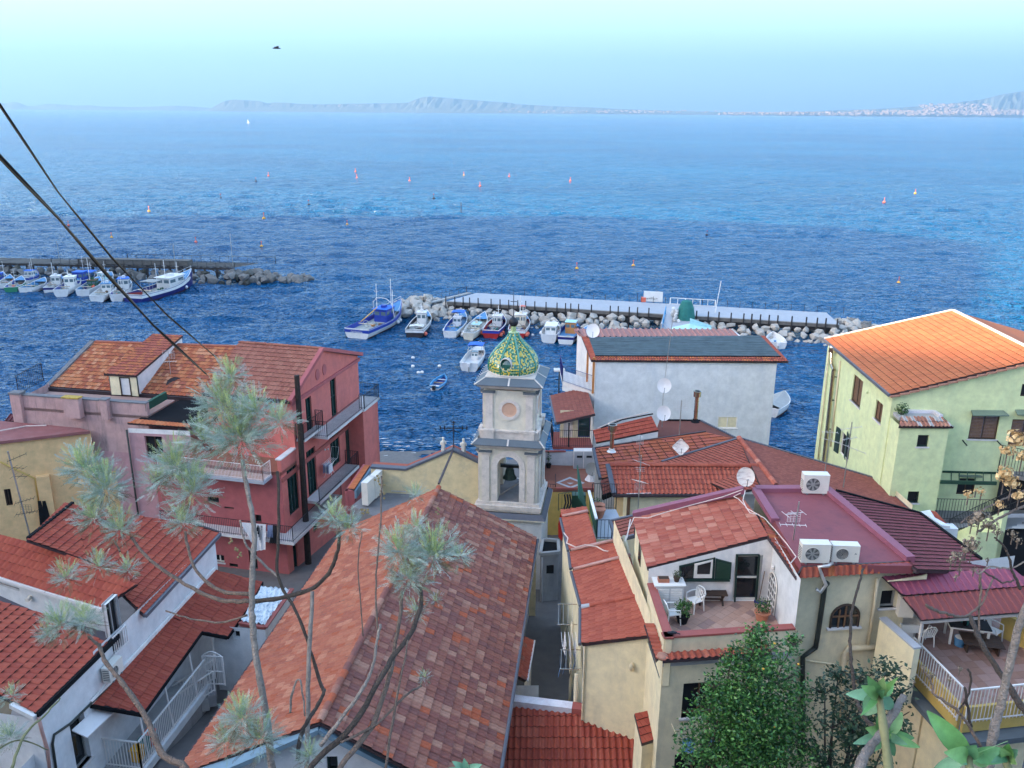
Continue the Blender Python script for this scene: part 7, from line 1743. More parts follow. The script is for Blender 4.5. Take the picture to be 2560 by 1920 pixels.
 m=MB(); m.bar(F0,F1,.08,.12,'iron_green'); m.build('wall_beam',pg); m=MB(); m.bar(G0,G1,.1,.2,'iron_green'); m.build('front_beam',pg)
 for k in range(1,7): m=MB(); m.bar(F0.lerp(F1,k/7+.02),G0.lerp(G1,k/7+.05),.05,.06,'iron_green'); m.build('rafter',pg)
 m=MB(); m.bar(F0.lerp(F1,.3)+V(0,0,-.2),F0.lerp(F1,.7)+V(0,0,-.2),.4,.08,'slate_green'); m.build('door_hood',pg)
 # iron balcony
 zb_=5.6; b0=pp('c',690,400,(fpl[0]+fw.n*1.2,fpl[1])); b1=pp('c',1640,430,(fpl[0]+fw.n*1.2,fpl[1])); zb_=b0.z
 bl=thing('balcony','long iron railed balcony low on the green house','balcony',b0); slab(bl,[b0-uf*1.5,at(b1,zb_)+uf*3,at(b1,zb_)-fw.n*1.3+uf*3,b0-fw.n*1.3-uf*1.5],.2,'concrete_dark')
 m=MB(); m.ob(at(b0,zb_-.55)-uf*1.5-fw.n*.1,(at(b1,0)-at(b0,0))+uf*4,-fw.n*.1,(0,0,.3),'stucco_blue_white'); m.build('fascia',bl)
 railing(bl,[b0-uf*1.4,at(b1,zb_)],1.3,'iron_black',sp=.16)
 # dark openings underneath
 c=pp('c',1020,700,fpl); m=MB(); m.ob(at(c,0)+fw.n*.1-uf*.9,uf*1.8,fw.n*.02,(0,0,4.0),'void_dark'); dn=m.build('barred_window',t)
 # upper balcony / landing to the right with dark railing
 z=9.4; u0=pp('b',1760,1230,(fpl[0]+fw.n*.2,fpl[1])); zt2=u0.z
 ld=thing('stair_landing','grey landing with black railing at the right edge of the green house','landing',u0)
 slab(ld,[u0,u0+fw.n*1.0+uf*1.2,u0+fw.n*2.6+uf*6,u0+uf*6.5],.2,'concrete_dark'); railing(ld,[u0+V(0,0,0),u0+fw.n*1.0+uf*1.2,u0+fw.n*2.6+uf*6],1.6,'iron_black',sp=.15)
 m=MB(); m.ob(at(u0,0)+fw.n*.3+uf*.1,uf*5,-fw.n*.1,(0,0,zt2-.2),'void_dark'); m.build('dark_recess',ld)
 return t,fpl,fw.n,uf
m_('slate_green',(.14,.20,.16),rough=.7)
GH=green_house()
def outside_stairs():
 """steps with dark treads and pale risers going up to the right"""
 t=thing('outside_stairs','outside staircase with dark treads, pale risers and green stringer walls beside the purple roof','stairs',(22,36,5))
 z0=7.2; a=pz('c',1330,700,z0); 
 b=pz('c',2200,330,z0+3.2)
 n=11; run=(at(b,0)-at(a,0)); u=run.normalized(); step=run.length/n; hgt=3.2/n
 w=V(u.y,-u.x,0)*1.5
 for k in range(n+3):
  p=at(a,0)+u*(step*k); z=z0+hgt*k
  m=MB(); m.ob(at(p,z-.2),u*(step+.02),w,(0,0,.2),'concrete_pale'); m.build('riser',t)
  m=MB(); m.ob(at(p,z)-u*.02,u*(step),w,(0,0,.03),'hull_black'); m.build('tread',t)
 m=MB(); q=at(a,0)+w; m.prism([at(q,2),at(q,z0-.1),at(q,z0+hgt*(n+3)-.1)+u*(step*(n+3)),at(q,2)+u*(step*(n+3))],w.normalized()*.25,'stucco_green'); m.build('stringer_wall',t)
 m=MB(); m.bar(at(q,z0-.02)+w.normalized()*1.2+V(0,0,-1.2),at(q,z0+hgt*8)+u*(step*8)+w.normalized()*1.2+V(0,0,-1.2),.3,.2,'tile_green'); m.build('coping',t)
 q2=q+w.normalized()*1.2; m=MB(); m.prism([at(q2,0),at(q2,z0-1.2),at(q2,z0-1.2+hgt*(n+3))+u*(step*(n+3)),at(q2,0)+u*(step*(n+3))],w.normalized()*.2,'stucco_green'); m.build('lower_wall',t)
 m=MB(); m.prism([at(q,2.0),at(q,z0-.9)+V(0,0,-.4),at(q,z0-.9+hgt*(n+3)-.4)+u*(step*(n+3)),at(q,2.0)+u*(step*(n+3))],w.normalized()*1.25,'stucco_green'); m.build('ledge',t)
 e=at(a,z0)+w; railing(t,[e+V(0,0,.05),at(e,z0+hgt*(n+3))+u*(step*(n+3))],1.05,'iron_black',sp=.17); e=at(a,z0); railing(t,[e,at(e,z0+hgt*(n+3))+u*(step*(n+3))],1.05,'iron_black',sp=.17)
m_('tile_green',(.50,.68,.46))
outside_stairs()
# ------------------------------------------------------------------ furnished terrace in the lower right
def right_terrace():
 gpl,gn,pk,lo=TH[2:6]; z=12.1; q=lambda x,y,zz=z: pz('N',x,y,zz)
 t=thing('lower_terrace','furnished brown tiled terrace with white rail and yellow parapets under the purple awning','terrace',q(1700,900))
 c0=q(1270,690); c1=q(1690,1130); c2=q(2330,1060); c3=q(2330,560); c4=q(1890,520); c5=q(1300,520)
 back=at(q(1420,530),z); 
 fl=[q(1050,500),q(1275,700),c1,c2,at(c2,z)+V(1,3.5,0),q(1960,380),q(1130,330)]
 m=MB(); m.prism(fl,V(0,0,-.35),'concrete'); m.build('terrace_slab',t)
 cp=ccw([(p.x,p.y) for p in [q(1110,560),c1,c2+V(2,0,0),q(2330,330)+V(1,0,0),q(1130,400)]]); ts=.36; d=(at(c1,0)-at(c0,0)).normalized(); h=V(-d.y,d.x,0); rng=random.Random(8); ca=[]
 for k in range(2): q_=MB(); q_.ob((0,0,0),V(ts-.012,0,0),V(0,ts-.012,0),(0,0,.012),['floor_brown','floor_brown_b'][k]); ca.append(q_.data('floor_tile'))
 Mg=Matrix(((d.x,h.x,0,0),(d.y,h.y,0,0),(0,0,1,0),(0,0,0,1)))
 for i in range(-14,12):
  for j in range(-3,22):
   o=at(c1,0)+d*(i*ts)+h*(j*ts); sq=[o,o+d*ts,o+d*ts+h*ts,o+h*ts]; c=clip([(p.x,p.y) for p in sq],cp)
   if len(c)<3: continue
   ar=abs(sum(c[a_][0]*c[(a_+1)%len(c)][1]-c[(a_+1)%len(c)][0]*c[a_][1] for a_ in range(len(c))))/2
   if ar>.5*ts*ts and CAMP.x is not None: ob=bpy.data.objects.new('floor_tile',ca[rng.choice([0,1])]); link(ob,t); ob.matrix_basis=Matrix.Translation(at(o,z+.003+rng.uniform(0,.002)))@Mg
 # low yellow base, white railing
 for a,b in((c0,c1),(c1,c2)):
  u=(b-a); n=V(u.y,-u.x,0).normalized(); n = n if (n.y<0) else -n
  m=MB(); m.ob(at(a,z-.9)+n*.02,u,n*.1,(0,0,.95),'stucco_ochre'); m.build('parapet',t)
  m=MB(); m.ob(at(a,z-1.15)+n*.0,u,n*.55,(0,0,.2),'slate_lead'); m.build('ledge',t)
  railing(t,[at(a,z-.5)+n*.16,at(b,z-.5)+n*.16],1.25,'rail_white',sp=.13,top=.035)
  m=MB(); m.ob(at(a,1),u,n*-.1,(0,0,z-2.1),'stucco_cream'); m.build('wall',t)
 # window low on the wall below
 u=(c2-c1); wpl=(at(c1,0)+V(0,-.05,0),V(-u.y,u.x,0).normalized())
 # side cream wall running to the terrace house
 s0=pz('N',965,375,13.35); s1=pz('N',1265,640,13.35)
 m=MB(); m.prism([s0,s1,at(s1,11.2),at(s0,11.2)],V(.25,.12,0),'stucco_cream'); m.build('side_wall',t); m=MB(); m.bar(s0+V(.13,.06,.03),s1+V(.13,.06,.03),.3,.06,'concrete_pale'); m.build('side_coping',t)
 m=MB(); a=pz('N',915,600,11.6); b=pz('N',1350,980,11.2); m.prism([a,b,b+V(.5,.2,0),a+V(.5,.2,0)],V(0,0,-.12),'slate_lead'); m.build('lower_ledge',t)
 m=MB(); m.prism([at(s0,0)+V(.9,.5,0),at(s1,0)+V(.9,.5,0),at(s1,11.0)+V(.9,.5,0),at(s0,11.0)+V(.9,.5,0)],V(.2,.1,0),'stucco_beige'); m.build('wall',t)
 # back wall with dark openings, ochre side parapet
 bk0=q(1130,300); bz=13.9
 B0,B1=q(1150,420),q(1980,300); ub=(at(B1,0)-at(B0,0)).normalized(); nb=V(-ub.y,ub.x,0)
 w=Wall(t,at(B0,z)-ub*.6,at(B1,z)+ub*.3,z,14.4,'stucco_blue_white',wins=[dict(rect=(1.3,2.15,.02,2.0),cols=1,glass='void_dark',frame='wood_brown',name='door'),dict(rect=(2.7,3.9,.02,2.0),cols=2,glass='void_dark',frame='wood_dark',name='door')])
 m=MB(); g0,g1=q(1985,520,z),q(2300,800,z); m.prism([g0,g1+V(2,-1.5,0),g1+V(2,-1.5,.85),g0+V(0,0,.95)],V(.15,.1,0),'stucco_ochre'); m.build('parapet',t)
 railing(t,[g0+V(.1,.1,.9),g1+V(2.1,-1.4,.85)],.7,'rail_white',sp=.35,top=.03)
 # sink wash trough
 s=thing('wash_trough','white ceramic wash trough beside the cream wall on the lower terrace','sink',q(1180,560)); c=q(1190,570); m=MB()
 for o_,sx,sy in((V(0,-.28,0),.75,.05),(V(0,.28,0),.75,.05),(V(-.36,0,0),.05,.55),(V(.36,0,0),.05,.55)): m.box(c+o_+V(0,0,.72),sx,sy,.3,'plastic_white',.0)
 m.box(c+V(0,0,.6),.75,.55,.05,'plastic_white'); m.build('basin',s); m=MB(); m.box(c+V(0,0,.3),.3,.3,.6,'plastic_white'); m.build('pedestal',s)
 # water heater on the wall
 p=pp('N',1160,230,gpl)+gn*.2; m=MB(); m.box(p,.5,.3,.75,'ac_white',-.1); hb=m.build('boiler',None); tag(hb,'white wall boiler above the wash trough beside the awning','boiler')
 # pillar post of the awning
 m=MB(); a=at(lo[0],z); m.tube([c0+V(.05,.02,-.5),lo[0]+V(.1,.1,-.05)],.05,'rail_white',8); m.build('awning_post',t)
 # table, chairs
 tb=thing('terrace_table','white table with dark cloth full of things under the awning','table',q(1700,560),world=False,rz=R(-12)); 
 m=MB(); m.box((0,0,.74),1.35,.8,.05,'cloth_black'); m.box((0,0,.70),1.38,.84,.05,'plastic_white'); m.build('top',tb)
 for a in(-1,1):
  for b in(-1,1): m=MB(); m.box((a*.6,b*.34,.35),.07,.07,.7,'plastic_white'); m.build('leg',tb)
 pl_=q(1700,560)
 for k in range(9):
  m=MB(); rng2=random.Random(k); m.lathe([(.05,0),(.07,.1),(.04,.22)],(0,0,0),['membrane_black','dish_grey','terracotta','cloth_teal'][k%4],8)
  o=m.build('pot',None); o.location=pl_+V(rng2.uniform(-.45,.45),rng2.uniform(-.25,.25),.77); tag(o,['black','grey','terracotta','teal'][k%4]+' small pot, number of several, in the clutter on the terrace table'.replace(', number of several,','')+(['',' near its left end',' near its right end'][k//4 if k//4<3 else 2]),'pot','clutter on the terrace table')
 plastic_chair('white plastic chair in front of the awning post on the lower terrace',q(1340,590),R(190)); plastic_chair('white plastic chair at the right end of the terrace table',q(1930,560),R(35))
 lt=thing('low_table','low dark slatted table in front of the white terrace table','table',q(1830,640),world=False,rz=R(-12))
 for k in range(7): m=MB(); m.box((0,-.36+k*.12,.4),1.3,.1,.03,'wood_dark'); m.build('slat',lt)
 for a in(-1,1): m=MB(); m.box((a*.5,0,.2),.06,.6,.38,'wood_dark'); m.build('leg',lt)
 p=q(1650,600); m=MB(); m.lathe([(.16,0),(.19,.3),(.2,.34)],p,'deck_blue',14); m.lathe([(.18,.34),(.01,.35)],p,'plastic_white',12); tag(m.build('blue_bucket',None),'blue and white bucket under the white terrace table','bucket')
right_terrace()
# ------------------------------------------------------------------ white house at the lower left
def left_house():
 t=thing('white_cliff_house','white house with stepped red tile roofs, porch roof and outside landing at the lower left','house',(-18,31,4))
 p0,p1=at(pz('G',780,1110,9.0),0),at(pz('F',1850,985,9.0),0); pl=vpl(p0,p1); u=(p1-p0).normalized(); n=pl[1] if pl[1].x>0 else -pl[1]
 g=lambda n_,x,y: pp(n_,x,y,pl)
 c2=g('G',325,1200); e2=g('G',870,645)          # right eave of lower roof
 ez=(c2.z+e2.z)/2+.05
 a0=at(c2,0); 
 # roofs
 C=at(c2,ez)+n*.15; E2=at(g('G',1010,500),ez)+n*.15
 P3=pz('G',0,160,ez+1.0); pr=pl3(C,E2,P3)
 q=[pp('G',x,y,pr) for x,y in((308,1190),(1010,505),(760,420),(340,318),(-60,140),(-260,900),(-100,1000))]
 tiled(t,[q[0],q[1],q[3],q[4],q[5]],q[0],q[1],.30,.36,P_SCALE,TS_red,indiv=300,hh=.03,stag=True)
 m=MB(); m.bar(q[0]+V(.02,0,-.06),q[1]+V(.02,0,-.06),.16,.2,'membrane_black'); m.build('gutter',t)
 m=MB(); m.bar(q[0]+V(0,-.05,-.1),pp('G',100,1085,pr)+V(0,-.05,-.1),.16,.16,'stucco_blue_white'); m.build('gutter',t)
 # upper roof: ribbed slope towards the alley
 T=pz('F',1240,1372,10.55); S=pz('F',1890,665,10.55); K=pz('F',760,905,11.75); pu=pl3(T,S,K); k=lambda x,y: pp('F',x,y,pu)
 U=[k(1240,1372),k(1890,668),k(1700,605),k(800,330),k(280,745),k(760,905),k(1185,1170)]
 cv=[k(1240,1372),k(1890,668),k(1690,602),k(620,420),k(760,905)]
 tiled(t,cv,cv[0],cv[1],.26,.36,P_MARS,TS_red,indiv=300,hh=.035)
 tiled(t,[k(760,905),k(620,420),k(560,400),k(230,725)],cv[0],cv[1],.26,.36,P_MARS,TS_red,indiv=0,hh=.035)
 m=MB(); m.bar(cv[0]+V(.05,0,-.05),cv[1]+V(.05,0,-.05),.16,.16,'gutter_slate'); m.build('gutter',t); m=MB(); m.bar(cv[1]+V(0,.05,0),cv[2]+V(0,.05,0),.12,.14,'gutter_brown'); m.build('verge',t)
 m=MB(); m.bar(k(230,725)+V(0,.1,0),k(620,415)+V(0,.1,0),.14,.16,'membrane_black'); m.build('verge',t)
 # upper roof: scale tiles falling towards us
 A=pz('F',0,1045,10.95); B=pz('F',440,1182,10.95); Cc=K; ps=pl3(A,B,pz('F',500,825,12.0)); k2=lambda x,y: pp('F',x,y,ps)
 Sp=[k2(-260,960),k2(440,1182),k2(880,1310),k2(1180,1110),k2(740,905),k2(280,750),k2(-300,600)]
 tiled(t,Sp,k2(0,1045),k2(440,1182),.30,.36,P_SCALE,TS_red,indiv=300,hh=.03,stag=True)
 m=MB(); m.bar(k2(-260,962)+V(0,-.03,-.06),k2(880,1312)+V(0,-.03,-.06),.14,.14,'dish_white'); m.build('gutter',t)
 # white wall under the scale roof, with slit window
 wA,wB=at(k2(-260,960),0)+V(0,.25,0),at(k2(900,1315),0)+V(0,.25,0)
 Wall(t,wA,wB,6,10.8,'stucco_blue_white',wins=[dict(px=('F',-80,1065,170,1170),cols=3,glass='void_dark',frame='stucco_grey')])
 m=MB(); p=pp('F',265,1215,vpl(wA,wB)); m.box(p+V(0,-.15,0),.14,.3,.14,'ac_white'); m.build('camera',t)
 # long white wall towards the alley
 s0=at(c2,0); s1=at(g('F',1835,790),0)+u*.3; L=(s1-s0).length
 h1=(at(g('G',1010,505),0)-s0).dot(u)
 Wall(t,s0,s1,0,0,'stucco_blue_white',face=s0+n*10,poly=[(h1-1.5,ez-.1),(L,ez-.1),(L,10.4),(h1+1.2,10.75),(h1-1.5,10.85)])
 Wall(t,s0,s1,0,0,'stucco_blue_white',face=s0+n*10,poly=[(0,0),(L,0),(L,ez-.1),(0,ez-.1)],wins=[
  W('G',915,250,1080,600,cols=2,glass='void_dark',frame='stucco_grey',depth=.2),
  W('G',600,1290,790,1560,cols=1,glass='glass_dark',frame='dish_grey',depth=.25,sill='marble_grey')])
 # window grille with little balcony
 a,b=g('G',930,560),g('G',1085,420); m=MB(); za=g('G',960,670).z; 
 gx=lambda x,y,o=.12: g('G',x,y)+n*o
 for kk in range(8): pq=gx(950,530).lerp(gx(1060,420),kk/7); m.bar(pq,at(pq,gx(975,670).z),.025,.025,'rail_white')
 m.bar(gx(945,535),gx(1062,418),.04,.04,'rail_white'); m.bar(at(gx(945,535),gx(975,670).z),at(gx(1062,418),gx(975,670).z),.04,.04,'rail_white'); m.build('window_grille',t)
 # awning slab over the lower window
 m=MB(); w0,w1=g('G',620,1330),g('G',850,1120); m.prism([w0,w1,w1+n*.55+V(0,0,-.25),w0+n*.55+V(0,0,-.25)],V(0,0,-.05),'dish_white'); m.build('window_hood',t)
 # cable and drain down the wall
 pipe(t,[gx(1000,880,.06),gx(600,1270,.06),gx(455,1370,.06),gx(440,1450,.06),gx(470,1659,.06)],.045,'pipe_black')
 pipe(t,[gx(320,1215,.05),gx(350,1340,.05),gx(400,1500,.05),gx(420,1700,.05)],.06,'pipe_pink')
 # front corner wall facing us at the left
 Wall(t,s0-V(6,-1,0)*1.0,s0,0,ez-.2,'stucco_blue_white')
 m=MB(); p=pz('G',180,1290,8.4); m.prism([pz('G',120,1095,9.6),pz('G',300,1185,9.6),pz('G',330,1380,8.8),pz('G',60,1330,8.8)],V(0,0,-.15),'concrete_pale'); m.build('broken_ledge',t)
 # stub of chimney / beam end under the upper gutter
 m=MB(); p=pz('G',1240,330,10.0); m.box(p,.55,.5,.5,'concrete_dark'); m.build('gutter_box',t)
 # ---- porch roof
 zt,zb=9.0,8.25
 R0,R1=at(g('G',780,1108),zt),at(g('F',1850,985),zt); b0=pz('G',1232,1190,zb); pq=pl3(R0,R1,b0); kk=lambda n_,x,y: pp(n_,x,y,pq)
 P1=[kk('G',780,1110),kk('G',1232,1190),kk('G',1740,482),kk('F',1850,985)]
 tiled(t,[P1[0],P1[1],P1[2],kk('G',1460,345)],P1[1],P1[2],.24,.5,P_MARS,TS_red,indiv=200,hh=.03,thick=.06)
 P2=[kk('G',1460,345),kk('G',1740,482),kk('G',1965,525),kk('G',2135,285),kk('H',608,882),kk('F',1850,985)]
 tiled(t,P2,P1[1],P1[2],.24,.5,P_MARS,TS_red,indiv=200,hh=.03,thick=.06)
 m=MB()
 for a,b in((P1[0],P1[1]),(P1[1],P1[2]),(P2[1],P2[2]),(P2[2],P2[3]),(P2[3],P2[4])): m.bar(a+V(0,0,-.05),b+V(0,0,-.05),.1,.16,'membrane_black')
 m.build('fascia',t)
 m=MB(); m.bar(P1[0]+n*.03+V(0,0,.08),P1[3]+n*.03+V(0,0,.08),.12,.14,'stucco_white'); m.bar(P1[0]+n*-.05+V(0,0,.16),P1[3]-n*.05+V(0,0,.16),.1,.1,'membrane_black'); m.build('wall_flashing',t)
 # ---- landing with rail, posts
 zl=6.0; r0=pz('G',1250,1640,zl); r1=pz('G',1790,935,zl); ru=(r1-r0).normalized()
 rs=r0-ru*4.5; rn=V(ru.y,-ru.x,0); rn = rn if rn.x>0 else -rn
 w_in=at(p0,0)-u*3; 
 lt=thing('landing','raised landing with white railing and slender white posts under the porch roof','landing',r0)
 m=MB(); m.prism([rs,r1,at(r1,zl)-rn*1.9,rs-rn*1.9],V(0,0,-.3),'concrete'); m.build('floor',lt)
 m=MB(); m.ob(rs+V(0,0,-.32),(r1-rs),rn*.14,(0,0,.34),'stucco_blue_white'); m.build('edge_beam',lt)
 railing(lt,[r0-ru*.2,r1],1.25,'rail_white',sp=.12,r=.014,top=.04); railing(lt,[r0-ru*.2,r0-ru*.2-rn*1.9],1.25,'rail_white',sp=.12,r=.014,top=.04)
 for x,y in((1205,1450),(1405,1180),(1570,910),(1715,690)):
  b=pz('G',x,y,zl+.7); b=at(r0,0)+ru*((at(b,0)-at(r0,0)).dot(ru)); m=MB(); zz=P1[1].z-.1; m.tube([at(b,zl),at(b,zz)-rn*.15],.035,'rail_white',7); m.build('post',lt)
 # inner dark wall of the porch with doors
 iw0,iw1=at(rs,0)-rn*1.9,at(r1,0)-rn*1.9+ru*1.5
 Wall(lt,iw0,iw1,zl,8.9,'stucco_blue_white',face=at(r0,0)+rn*5,wins=[dict(rect=(2.2,3.3,.02,2.1),cols=1,glass='void_dark',frame='wood_dark',name='door'),dict(rect=(4.3,5.6,.02,2.1),cols=2,glass='void_dark',frame='wood_dark',name='door'),dict(rect=(6.6,7.6,.8,2.0),cols=2,glass='void_dark',frame='wood_dark')])
 m=MB(); m.ob(rs+V(0,0,-5.9),(r1-rs),-rn*.1,(0,0,5.6),'stucco_grey'); m.build('under_wall',lt)
 for k,(col,l) in enumerate((('buoy_yellow','yellow'),('cloth_teal','green'),('buoy_orange','orange'))):
  q_=r0-rn*.45+ru*(.3+.45*k); m=MB(); m.box(q_+V(0,0,.25),.4,.35,.5,col,R(80)); m.box(q_+V(0,0,.52),.44,.4,.05,col,R(80)); o=m.build('storage_bin',None); tag(o,l+' storage bin behind the white landing railing','bin')
 # ---- gate and stairs
 ga,gb=pz('G',1775,935,zl),pz('G',1945,945,zl); gt=thing('iron_gate','white wrought iron gate with arched top at the head of the stairs','gate',ga)
 gu=(gb-ga); gw=gu.length; gu.normalize(); hg=pp('G',1770,690,vpl(ga,gb)).z-zl; hm=pp('G',1855,655,vpl(ga,gb)).z-zl
 m=MB(); 
 for s_ in(0,gw): m.bar(ga+gu*s_,ga+gu*s_+V(0,0,hg),.06,.06,'rail_white')
 for zz in(.05,hg*.48,hg): m.bar(ga+V(0,0,zz),gb+V(0,0,zz),.04,.04,'rail_white')
 m.tube([ga+gu*gw*f_+V(0,0,hg+(hm-hg)*math.sin(math.pi*f_)) for f_ in np.linspace(0,1,11)],.02,'rail_white',5); m.build('frame',gt)
 for i in range(1,12):
  m=MB(); x=gw*i/12; m.bar(ga+gu*x+V(0,0,.05),ga+gu*x+V(0,0,hg),.018,.018,'rail_white'); m.build('bar',gt)
 for cx in(.25,.5,.75):
  m=MB(); c=ga+gu*gw*cx+V(0,0,hg+.08); m.tube([c+gu*(.07*math.cos(a))+V(0,0,.07*math.sin(a)) for a in np.linspace(0,5,9)],.01,'rail_white',4); m.build('scroll',gt)
 st=thing('stairs','grey flight of steps going down from the white gate','stairs',ga); ns=18
 b0_,b1_=pz('G',1480,1640,zl-3.6),pz('G',1690,1420,zl-2.6)
 ds=(at(pz('G',1560,1480,zl-2.9),0)-at((ga+gb)/2,0)); rl=.30; dn=ds.normalized(); sw=gw*.5
 sdv=V(-dn.y,dn.x,0)
 for k in range(22):
  p=at((ga+gb)/2,0)+dn*(rl*k); m=MB(); m.ob(at(p,zl-.17*(k+1)-.6)-sdv*sw,sdv*sw*2,dn*(rl+.01),(0,0,.6),'concrete' if k%2 else 'step_grey'); m.build('step',st)
 for s_ in(-1,1):
  a=at((ga+gb)/2,zl)+sdv*sw*s_; b=a+dn*(rl*20)+V(0,0,-.17*20); railing(st,[a,b],1.0,'rail_white',sp=.15,r=.012,top=.04)
 # ---- tarp-covered lean-to beside the nave
 le=thing('lean_to','small white lean-to with a crumpled blue and white tarpaulin roof against the church','lean-to',(-11,34,4))
 z=8.15; c=[pz('H',408,1240,z),pz('H',630,1278,z),pz('H',862,945,z),pz('H',600,925,z)]
 Wall(le,at(c[0],0)-V(1.2,0,0),at(c[1],0),0,z-.1,'stucco_blue_white',wins=[dict(px=('H',352,1302,420,1375),cols=1,glass='void_dark',frame='stucco_blue_white')]); Wall(le,at(c[1],0),at(c[2],0),0,z-.1,'stucco_white',face=(0,34,8))
 m=MB(); m.prism([p+V(0,0,-.02) for p in c],V(0,0,-.12),'coping_red'); m.build('roof_deck',le)
 vs=[];fs=[]; nx,ny=22,22; rng=random.Random(6)
 for i in range(nx):
  for j in range(ny):
   a,b=i/(nx-1),j/(ny-1); p=(c[0].lerp(c[1],a)).lerp(c[3].lerp(c[2],a),b); p=p.lerp(sum(c,V(0,0,0))/4,.07); vs.append(p+V(0,0,.05+rng.uniform(0,.09)+.04*math.sin(i*1.7+j)))
 for i in range(nx-1):
  for j in range(ny-1): a=i*ny+j; fs.append((a,a+ny,a+ny+1,a+1))
 m=MB(); m.mesh(vs,fs,'tarp'); m.build('tarpaulin',le)
 m=MB(); m.bar(c[1]+V(0,0,.03),c[2]+V(0,0,.03),.22,.08,'coping_red'); m.bar(c[0]+V(0,0,.03),c[1]+V(0,0,.03),.12,.08,'coping_red'); m.build('kerb',le)
 return t,pl,n,u
m_('step_grey',(.25,.27,.30),var=.15); m_('tarp',(.68,.76,.82),var=.1,rough=.4,dirt=(.05,.16,.32),damt=1.,dsc=5)
LH=left_house()
a=pp('G',920,800,LH[1])+LH[2]*.25; ac_unit('ac_unit','white condenser fixed on the white wall between the two red roofs at the lower left',at(a,a.z-.35),R(84+180) if 0 else R(82.3),w=.85,h=.6,d=.32)
mast('tv_aerial','tall lattice tv aerial with many dark elements in front of the yellow house',pz('F',280,765,10.9),4.6,[('y',4.3,.8,4,60,.6,'cable',.3),('y',3.8,.5,3,95,.6,'cable'),('y',3.4,.6,3,90,.6,'cable'),('y',2.2,.8,6,70,.5,'cable',.2),('y',1.6,.9,7,75,.5,'cable',.1),('p',1.8,180,.5,'cable')],r=.035,lean=(-.35,0),mt='galvanised')
# ------------------------------------------------------------------ pole and cables
def pole():
 b=pz('H',1010,790,2.6); tp=py('B',905,548,b.y+.2); m=MB(); m.tube([b,b.lerp(tp,.5),tp],[.2,.18,.15],'pole_wood',10); o=m.build('utility_pole',None,smooth=False); tag(o,'tall black wooden utility pole in front of the pink house','utility pole'); return tp
PT=pole()
def cable(px,Ys,r,label,mt,strands=1):
 pts=[py('p',u,v,y) for (u,v),y in zip(px,Ys)]
 m=MB(); fine=[]
 n=120
 import bisect
 L=[0]
 for a,b in zip(pts,pts[1:]): L.append(L[-1]+(b-a).length)
 def Pq(s):
  i=min(max(bisect.bisect_right(L,s)-1,0),len(pts)-2); k=(s-L[i])/(L[i+1]-L[i]); return pts[i].lerp(pts[i+1],k)
 for q in range(strands):
  f=[]
  for i in range(n+1):
   s=L[-1]*i/n; p=Pq(s); ph=s*2.2/max(1,pts[0].y/4)+q*math.pi; f.append(p+V(math.cos(ph)*r*.75*(strands>1),0,math.sin(ph)*r*.75*(strands>1)))
  m.tube(f,r,mt if q==0 else 'cable_tan',5)
 tag(m.build('overhead_cable',None),label,'cable','overhead cables crossing the upper left')
cable([(-60,180),(0,263),(145,480),(280,645),(420,790),(540,893)],[5.0,5.2,5.9,6.8,8.0,9.5],.0055,'upper thinner dark cable crossing the sky and sea at the left','cable',2)
cable([(-60,320),(0,393),(145,545),(270,690),(385,815),(515,935)],[4.0,4.2,4.8,5.4,6.2,7.4],.007,'lower thicker twisted cable crossing the sea at the left','cable',2)
# loose white cables over the roofs
def wires():
 z=11.6
 m=MB()
 for ip,px in enumerate(([(0,(1580,290)),(0,(1400,355)),(0,(1150,420)),(0,(900,490)),(0,(760,535)),(0,(640,530)),(0,(600,620)),(0,(560,740))],[(0,(1600,300)),(0,(1580,380)),(0,(1610,450)),(0,(1700,500)),(0,(1770,540)),(0,(1860,640)),(0,(1960,760)),(0,(2040,870)),(0,(1990,930))],[(0,(1560,320)),(0,(1500,350)),(0,(1540,370)),(0,(1600,430)),(0,(1640,490)),(0,(1700,505))])):
  pts=[pz('L',x,y,16.15 if x>1500 else 15.2+ (x-640)*.0009) for _,(x,y) in px]
  m=MB(); m.tube(pts,.018,'wire_white',5); o=m.build('loose_cable',None); tag(o,['pale cable running along the purple upstand from the rusty dish to the small roofs','pale cable trailing from the rusty dish down the right tile edge to the aerial','short pale cable coil on the tiles right under the rusty dish'][ip],'cable','loose cables over the tiled roofs')
 m=MB(); m.tube([pz('J',x,y,11.6) for x,y in((1415,455),(1450,500),(1440,545),(1520,580),(1600,560),(1700,575),(1760,610),(1850,625),(1900,580),(1960,500),(1990,340))],.03,'wire_white',5); tag(m.build('loose_cable',None),'pale loose cable looping across the strip of small roofs','cable','loose cables over the tiled roofs')
wires()
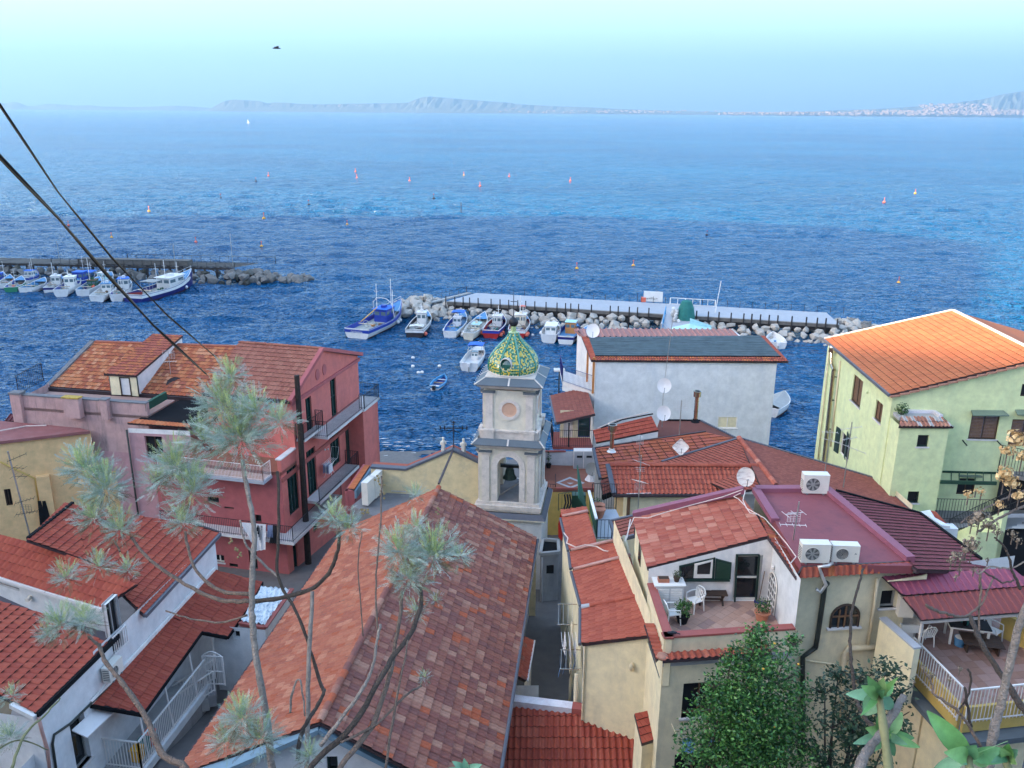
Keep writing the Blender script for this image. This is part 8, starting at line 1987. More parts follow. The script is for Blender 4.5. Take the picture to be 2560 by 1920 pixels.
# ================================================================== HARBOUR
def boulder_meshes(mt, n, seed):
 import bmesh
 out=[]
 for k in range(n):
  rng=random.Random(seed+k); b=bmesh.new(); bmesh.ops.create_icosphere(b,subdivisions=1,radius=1)
  ax=[V(rng.gauss(0,1),rng.gauss(0,1),rng.gauss(0,1)).normalized() for _ in range(6)]
  for v in b.verts:
   p=v.co.copy()
   for a in ax:
    d=p.dot(a)
    if d>.5: p-=a*(d-.5)
   v.co=p*(1+rng.uniform(-.07,.07))
  me=bpy.data.meshes.new('boulder'); b.to_mesh(me); b.free(); me.materials.append(MT[mt]); out.append(me)
 return out
BP,BG,BW=boulder_meshes('rock_pale',8,1),boulder_meshes('rock_grey',6,50),boulder_meshes('rock_wet',3,90)
def boulder(mesh,c,s,rng,label,group):
 o=bpy.data.objects.new('boulder',rng.choice(mesh)); COL.objects.link(o); o.location=c
 o.scale=(s*rng.uniform(.85,1.35),s*rng.uniform(.8,1.1),s*rng.uniform(.7,.95)); o.rotation_euler=(rng.uniform(-.5,.5),rng.uniform(-.5,.5),rng.uniform(0,6.3))
 tag(o,label,'boulder',group)
def rest_rocks(name,meshes,items,rng,label):
 m=MB()
 for c,s in items:
  me=rng.choice(meshes); R_=Matrix.Rotation(rng.uniform(0,6.3),3,'Z')@Matrix.Rotation(rng.uniform(-.5,.5),3,'X')
  m.mesh([Vector(c)+R_@(v.co*s) for v in me.vertices],[tuple(p.vertices) for p in me.polygons],me.materials[0])
 o=m.build(name,None,kind='stuff'); return o
# ---- right breakwater: concrete deck on piles over pale boulders
def right_pier():
 z=2.2; q=lambda n,x,y,zz=z: pz(n,x,y,zz)
 a,b=q('W',100,292),q('T',1375,612); c,d=q('T',1320,465),q('W',270,165)
 u=(at(b,0)-at(a,0)).normalized(); n=V(-u.y,u.x,0)
 t=thing('breakwater_pier','long concrete jetty deck with timber fascia and posts over pale boulders','pier',at((a+b)/2,0))
 L=(b-a).length; g0=(at(q('S',880,570),0)-at(a,0)).dot(u); g1=(at(q('S',1285,600),0)-at(a,0)).dot(u)
 b2=a+u*L; wd=(d-a).dot(n)
 for k,(s0,s1) in enumerate(((0,g0),(g0+.02,g1-.02),(g1,L))):
  m=MB(); m.prism([a+u*s0,a+u*s1,a+u*s1+n*wd+u*(-1 if s1==L else 0),a+u*s0+n*wd+u*(2.6 if s0==0 else 0)],V(0,0,-.35),'concrete_pale','concrete'); m.build('deck',t)
 for s0,s1 in((0,g0),(g1,L)):
  m=MB(); m.ob(a+u*s0-n*.12+V(0,0,-.55),u*(s1-s0),n*.1,(0,0,.45),'timber_grey'); m.build('fascia',t)
  m=MB(); m.ob(a+u*s0+n*.3+V(0,0,-1.1),u*(s1-s0),n*.3,(0,0,.5),'timber_dark'); m.build('beam',t)
 xs=[('W',x) for x in(80,205,320,410,527,706,830,950,1075,1185,1310,1465,1617,1735,1807,1915,2093)]+[('S',x) for x in(140,250,403,517,673,1333,1495,1642,1810,1985,2097)]+[('T',x) for x in(160,280,400,520,715,915,1065,1185,1343)]
 pl=(a-n*.2,n)
 for nn,x in xs:
  y=292+x*.063 if nn=='W' else (545+x*.055 if nn=='S' else 540+x*.055)
  p=pp(nn,x,y,pl); m=MB(); m.box(at(p,.9),.16,.16,4.2,'timber_dark'); m.build('pile',t)
 for k in range(30):
  p=a+u*(5+k*L/31)+n*(wd-.1); m=MB(); m.box(at(p,z+.5),.06,.06,1.0,'timber_dark'); m.build('rail_post',t)
 # loading platform and ramp in the gap
 m=MB(); p0=a+u*g0; m.prism([p0,a+u*g1,a+u*g1-n*5.5+V(0,0,-.8),p0-n*5.5+V(0,0,-.8)],V(0,0,-.4),'concrete_pale','concrete'); m.build('ramp',t)
 for s in(g0,g1): m=MB(); m.ob(a+u*s-n*5.4+V(0,0,-2.2),u*.25,n*5.3,(0,0,2.0),'concrete_pale'); m.build('ramp_wall',t)
 railing(t,[a+u*(g0+.3)-n*.2,a+u*(g0+.3)-n*5.2+V(0,0,-.8)],1.2,'hull_skyblue',sp=1.5,r=.03,top=.05)
 railing(t,[a+u*(g0+.5)+n*(wd-.3),a+u*(g1+3)+n*(wd-.3)],1.0,'rail_white',sp=1.1,r=.04,top=.06)
 # angled stairs at the left tip
 m=MB(); m.prism([d+u*1.2,d+u*1.9,a-u*3.2+n*.6+V(0,0,-.6),a-u*4.0+n*.6+V(0,0,-.6)],V(0,0,-.2),'concrete'); m.build('gangway',t)
 railing(t,[d+u*1.2,a-u*4.0+n*.6+V(0,0,-.6)],.9,'timber_dark',sp=1.6,r=.03)
 return a,b,u,n,wd,L,g0,g1,z
RP=right_pier()
def pier_things():
 a,b,u,n,wd,L,g0,g1,z=RP
 def on(nn,x,y,zz=z): return pz(nn,x,y,zz)
 s=on('S',725,420); t=thing('notice_board','white panel board standing on the breakwater deck','board',s); h=py('S',725,280,s.y).z-z
 m=MB(); m.ob(s-u*1.4+V(0,0,.1),u*2.9,n*.2,(0,0,h),'deck_white'); m.build('panel',t); m=MB(); 
 for k in range(5): m.box(s+u*(-.8+k*.35)-n*.06+V(0,0,h*(.35+.04*(k%3))),.3,.04,.16,'dish_grey')
 m.build('wire_shelf',t,kind='stuff')
 s=on('S',598,410); m=MB(); m.box(s+V(0,0,.35),.7,.6,.7,'buoy_orange'); m.tube([s+V(-.9,0,0),s+V(-.9,0,1.3)],.05,'timber_dark',5); tag(m.build('lifebuoy_box',None),'orange lifebuoy box left of the white panel board','box')
 p=on('S',1200,690,1.7); rng=random.Random(3); m=MB()
 vs=[];fs=[]
 m.lathe([(1.35,0),(1.3,1.1),(1.1,2.3),(.7,3.3),(.05,3.5)],(p.x,p.y+1,1.2),'cloth_teal',12); tag(m.build('covered_stack',None),'stack of gear under a teal green tarpaulin on the breakwater ramp','tarpaulin')
 m=MB()
 for k in range(14): blob(m,(p.x-1.6+rng.uniform(-.3,.4),p.y+rng.uniform(-.5,1),1.4+rng.uniform(0,2)),rng.uniform(.2,.4),rng.choice(['rock_grey','dish_grey','deck_white']),k,1)
 tag(m.build('net_heap',None),'heap of nets and floats beside the teal covered stack','net',kind='stuff')
 # pale blue shed roof
 e=pz('S',1000,735,2.6); A=pz('S',1000,790,1.9); B=pz('S',1545,790,1.9); r1=pz('S',1238,660,3.4); r2=pz('S',1240,712,3.0)
 t=thing('boat_shed','pale turquoise pitched roof of a small shed by the breakwater','shed',at(r2,0)); sh=m_('shed_turquoise',(.42,.68,.74),rough=.5)
 zr_,ze_=3.3,2.5; C=pz('S',1240,712,zr_); E1=pz('S',1000,760,ze_); E2=pz('S',1540,770,ze_); F2=pz('S',1530,740,ze_)
 bk=n*4.0
 m=MB(); m.prism([C,E1,E1-n*3.0,C-n*3.0],V(0,0,-.08),'shed_turquoise'); m.build('roof',t); m=MB(); m.prism([C,E2,E2-n*3.0,C-n*3.0],V(0,0,-.081),'shed_turquoise'); m.build('roof',t)
 m=MB(); m.prism([C+V(0,0,.7),E2+V(0,0,.25),E2+V(0,0,-.3),C+V(0,0,0)],n*.15,'shed_turquoise'); m.build('gable_board',t)
 m=MB(); m.prism([at(E1,.3),at(E2,.3),at(E2,.3)-n*2.9,at(E1,.3)-n*2.9],V(0,0,2.1),'deck_white'); m.build('wall',t)
 p=on('S',1572,680,1.0); m=MB(); m.tube([p,V(p.x+.7,p.y+.4,py('S',1612,130,p.y).z)],.05,'rail_white',6); tag(m.build('flagpole',None),'very tall thin white pole behind the turquoise shed roof','pole')
right_pier_rng=random.Random(21)
def right_rocks():
 a,b,u,n,wd,L,g0,g1,z=RP; rng=right_pier_rng; k=0; rest=[]
 for row,(off,zz,s) in enumerate(((-2.9,.15,.75),(-1.7,.65,.85),(-.4,1.05,.9),(1.2,1.2,.9))):
  x=-2.0
  while x<L+2:
   p=a+u*(x+rng.uniform(-.3,.3))+n*(off+rng.uniform(-.35,.35)); x+=s*rng.uniform(1.35,1.9)
   if g0-.5<x<g1+.8 and off>-5.2 and row<3: continue
   sz=s*rng.uniform(.7,1.25)
   if row==3: rest.append((at(p,zz-.3),sz)); continue
   boulder(BP,at(p,zz+rng.uniform(-.2,.2)),sz,rng,'pale angular boulder in the bank under the concrete jetty','boulders of the breakwater bank')
 for i in range(90): rest.append((at(a+u*rng.uniform(-3,L+3)+n*(-3.9+rng.uniform(-.5,.4)),-.1),rng.uniform(.3,.6)))
 # heaps at both ends
 for i in range(64):
  r=rng.random()**.6; th=rng.uniform(0,6.28); c=pz('Q',1180,380,.6); p=V(c.x+r*5.6*math.cos(th),c.y+r*7*math.sin(th),.2+1.9*(1-r))
  boulder(BP,p,rng.uniform(.7,1.25),rng,'pale boulder in the heap at the left end of the breakwater','boulders of the breakwater bank')
 for i in range(34):
  r=rng.random()**.6; th=rng.uniform(0,6.28); c=pz('T',1500,640,.6); p=V(c.x+r*5.5*math.cos(th),c.y+r*4*math.sin(th),.1+1.2*(1-r))
  boulder(BP if i%3 else BG,p,rng.uniform(.7,1.2),rng,'boulder in the heap at the right end of the breakwater','boulders of the breakwater bank')
 for i in range(8):
  c=pz('T',1650+rng.uniform(-60,60),620+rng.uniform(-30,30),.3); boulder(BG,c,rng.uniform(.6,.9),rng,'dark boulder at the outer right tip of the breakwater','boulders of the breakwater bank')
 rest_rocks('small_boulders',BW+BP[:2],rest,rng,'')
# ---- left jetty
def left_pier():
 z=2.4; q=lambda n,x,y,zz=z: pz(n,x,y,zz)
 a,b=q('Y',0,312),q('Z',1140,382); u=(at(b,0)-at(a,0)).normalized(); n=V(-u.y,u.x,0); a=a-u*30; L=(b-a).length; wd=5.2
 t=thing('timber_jetty','long dark timber jetty with railings over grey boulders at the left','pier',at((a+b)/2,0))
 m=MB(); m.ob(a+V(0,0,-.5),u*L,n*.25,(0,0,.35),'timber_dark'); m.build('beam',t); m=MB(); m.ob(a+n*(wd-.3)+V(0,0,-.5),u*L,n*.25,(0,0,.35),'timber_dark'); m.build('beam',t)
 sa=n*wd+u*3.0; nP=int(L/.62); meshes={}
 for k in range(nP):
  s=k*.62+.1; mt='timber_grey' if (k%11 and s<58) or k%2 else 'timber_dark'
  if mt not in meshes: mm=MB(); mm.ob((0,0,-.1),u*.40,sa,(0,0,.08),mt); meshes[mt]=mm.data('plank')
  o=bpy.data.objects.new('plank',meshes[mt]); link(o,t); o.matrix_basis=Matrix.Translation(a+u*s+V(0,0,random.uniform(-.02,.02)))
 railing(t,[a+n*.1+u*40,a+n*.1+u*L],1.0,'iron_black',sp=1.7,r=.03,top=.05); railing(t,[a+u*49+sa,a+u*(L+3)+sa*.98],1.2,'iron_black',sp=1.7,r=.03,top=.05)
 m=MB(); m.ob(a+u*45+n*.2+V(0,0,.02),u*21,n*2.2,(0,0,.9),'timber_grey'); m.build('boarded_stage',t)
 k=0; s=1.0
 while s<L:
  for o_ in(.2,wd-.2):
   p=a+u*s+n*o_; m=MB(); m.box(at(p,.9),.3,.3,3.0,'timber_dark'); m.build('pile',t)
  s+=4.4
 for s in(L-9,L-4.5): m=MB(); m.bar(at(a+u*s,2.0),at(a+u*(s+3.6),.5),.15,.15,'timber_dark'); m.build('brace',t)
 rng=random.Random(33); rest=[]
 for row,(off,zz,s0) in enumerate(((-2.8,.1,.9),(-1.3,.7,1.05),(.3,1.1,1.05))):
  x=22.
  while x<L+6:
   p=a+u*(x+rng.uniform(-.4,.4))+n*(off+rng.uniform(-.4,.4)); x+=s0*rng.uniform(1.5,2.1)
   if row<2 and x<L: boulder(BG,at(p,zz+rng.uniform(-.2,.2)),s0*rng.uniform(.7,1.3),rng,'grey boulder in the bank under the timber jetty','boulders of the left jetty bank')
   else: rest.append((at(p,zz),s0*rng.uniform(.7,1.2)))
 for i in range(62):
  f=rng.random(); p=a+u*(L-1+f*14)+n*rng.uniform(-3.2,4.5)*(1-.45*f); 
  boulder(BG,at(p,.2+1.3*(1-f)*rng.uniform(.4,1)),rng.uniform(.75,1.35),rng,'grey boulder in the heap off the end of the timber jetty','boulders of the left jetty bank')
 rest_rocks('small_boulders',BG+BW,rest,rng,'')
 for x,y,zt in((1125,430,0),(335,460,60)):
  p=pz('Z',x,y,1.5); m=MB(); m.tube([p,at(p,py('Z',x,zt if zt else -90,p.y).z)],.05,'dish_grey',6); tag(m.build('jetty_pole',None),'thin tall pole %s the timber jetty'%('at the far end of' if zt==0 else 'standing behind the boats on'),'pole')
 p=pz('Y',830,330,1.5); m=MB(); m.tube([p,at(p,py('Y',800,20,p.y).z)],.04,'dish_grey',6); tag(m.build('jetty_pole',None),'thin tall pole near the left end of the timber jetty','pole')
right_rocks(); pier_things(); left_pier()
# ---- boats
def boat(label,stern,bow,B,hull='hull_white',band=None,deck='deck_grey',free=1.0,sheer=.7,transom=.75,cabin=None,canopy=None,masts=(),gear=0,fenders=(),engine=False,thwarts=0,rail=False,name='boat',cat='boat',seed=0,cover=None,arch=False,group=None,text=None,boom=False,depth=.55,inner=None):
 s=at(Vector(stern),0); b=at(Vector(bow),0); d=(b-s); L=d.length; ang=math.atan2(d.y,d.x); rng=random.Random(seed+int(L*100))
 t=thing(name,label,cat,(s+b)/2,group,world=False,rz=ang)
 N=13; st=[]
 for i in range(N):
  x=i/(N-1); wx=transom+(1-transom)*math.sin(min(1,x/.45)*math.pi/2) if x<.45 else (1-((x-.45)/.55)**2.3)
  hb=max(.02,B/2*wx); fz=free+sheer*(max(0,(x-.4))/.6)**2+.12*(1-x)**2*free
  st.append((x*L-L/2,hb,fz))
 vs=[];fs=[]; K=5
 for x,hb,fz in st:
  for sgn in(-1,1):
   for (a,zz) in((0,-.35),(.55,-.3),(.86,.12),(.97,fz*.55),(1.0,fz)):
    vs.append((x+(.10*max(0,x)/L*zz if x>0 else 0),sgn*hb*a,zz))
 W_=2*K
 for i in range(N-1):
  for q in range(K-1):
   fs.append((i*W_+q,(i+1)*W_+q,(i+1)*W_+q+1,i*W_+q+1)); fs.append((i*W_+K+q,i*W_+K+q+1,(i+1)*W_+K+q+1,(i+1)*W_+K+q))
 lowm='antifoul' if hull not in('hull_black',) else 'antifoul'
 m=MB(); m.mesh(vs,fs,hull); m.mesh(vs[:W_],[(0,1,2,3,4,9,8,7,6,5)],hull); m.build('hull',t,smooth=False)
 m=MB()
 for sgn in(-1,1):
  for i in range(N-1):
   (x0,h0,z0),(x1,h1,z1)=st[i],st[i+1]
   m.poly([(x0,sgn*h0*.905,-.02),(x1,sgn*h1*.905,-.02),(x1,sgn*h1*.93,.18),(x0,sgn*h0*.93,.18)],'antifoul') 
   if band: m.poly([(x0,sgn*(h0+.012),z0*.60),(x1,sgn*(h1+.012),z1*.60),(x1,sgn*(h1+.015),z1*.92),(x0,sgn*(h0+.015),z0*.92)],band)
 if band: x0,h0,z0=st[0]; m.poly([(x0-.012,-h0,z0*.60),(x0-.012,h0,z0*.60),(x0-.012,h0,z0*.92),(x0-.012,-h0,z0*.92)],band)
 m.build('boot_stripe',t)
 m=MB()
 for sgn in(-1,1): m.tube([(x,sgn*hb,fz+.02) for x,hb,fz in st],.055 if L>4 else .035,'hull_white' if hull!='hull_white' else (band or 'deck_white'),5)
 m.tube([(st[0][0],-st[0][1],st[0][2]+.02),(st[0][0],st[0][1],st[0][2]+.02)],.055,'hull_white',5); m.build('gunwale',t)
 m=MB(); dz=[max(.15,fz-depth) for x,hb,fz in st]
 for i in range(N-1):
  (x0,h0,z0),(x1,h1,z1)=st[i],st[i+1]
  m.poly([(x0,-h0*.93,dz[i]),(x1,-h1*.93,dz[i+1]),(x1,h1*.93,dz[i+1]),(x0,h0*.93,dz[i])],deck)
  for sgn in(-1,1): m.poly([(x0,sgn*h0*.93,dz[i]),(x1,sgn*h1*.93,dz[i+1]),(x1,sgn*h1*.97,z1),(x0,sgn*h0*.97,z0)],inner or ('hull_white' if hull in('hull_white','hull_cream') else hull))
 m.build('deck',t)
 if L>5:   # fore deck
  m=MB(); k0=9
  for i in range(k0,N-1):
   (x0,h0,z0),(x1,h1,z1)=st[i],st[i+1]; m.poly([(x0,-h0*.97,z0),(x1,-h1*.97,z1),(x1,h1*.97,z1),(x0,h0*.97,z0)],deck if deck!='deck_grey' else 'deck_blue')
  m.build('fore_deck',t)
 zd=free-depth+.05
 if cabin:   # (x centre, length, width, height, wall, roof)
  cx,cl,cw,ch,cm,rm=cabin; cx=cx*L-L/2; c=thing  # noqa
  m=MB(); m.box((cx,0,zd+ch/2),cl,cw,ch,cm); cb=m.build('cabin',t)
  for sgn in(-1,1):
   for k in(-.28,.28):
    m=MB(); m.box((cx+k*cl,sgn*(cw/2+.004),zd+ch*.68),cl*.36,.02,ch*.28,'windscreen'); CHILD(m.build('window',None),cb)
  for sgn in(-1,1):
   for k in(-.25,.25):
    m=MB(); m.box((cx+sgn*(cl/2+.004),k*cw,zd+ch*.68),.02,cw*.36,ch*.28,'windscreen'); CHILD(m.build('window',None),cb)
  m=MB(); m.box((cx,0,zd+ch+.04),cl*1.18,cw*1.14,.08,rm); CHILD(m.build('roof',None),cb)
  if L>8: m=MB(); m.box((cx,0,zd+ch+.25),cl*.3,cw*.3,.35,cm); CHILD(m.build('hatch_box',None),cb)
 if canopy:
  cx,cl,cw,ch,cm=canopy; cx=cx*L-L/2; m=MB(); 
  m.mesh([(cx-cl/2,-cw/2,zd+ch),(cx+cl/2,-cw/2,zd+ch),(cx+cl/2,0,zd+ch+.1),(cx-cl/2,0,zd+ch+.1),(cx+cl/2,cw/2,zd+ch),(cx-cl/2,cw/2,zd+ch)],[(0,1,2,3),(3,2,4,5)],cm)
  m.mesh([(cx-cl/2,-cw/2,zd+ch-.06),(cx+cl/2,-cw/2,zd+ch-.06),(cx+cl/2,cw/2,zd+ch-.06),(cx-cl/2,cw/2,zd+ch-.06)],[(0,3,2,1)],cm); m.build('canopy',t)
  for a_ in(-1,1):
   for b_ in(-1,1): m=MB(); m.tube([(cx+a_*cl*.45,b_*cw*.42,zd),(cx+a_*cl*.45,b_*cw*.45,zd+ch)],.025,'alu',5); m.build('canopy_post',t)
 for k,(mx,mh,my) in enumerate(masts):
  x=mx*L-L/2; m=MB(); m.tube([(x,my,zd),(x,my,zd+mh)],.05 if L>8 else .03,'rail_white',6); m.bar((x,my-.35,zd+mh*.8),(x,my+.35,zd+mh*.8),.04,.04,'rail_white'); m.build('mast',t)
 if boom: m=MB(); m.tube([(-L*.05,0,zd+2.4),(-L*.38,.2,zd+1.3)],.06,'buoy_yellow',6); m.tube([(-L*.05,0,zd+3.4),(-L*.38,.2,zd+1.3)],.015,'cable',4); m.build('boom',t)
 if arch:
  m=MB()
  for yy in(-1,1): m.tube([(L*.1,yy*B*.4,free),(L*.07,yy*B*.38,free+2.2),(L*.05,yy*B*.2,free+2.9),(L*.05,0,free+3.0)],.06,'rail_white',6)
  m.build('gantry',t)
 GC=['net_brown','net_green','canvas_dark','deck_white','buoy_orange','dish_grey','deck_blue','cloth_teal','wood_orange']
 for k in range(gear):
  x=rng.uniform(-.42,.30)*L; y=rng.uniform(-.3,.3)*B; c=rng.choice(GC); r=rng.uniform(.16,.42)*(1 if L>6 else .6); m=MB()
  if rng.random()<.55: blob(m,(x,y,zd+r*.5),r,c,k,1,(1.3,1,.7),.25); m.build('net_pile' if c.startswith('net') else 'bundle',t)
  else: m.box((x,y,zd+r*.5),r*1.6,r*1.1,r,c,rng.uniform(0,3)); m.build('crate',t)
 if gear>4:
  m=MB(); x=-L*.30; m.tube([(x+.0,.5*math.cos(a)*.9,zd+.75+.5*math.sin(a)) for a in np.linspace(0,6.28,15)],.05,'dish_grey',5,cap=False); m.tube([(x,-B*.3,zd+.75),(x,B*.3,zd+.75)],.08,'steel',6); m.build('net_winch',t)
 for k,(fx,sd_,col) in enumerate(fenders):
  x=fx*L-L/2; h=np.interp(x,[q[0] for q in st],[q[1] for q in st]); m=MB(); blob(m,(x,sd_*(h+.2),free*.45),.26,col,k,2,(1,1,1.1),0); m.build('fender',t,smooth=True)
 for k in range(thwarts):
  x=-L*.3+k*L*.28; h=np.interp(x,[q[0] for q in st],[q[1] for q in st])*.9; m=MB(); m.box((x,0,free-.12),.24,h*2,.04,'deck_wood' if k%2 else 'hull_white'); m.build('thwart',t)
 if engine:
  m=MB(); x=-L/2-.15; m.box((x,0,free*.9),.35,.32,.45,'engine_black' if engine==1 else 'dish_white'); m.box((x-.02,0,free*.2),.14,.12,1.0,'dish_grey'); m.build('outboard',t)
 if rail: 
  m=MB(); 
  for sgn in(-1,1): m.tube([(x,sgn*hb*.93,fz+.5) for x,hb,fz in st[7:]],.02,'rail_white',4)
  for x,hb,fz in st[7::2]:
   for sgn in(-1,1): m.tube([(x,sgn*hb*.95,fz),(x,sgn*hb*.93,fz+.5)],.018,'rail_white',4)
  m.build('bow_rail',t)
 if cover:
  m=MB(); 
  for i in range(1,N-2):
   (x0,h0,z0),(x1,h1,z1)=st[i],st[i+1]
   for sgn in(-1,1): m.poly([(x0,sgn*h0,z0+.03),(x1,sgn*h1,z1+.03),(x1,0,z1+.35),(x0,0,z0+.35)],cover)
  m.build('cover',t)
 if text:
  cu=bpy.data.curves.new('lettering','FONT'); cu.body=text; cu.size=.42; cu.extrude=.005; cu.align_x='CENTER'; cu.materials.append(MT['plastic_white'])
  tmp=bpy.data.objects.new('tmp_text',cu); COL.objects.link(tmp); dg=bpy.context.evaluated_depsgraph_get(); me=bpy.data.meshes.new_from_object(tmp.evaluated_get(dg)); bpy.data.objects.remove(tmp)
  me.materials.clear(); me.materials.append(MT['plastic_white']); o=bpy.data.objects.new('lettering',me); link(o,t); o.location=(-L/2-.04,0,free*.62); o.rotation_euler=(R(90),0,R(-90))
 return t
w=lambda n,x,y: pz(n,x,y,0)
def boats():
 gR='boats moored inside the right breakwater'; gL='fishing boats moored along the left jetty'
 boat('large blue and white fishing boat with blue transom and white gantry',w('Q',290,805),w('Q',905,505),4.0,'hull_white','hull_blue','deck_grey',1.15,1.5,.92,cabin=(.60,2.6,2.0,1.9,'hull_blue','canvas_blue'),masts=((.55,5.5,.8),(.68,6.0,-.6),(.8,4,0)),gear=10,arch=True,boom=True,fenders=((.62,-1,'deck_white'),(.70,-1,'deck_white')),group=gR,text='OCEANIA',rail=True,inner='hull_blue')
 boat('small dark hulled fishing boat with a white covered stern',w('Q',1085,795),w('Q',1260,555),2.8,'hull_black','hull_white','deck_grey',1.0,.6,.9,cabin=(.6,1.3,1.3,1.7,'deck_white','dish_white'),masts=((.55,2.6,0),(.7,2.8,.3)),gear=9,canopy=(.18,1.2,2.0,.75,'plastic_white'),fenders=((.05,-1,'buoy_orange'),),group=gR)
 boat('white boat with blue canopy and blue tarpaulin beside the cream boat',w('Q',1575,815),w('Q',1765,560),2.6,'hull_white','hull_white','deck_blue',.95,.75,.7,cabin=(.55,1.1,1.1,1.3,'deck_white','dish_white'),canopy=(.62,1.7,1.8,1.9,'canvas_blue'),masts=((.8,2.0,0),),gear=7,fenders=((.3,1,'deck_white'),(.2,-1,'buoy_white')),group=gR,inner='hull_blue')
 boat('cream open boat with pale blue hatch cover',w('Q',1830,830),w('Q',2060,590),2.5,'hull_cream','hull_cream','deck_grey',.9,.8,.6,cabin=(.48,1.6,1.1,.75,'hull_cream','shed_turquoise'),gear=5,masts=((.68,1.6,0),),fenders=((.1,1,'buoy_white'),(.25,-1,'buoy_orange')),group=gR)
 boat('red hulled fishing boat with navy tarpaulins and orange fenders',w('W',700,800),w('W',850,600),2.7,'hull_red','hull_blue','canvas_dark',.95,.6,.85,cabin=(.62,1.2,1.3,1.5,'deck_white','dish_white'),masts=((.7,2.8,0),(.5,2.4,.3)),gear=10,fenders=((.05,-1,'buoy_orange'),(.18,-1,'buoy_orange'),(.35,1,'buoy_orange')),group=gR)
 boat('crowded fishing boat behind the tower finial with orange flags and buoys',w('W',1060,800),w('W',1150,600),2.8,'hull_red','hull_white','deck_grey',1.0,.7,.85,cabin=(.6,1.4,1.5,1.7,'hull_cream','dish_white'),masts=((.72,4.2,.2),(.5,3,-.4)),gear=12,fenders=((.02,-1,'buoy_orange'),(.1,-1,'buoy_orange')),canopy=(.85,.8,.9,2.4,'buoy_orange'),group=gR)
 boat('white cabin cruiser with two cabin doors moored alone',w('W',1500,862),w('W',1575,700),2.5,'hull_white','hull_white','deck_white',.95,.5,.85,cabin=(.5,2.2,1.5,1.25,'deck_white','plastic_white'),rail=True,masts=((.55,1.7,0),),fenders=((.5,1,'buoy_white'),),engine=0,group=gR)
 boat('white and blue boat with brown wooden cabin left of the salmon sheet roof',w('W',1735,888),w('W',1850,700),2.9,'hull_white','hull_navy','deck_blue',.95,.6,.75,cabin=(.62,1.4,1.4,1.6,'wood_orange','shed_turquoise'),gear=3,fenders=((.3,1,'buoy_white'),),group=gR,inner='hull_blue')
 boat('cream boat half hidden behind the salmon sheet roof',w('W',1990,900),w('W',2050,760),2.4,'hull_cream','hull_cream','deck_grey',.9,.5,.7,gear=3,group=gR)
 boat('white open motorboat with bright blue canopy in the harbour',w('W',400,1255),w('W',560,1020),2.35,'hull_white',None,'deck_white',.85,.45,.95,canopy=(.62,1.7,1.9,1.75,'canvas_blue'),cabin=(.5,.7,.8,1.0,'deck_white','windscreen'),engine=2,rail=True,cat='motorboat',name='motorboat')
 boat('small blue and white rowing boat with outboard engine',w('Q',1360,1535),w('Q',1500,1385),1.5,'hull_white','hull_skyblue','hull_navy',.5,.25,.7,thwarts=3,engine=1,cat='rowing boat',name='rowing_boat',depth=.3,inner='hull_skyblue')
 boat('white and blue small boat beside the boulders right of the grey roof',w('T',520,955),w('T',445,830),2.4,'hull_white','hull_white','deck_white',.8,.4,.9,gear=4,group=gR,fenders=((.1,1,'buoy_white'),),engine=2)
 boat('white boat under a grey cover behind the big white house',w('D',1800,900),w('D',1935,775),2.5,'hull_white',None,'deck_white',.8,.4,.8,cover='dish_grey',cat='motorboat',name='motorboat')
 # left jetty, from right to left
 boat('long navy trawler with white stripes and red net on the stern',w('Y',1840,880),w('Z',565,620),4.2,'hull_navy','hull_white','deck_grey',1.3,1.6,.8,cabin=(.62,4.0,2.6,1.9,'deck_white','dish_white'),masts=((.45,4.5,.6),(.5,5.0,-.5),(.75,4,0)),gear=12,canopy=(.30,2.4,2.6,2.0,'dish_grey'),group=gL,fenders=((.72,-1,'deck_white'),),rail=True)
 L=[((1620,842),(1790,650),2.6,'hull_white','hull_white',(.65,1.8,1.7,1.9,'deck_white','canvas_blue'),'white boat with blue topped wheelhouse behind the navy trawler bow rope'),
       ((1345,858),(1590,690),2.8,'hull_white','hull_white',(.62,1.6,1.5,1.5,'deck_white','deck_blue'),'white boat with angular transom and blue sheeted deck'),
       ((1150,775),(1390,620),2.7,'hull_white',None,(.6,1.6,1.4,1.2,'net_green','net_brown'),'white boat loaded with green nets behind its neighbour'),
       ((850,775),(1100,610),2.9,'hull_white','hull_white',(.55,1.7,1.6,1.8,'plastic_white','plastic_white'),'white boat with tall white wheelhouse and white roof'),
       ((690,740),(860,600),2.4,'hull_white','hull_navy',(.6,1.4,1.4,1.6,'deck_white','dish_white'),'small white boat with pale square wheelhouse and dark stripe'),
       ((360,750),(640,640),2.8,'hull_white','hull_white',None,'long white open boat with winch and dark stripe'),
       ((160,738),(320,620),2.5,'hull_green','hull_green',None,'green hulled small fishing boat'),
       ((50,695),(160,600),2.2,'hull_white',None,None,'little white boat left of the green hulled one'),
       ((-80,660),(60,560),2.4,'hull_navy','hull_white',(.6,1.2,1.2,1.4,'hull_blue','canvas_blue'),'dark blue boat at the left edge of the picture')]
 for k,(s,b,B,h,bd,cb,l) in enumerate(L):
  boat(l,w('Y',*s),w('Y',*b),B,h,bd,'deck_grey',.95,.7,.8,cabin=cb,masts=((.55,3.0+k%3,.3),),gear=8,group=gL,seed=k,inner=['hull_blue',None,'deck_blue'][k%3])
 boat('blue wheelhouse boat under a bright blue tarpaulin in the second row',w('Y',1050,650),w('Y',1300,560),3.0,'hull_blue','hull_blue','deck_blue',1.0,.8,.8,cabin=(.3,1.6,1.8,1.9,'hull_blue','canvas_blue'),canopy=(.72,2.4,2.4,1.5,'canvas_blue'),masts=((.5,4.5,0),(.9,3,0)),gear=5,group=gL)
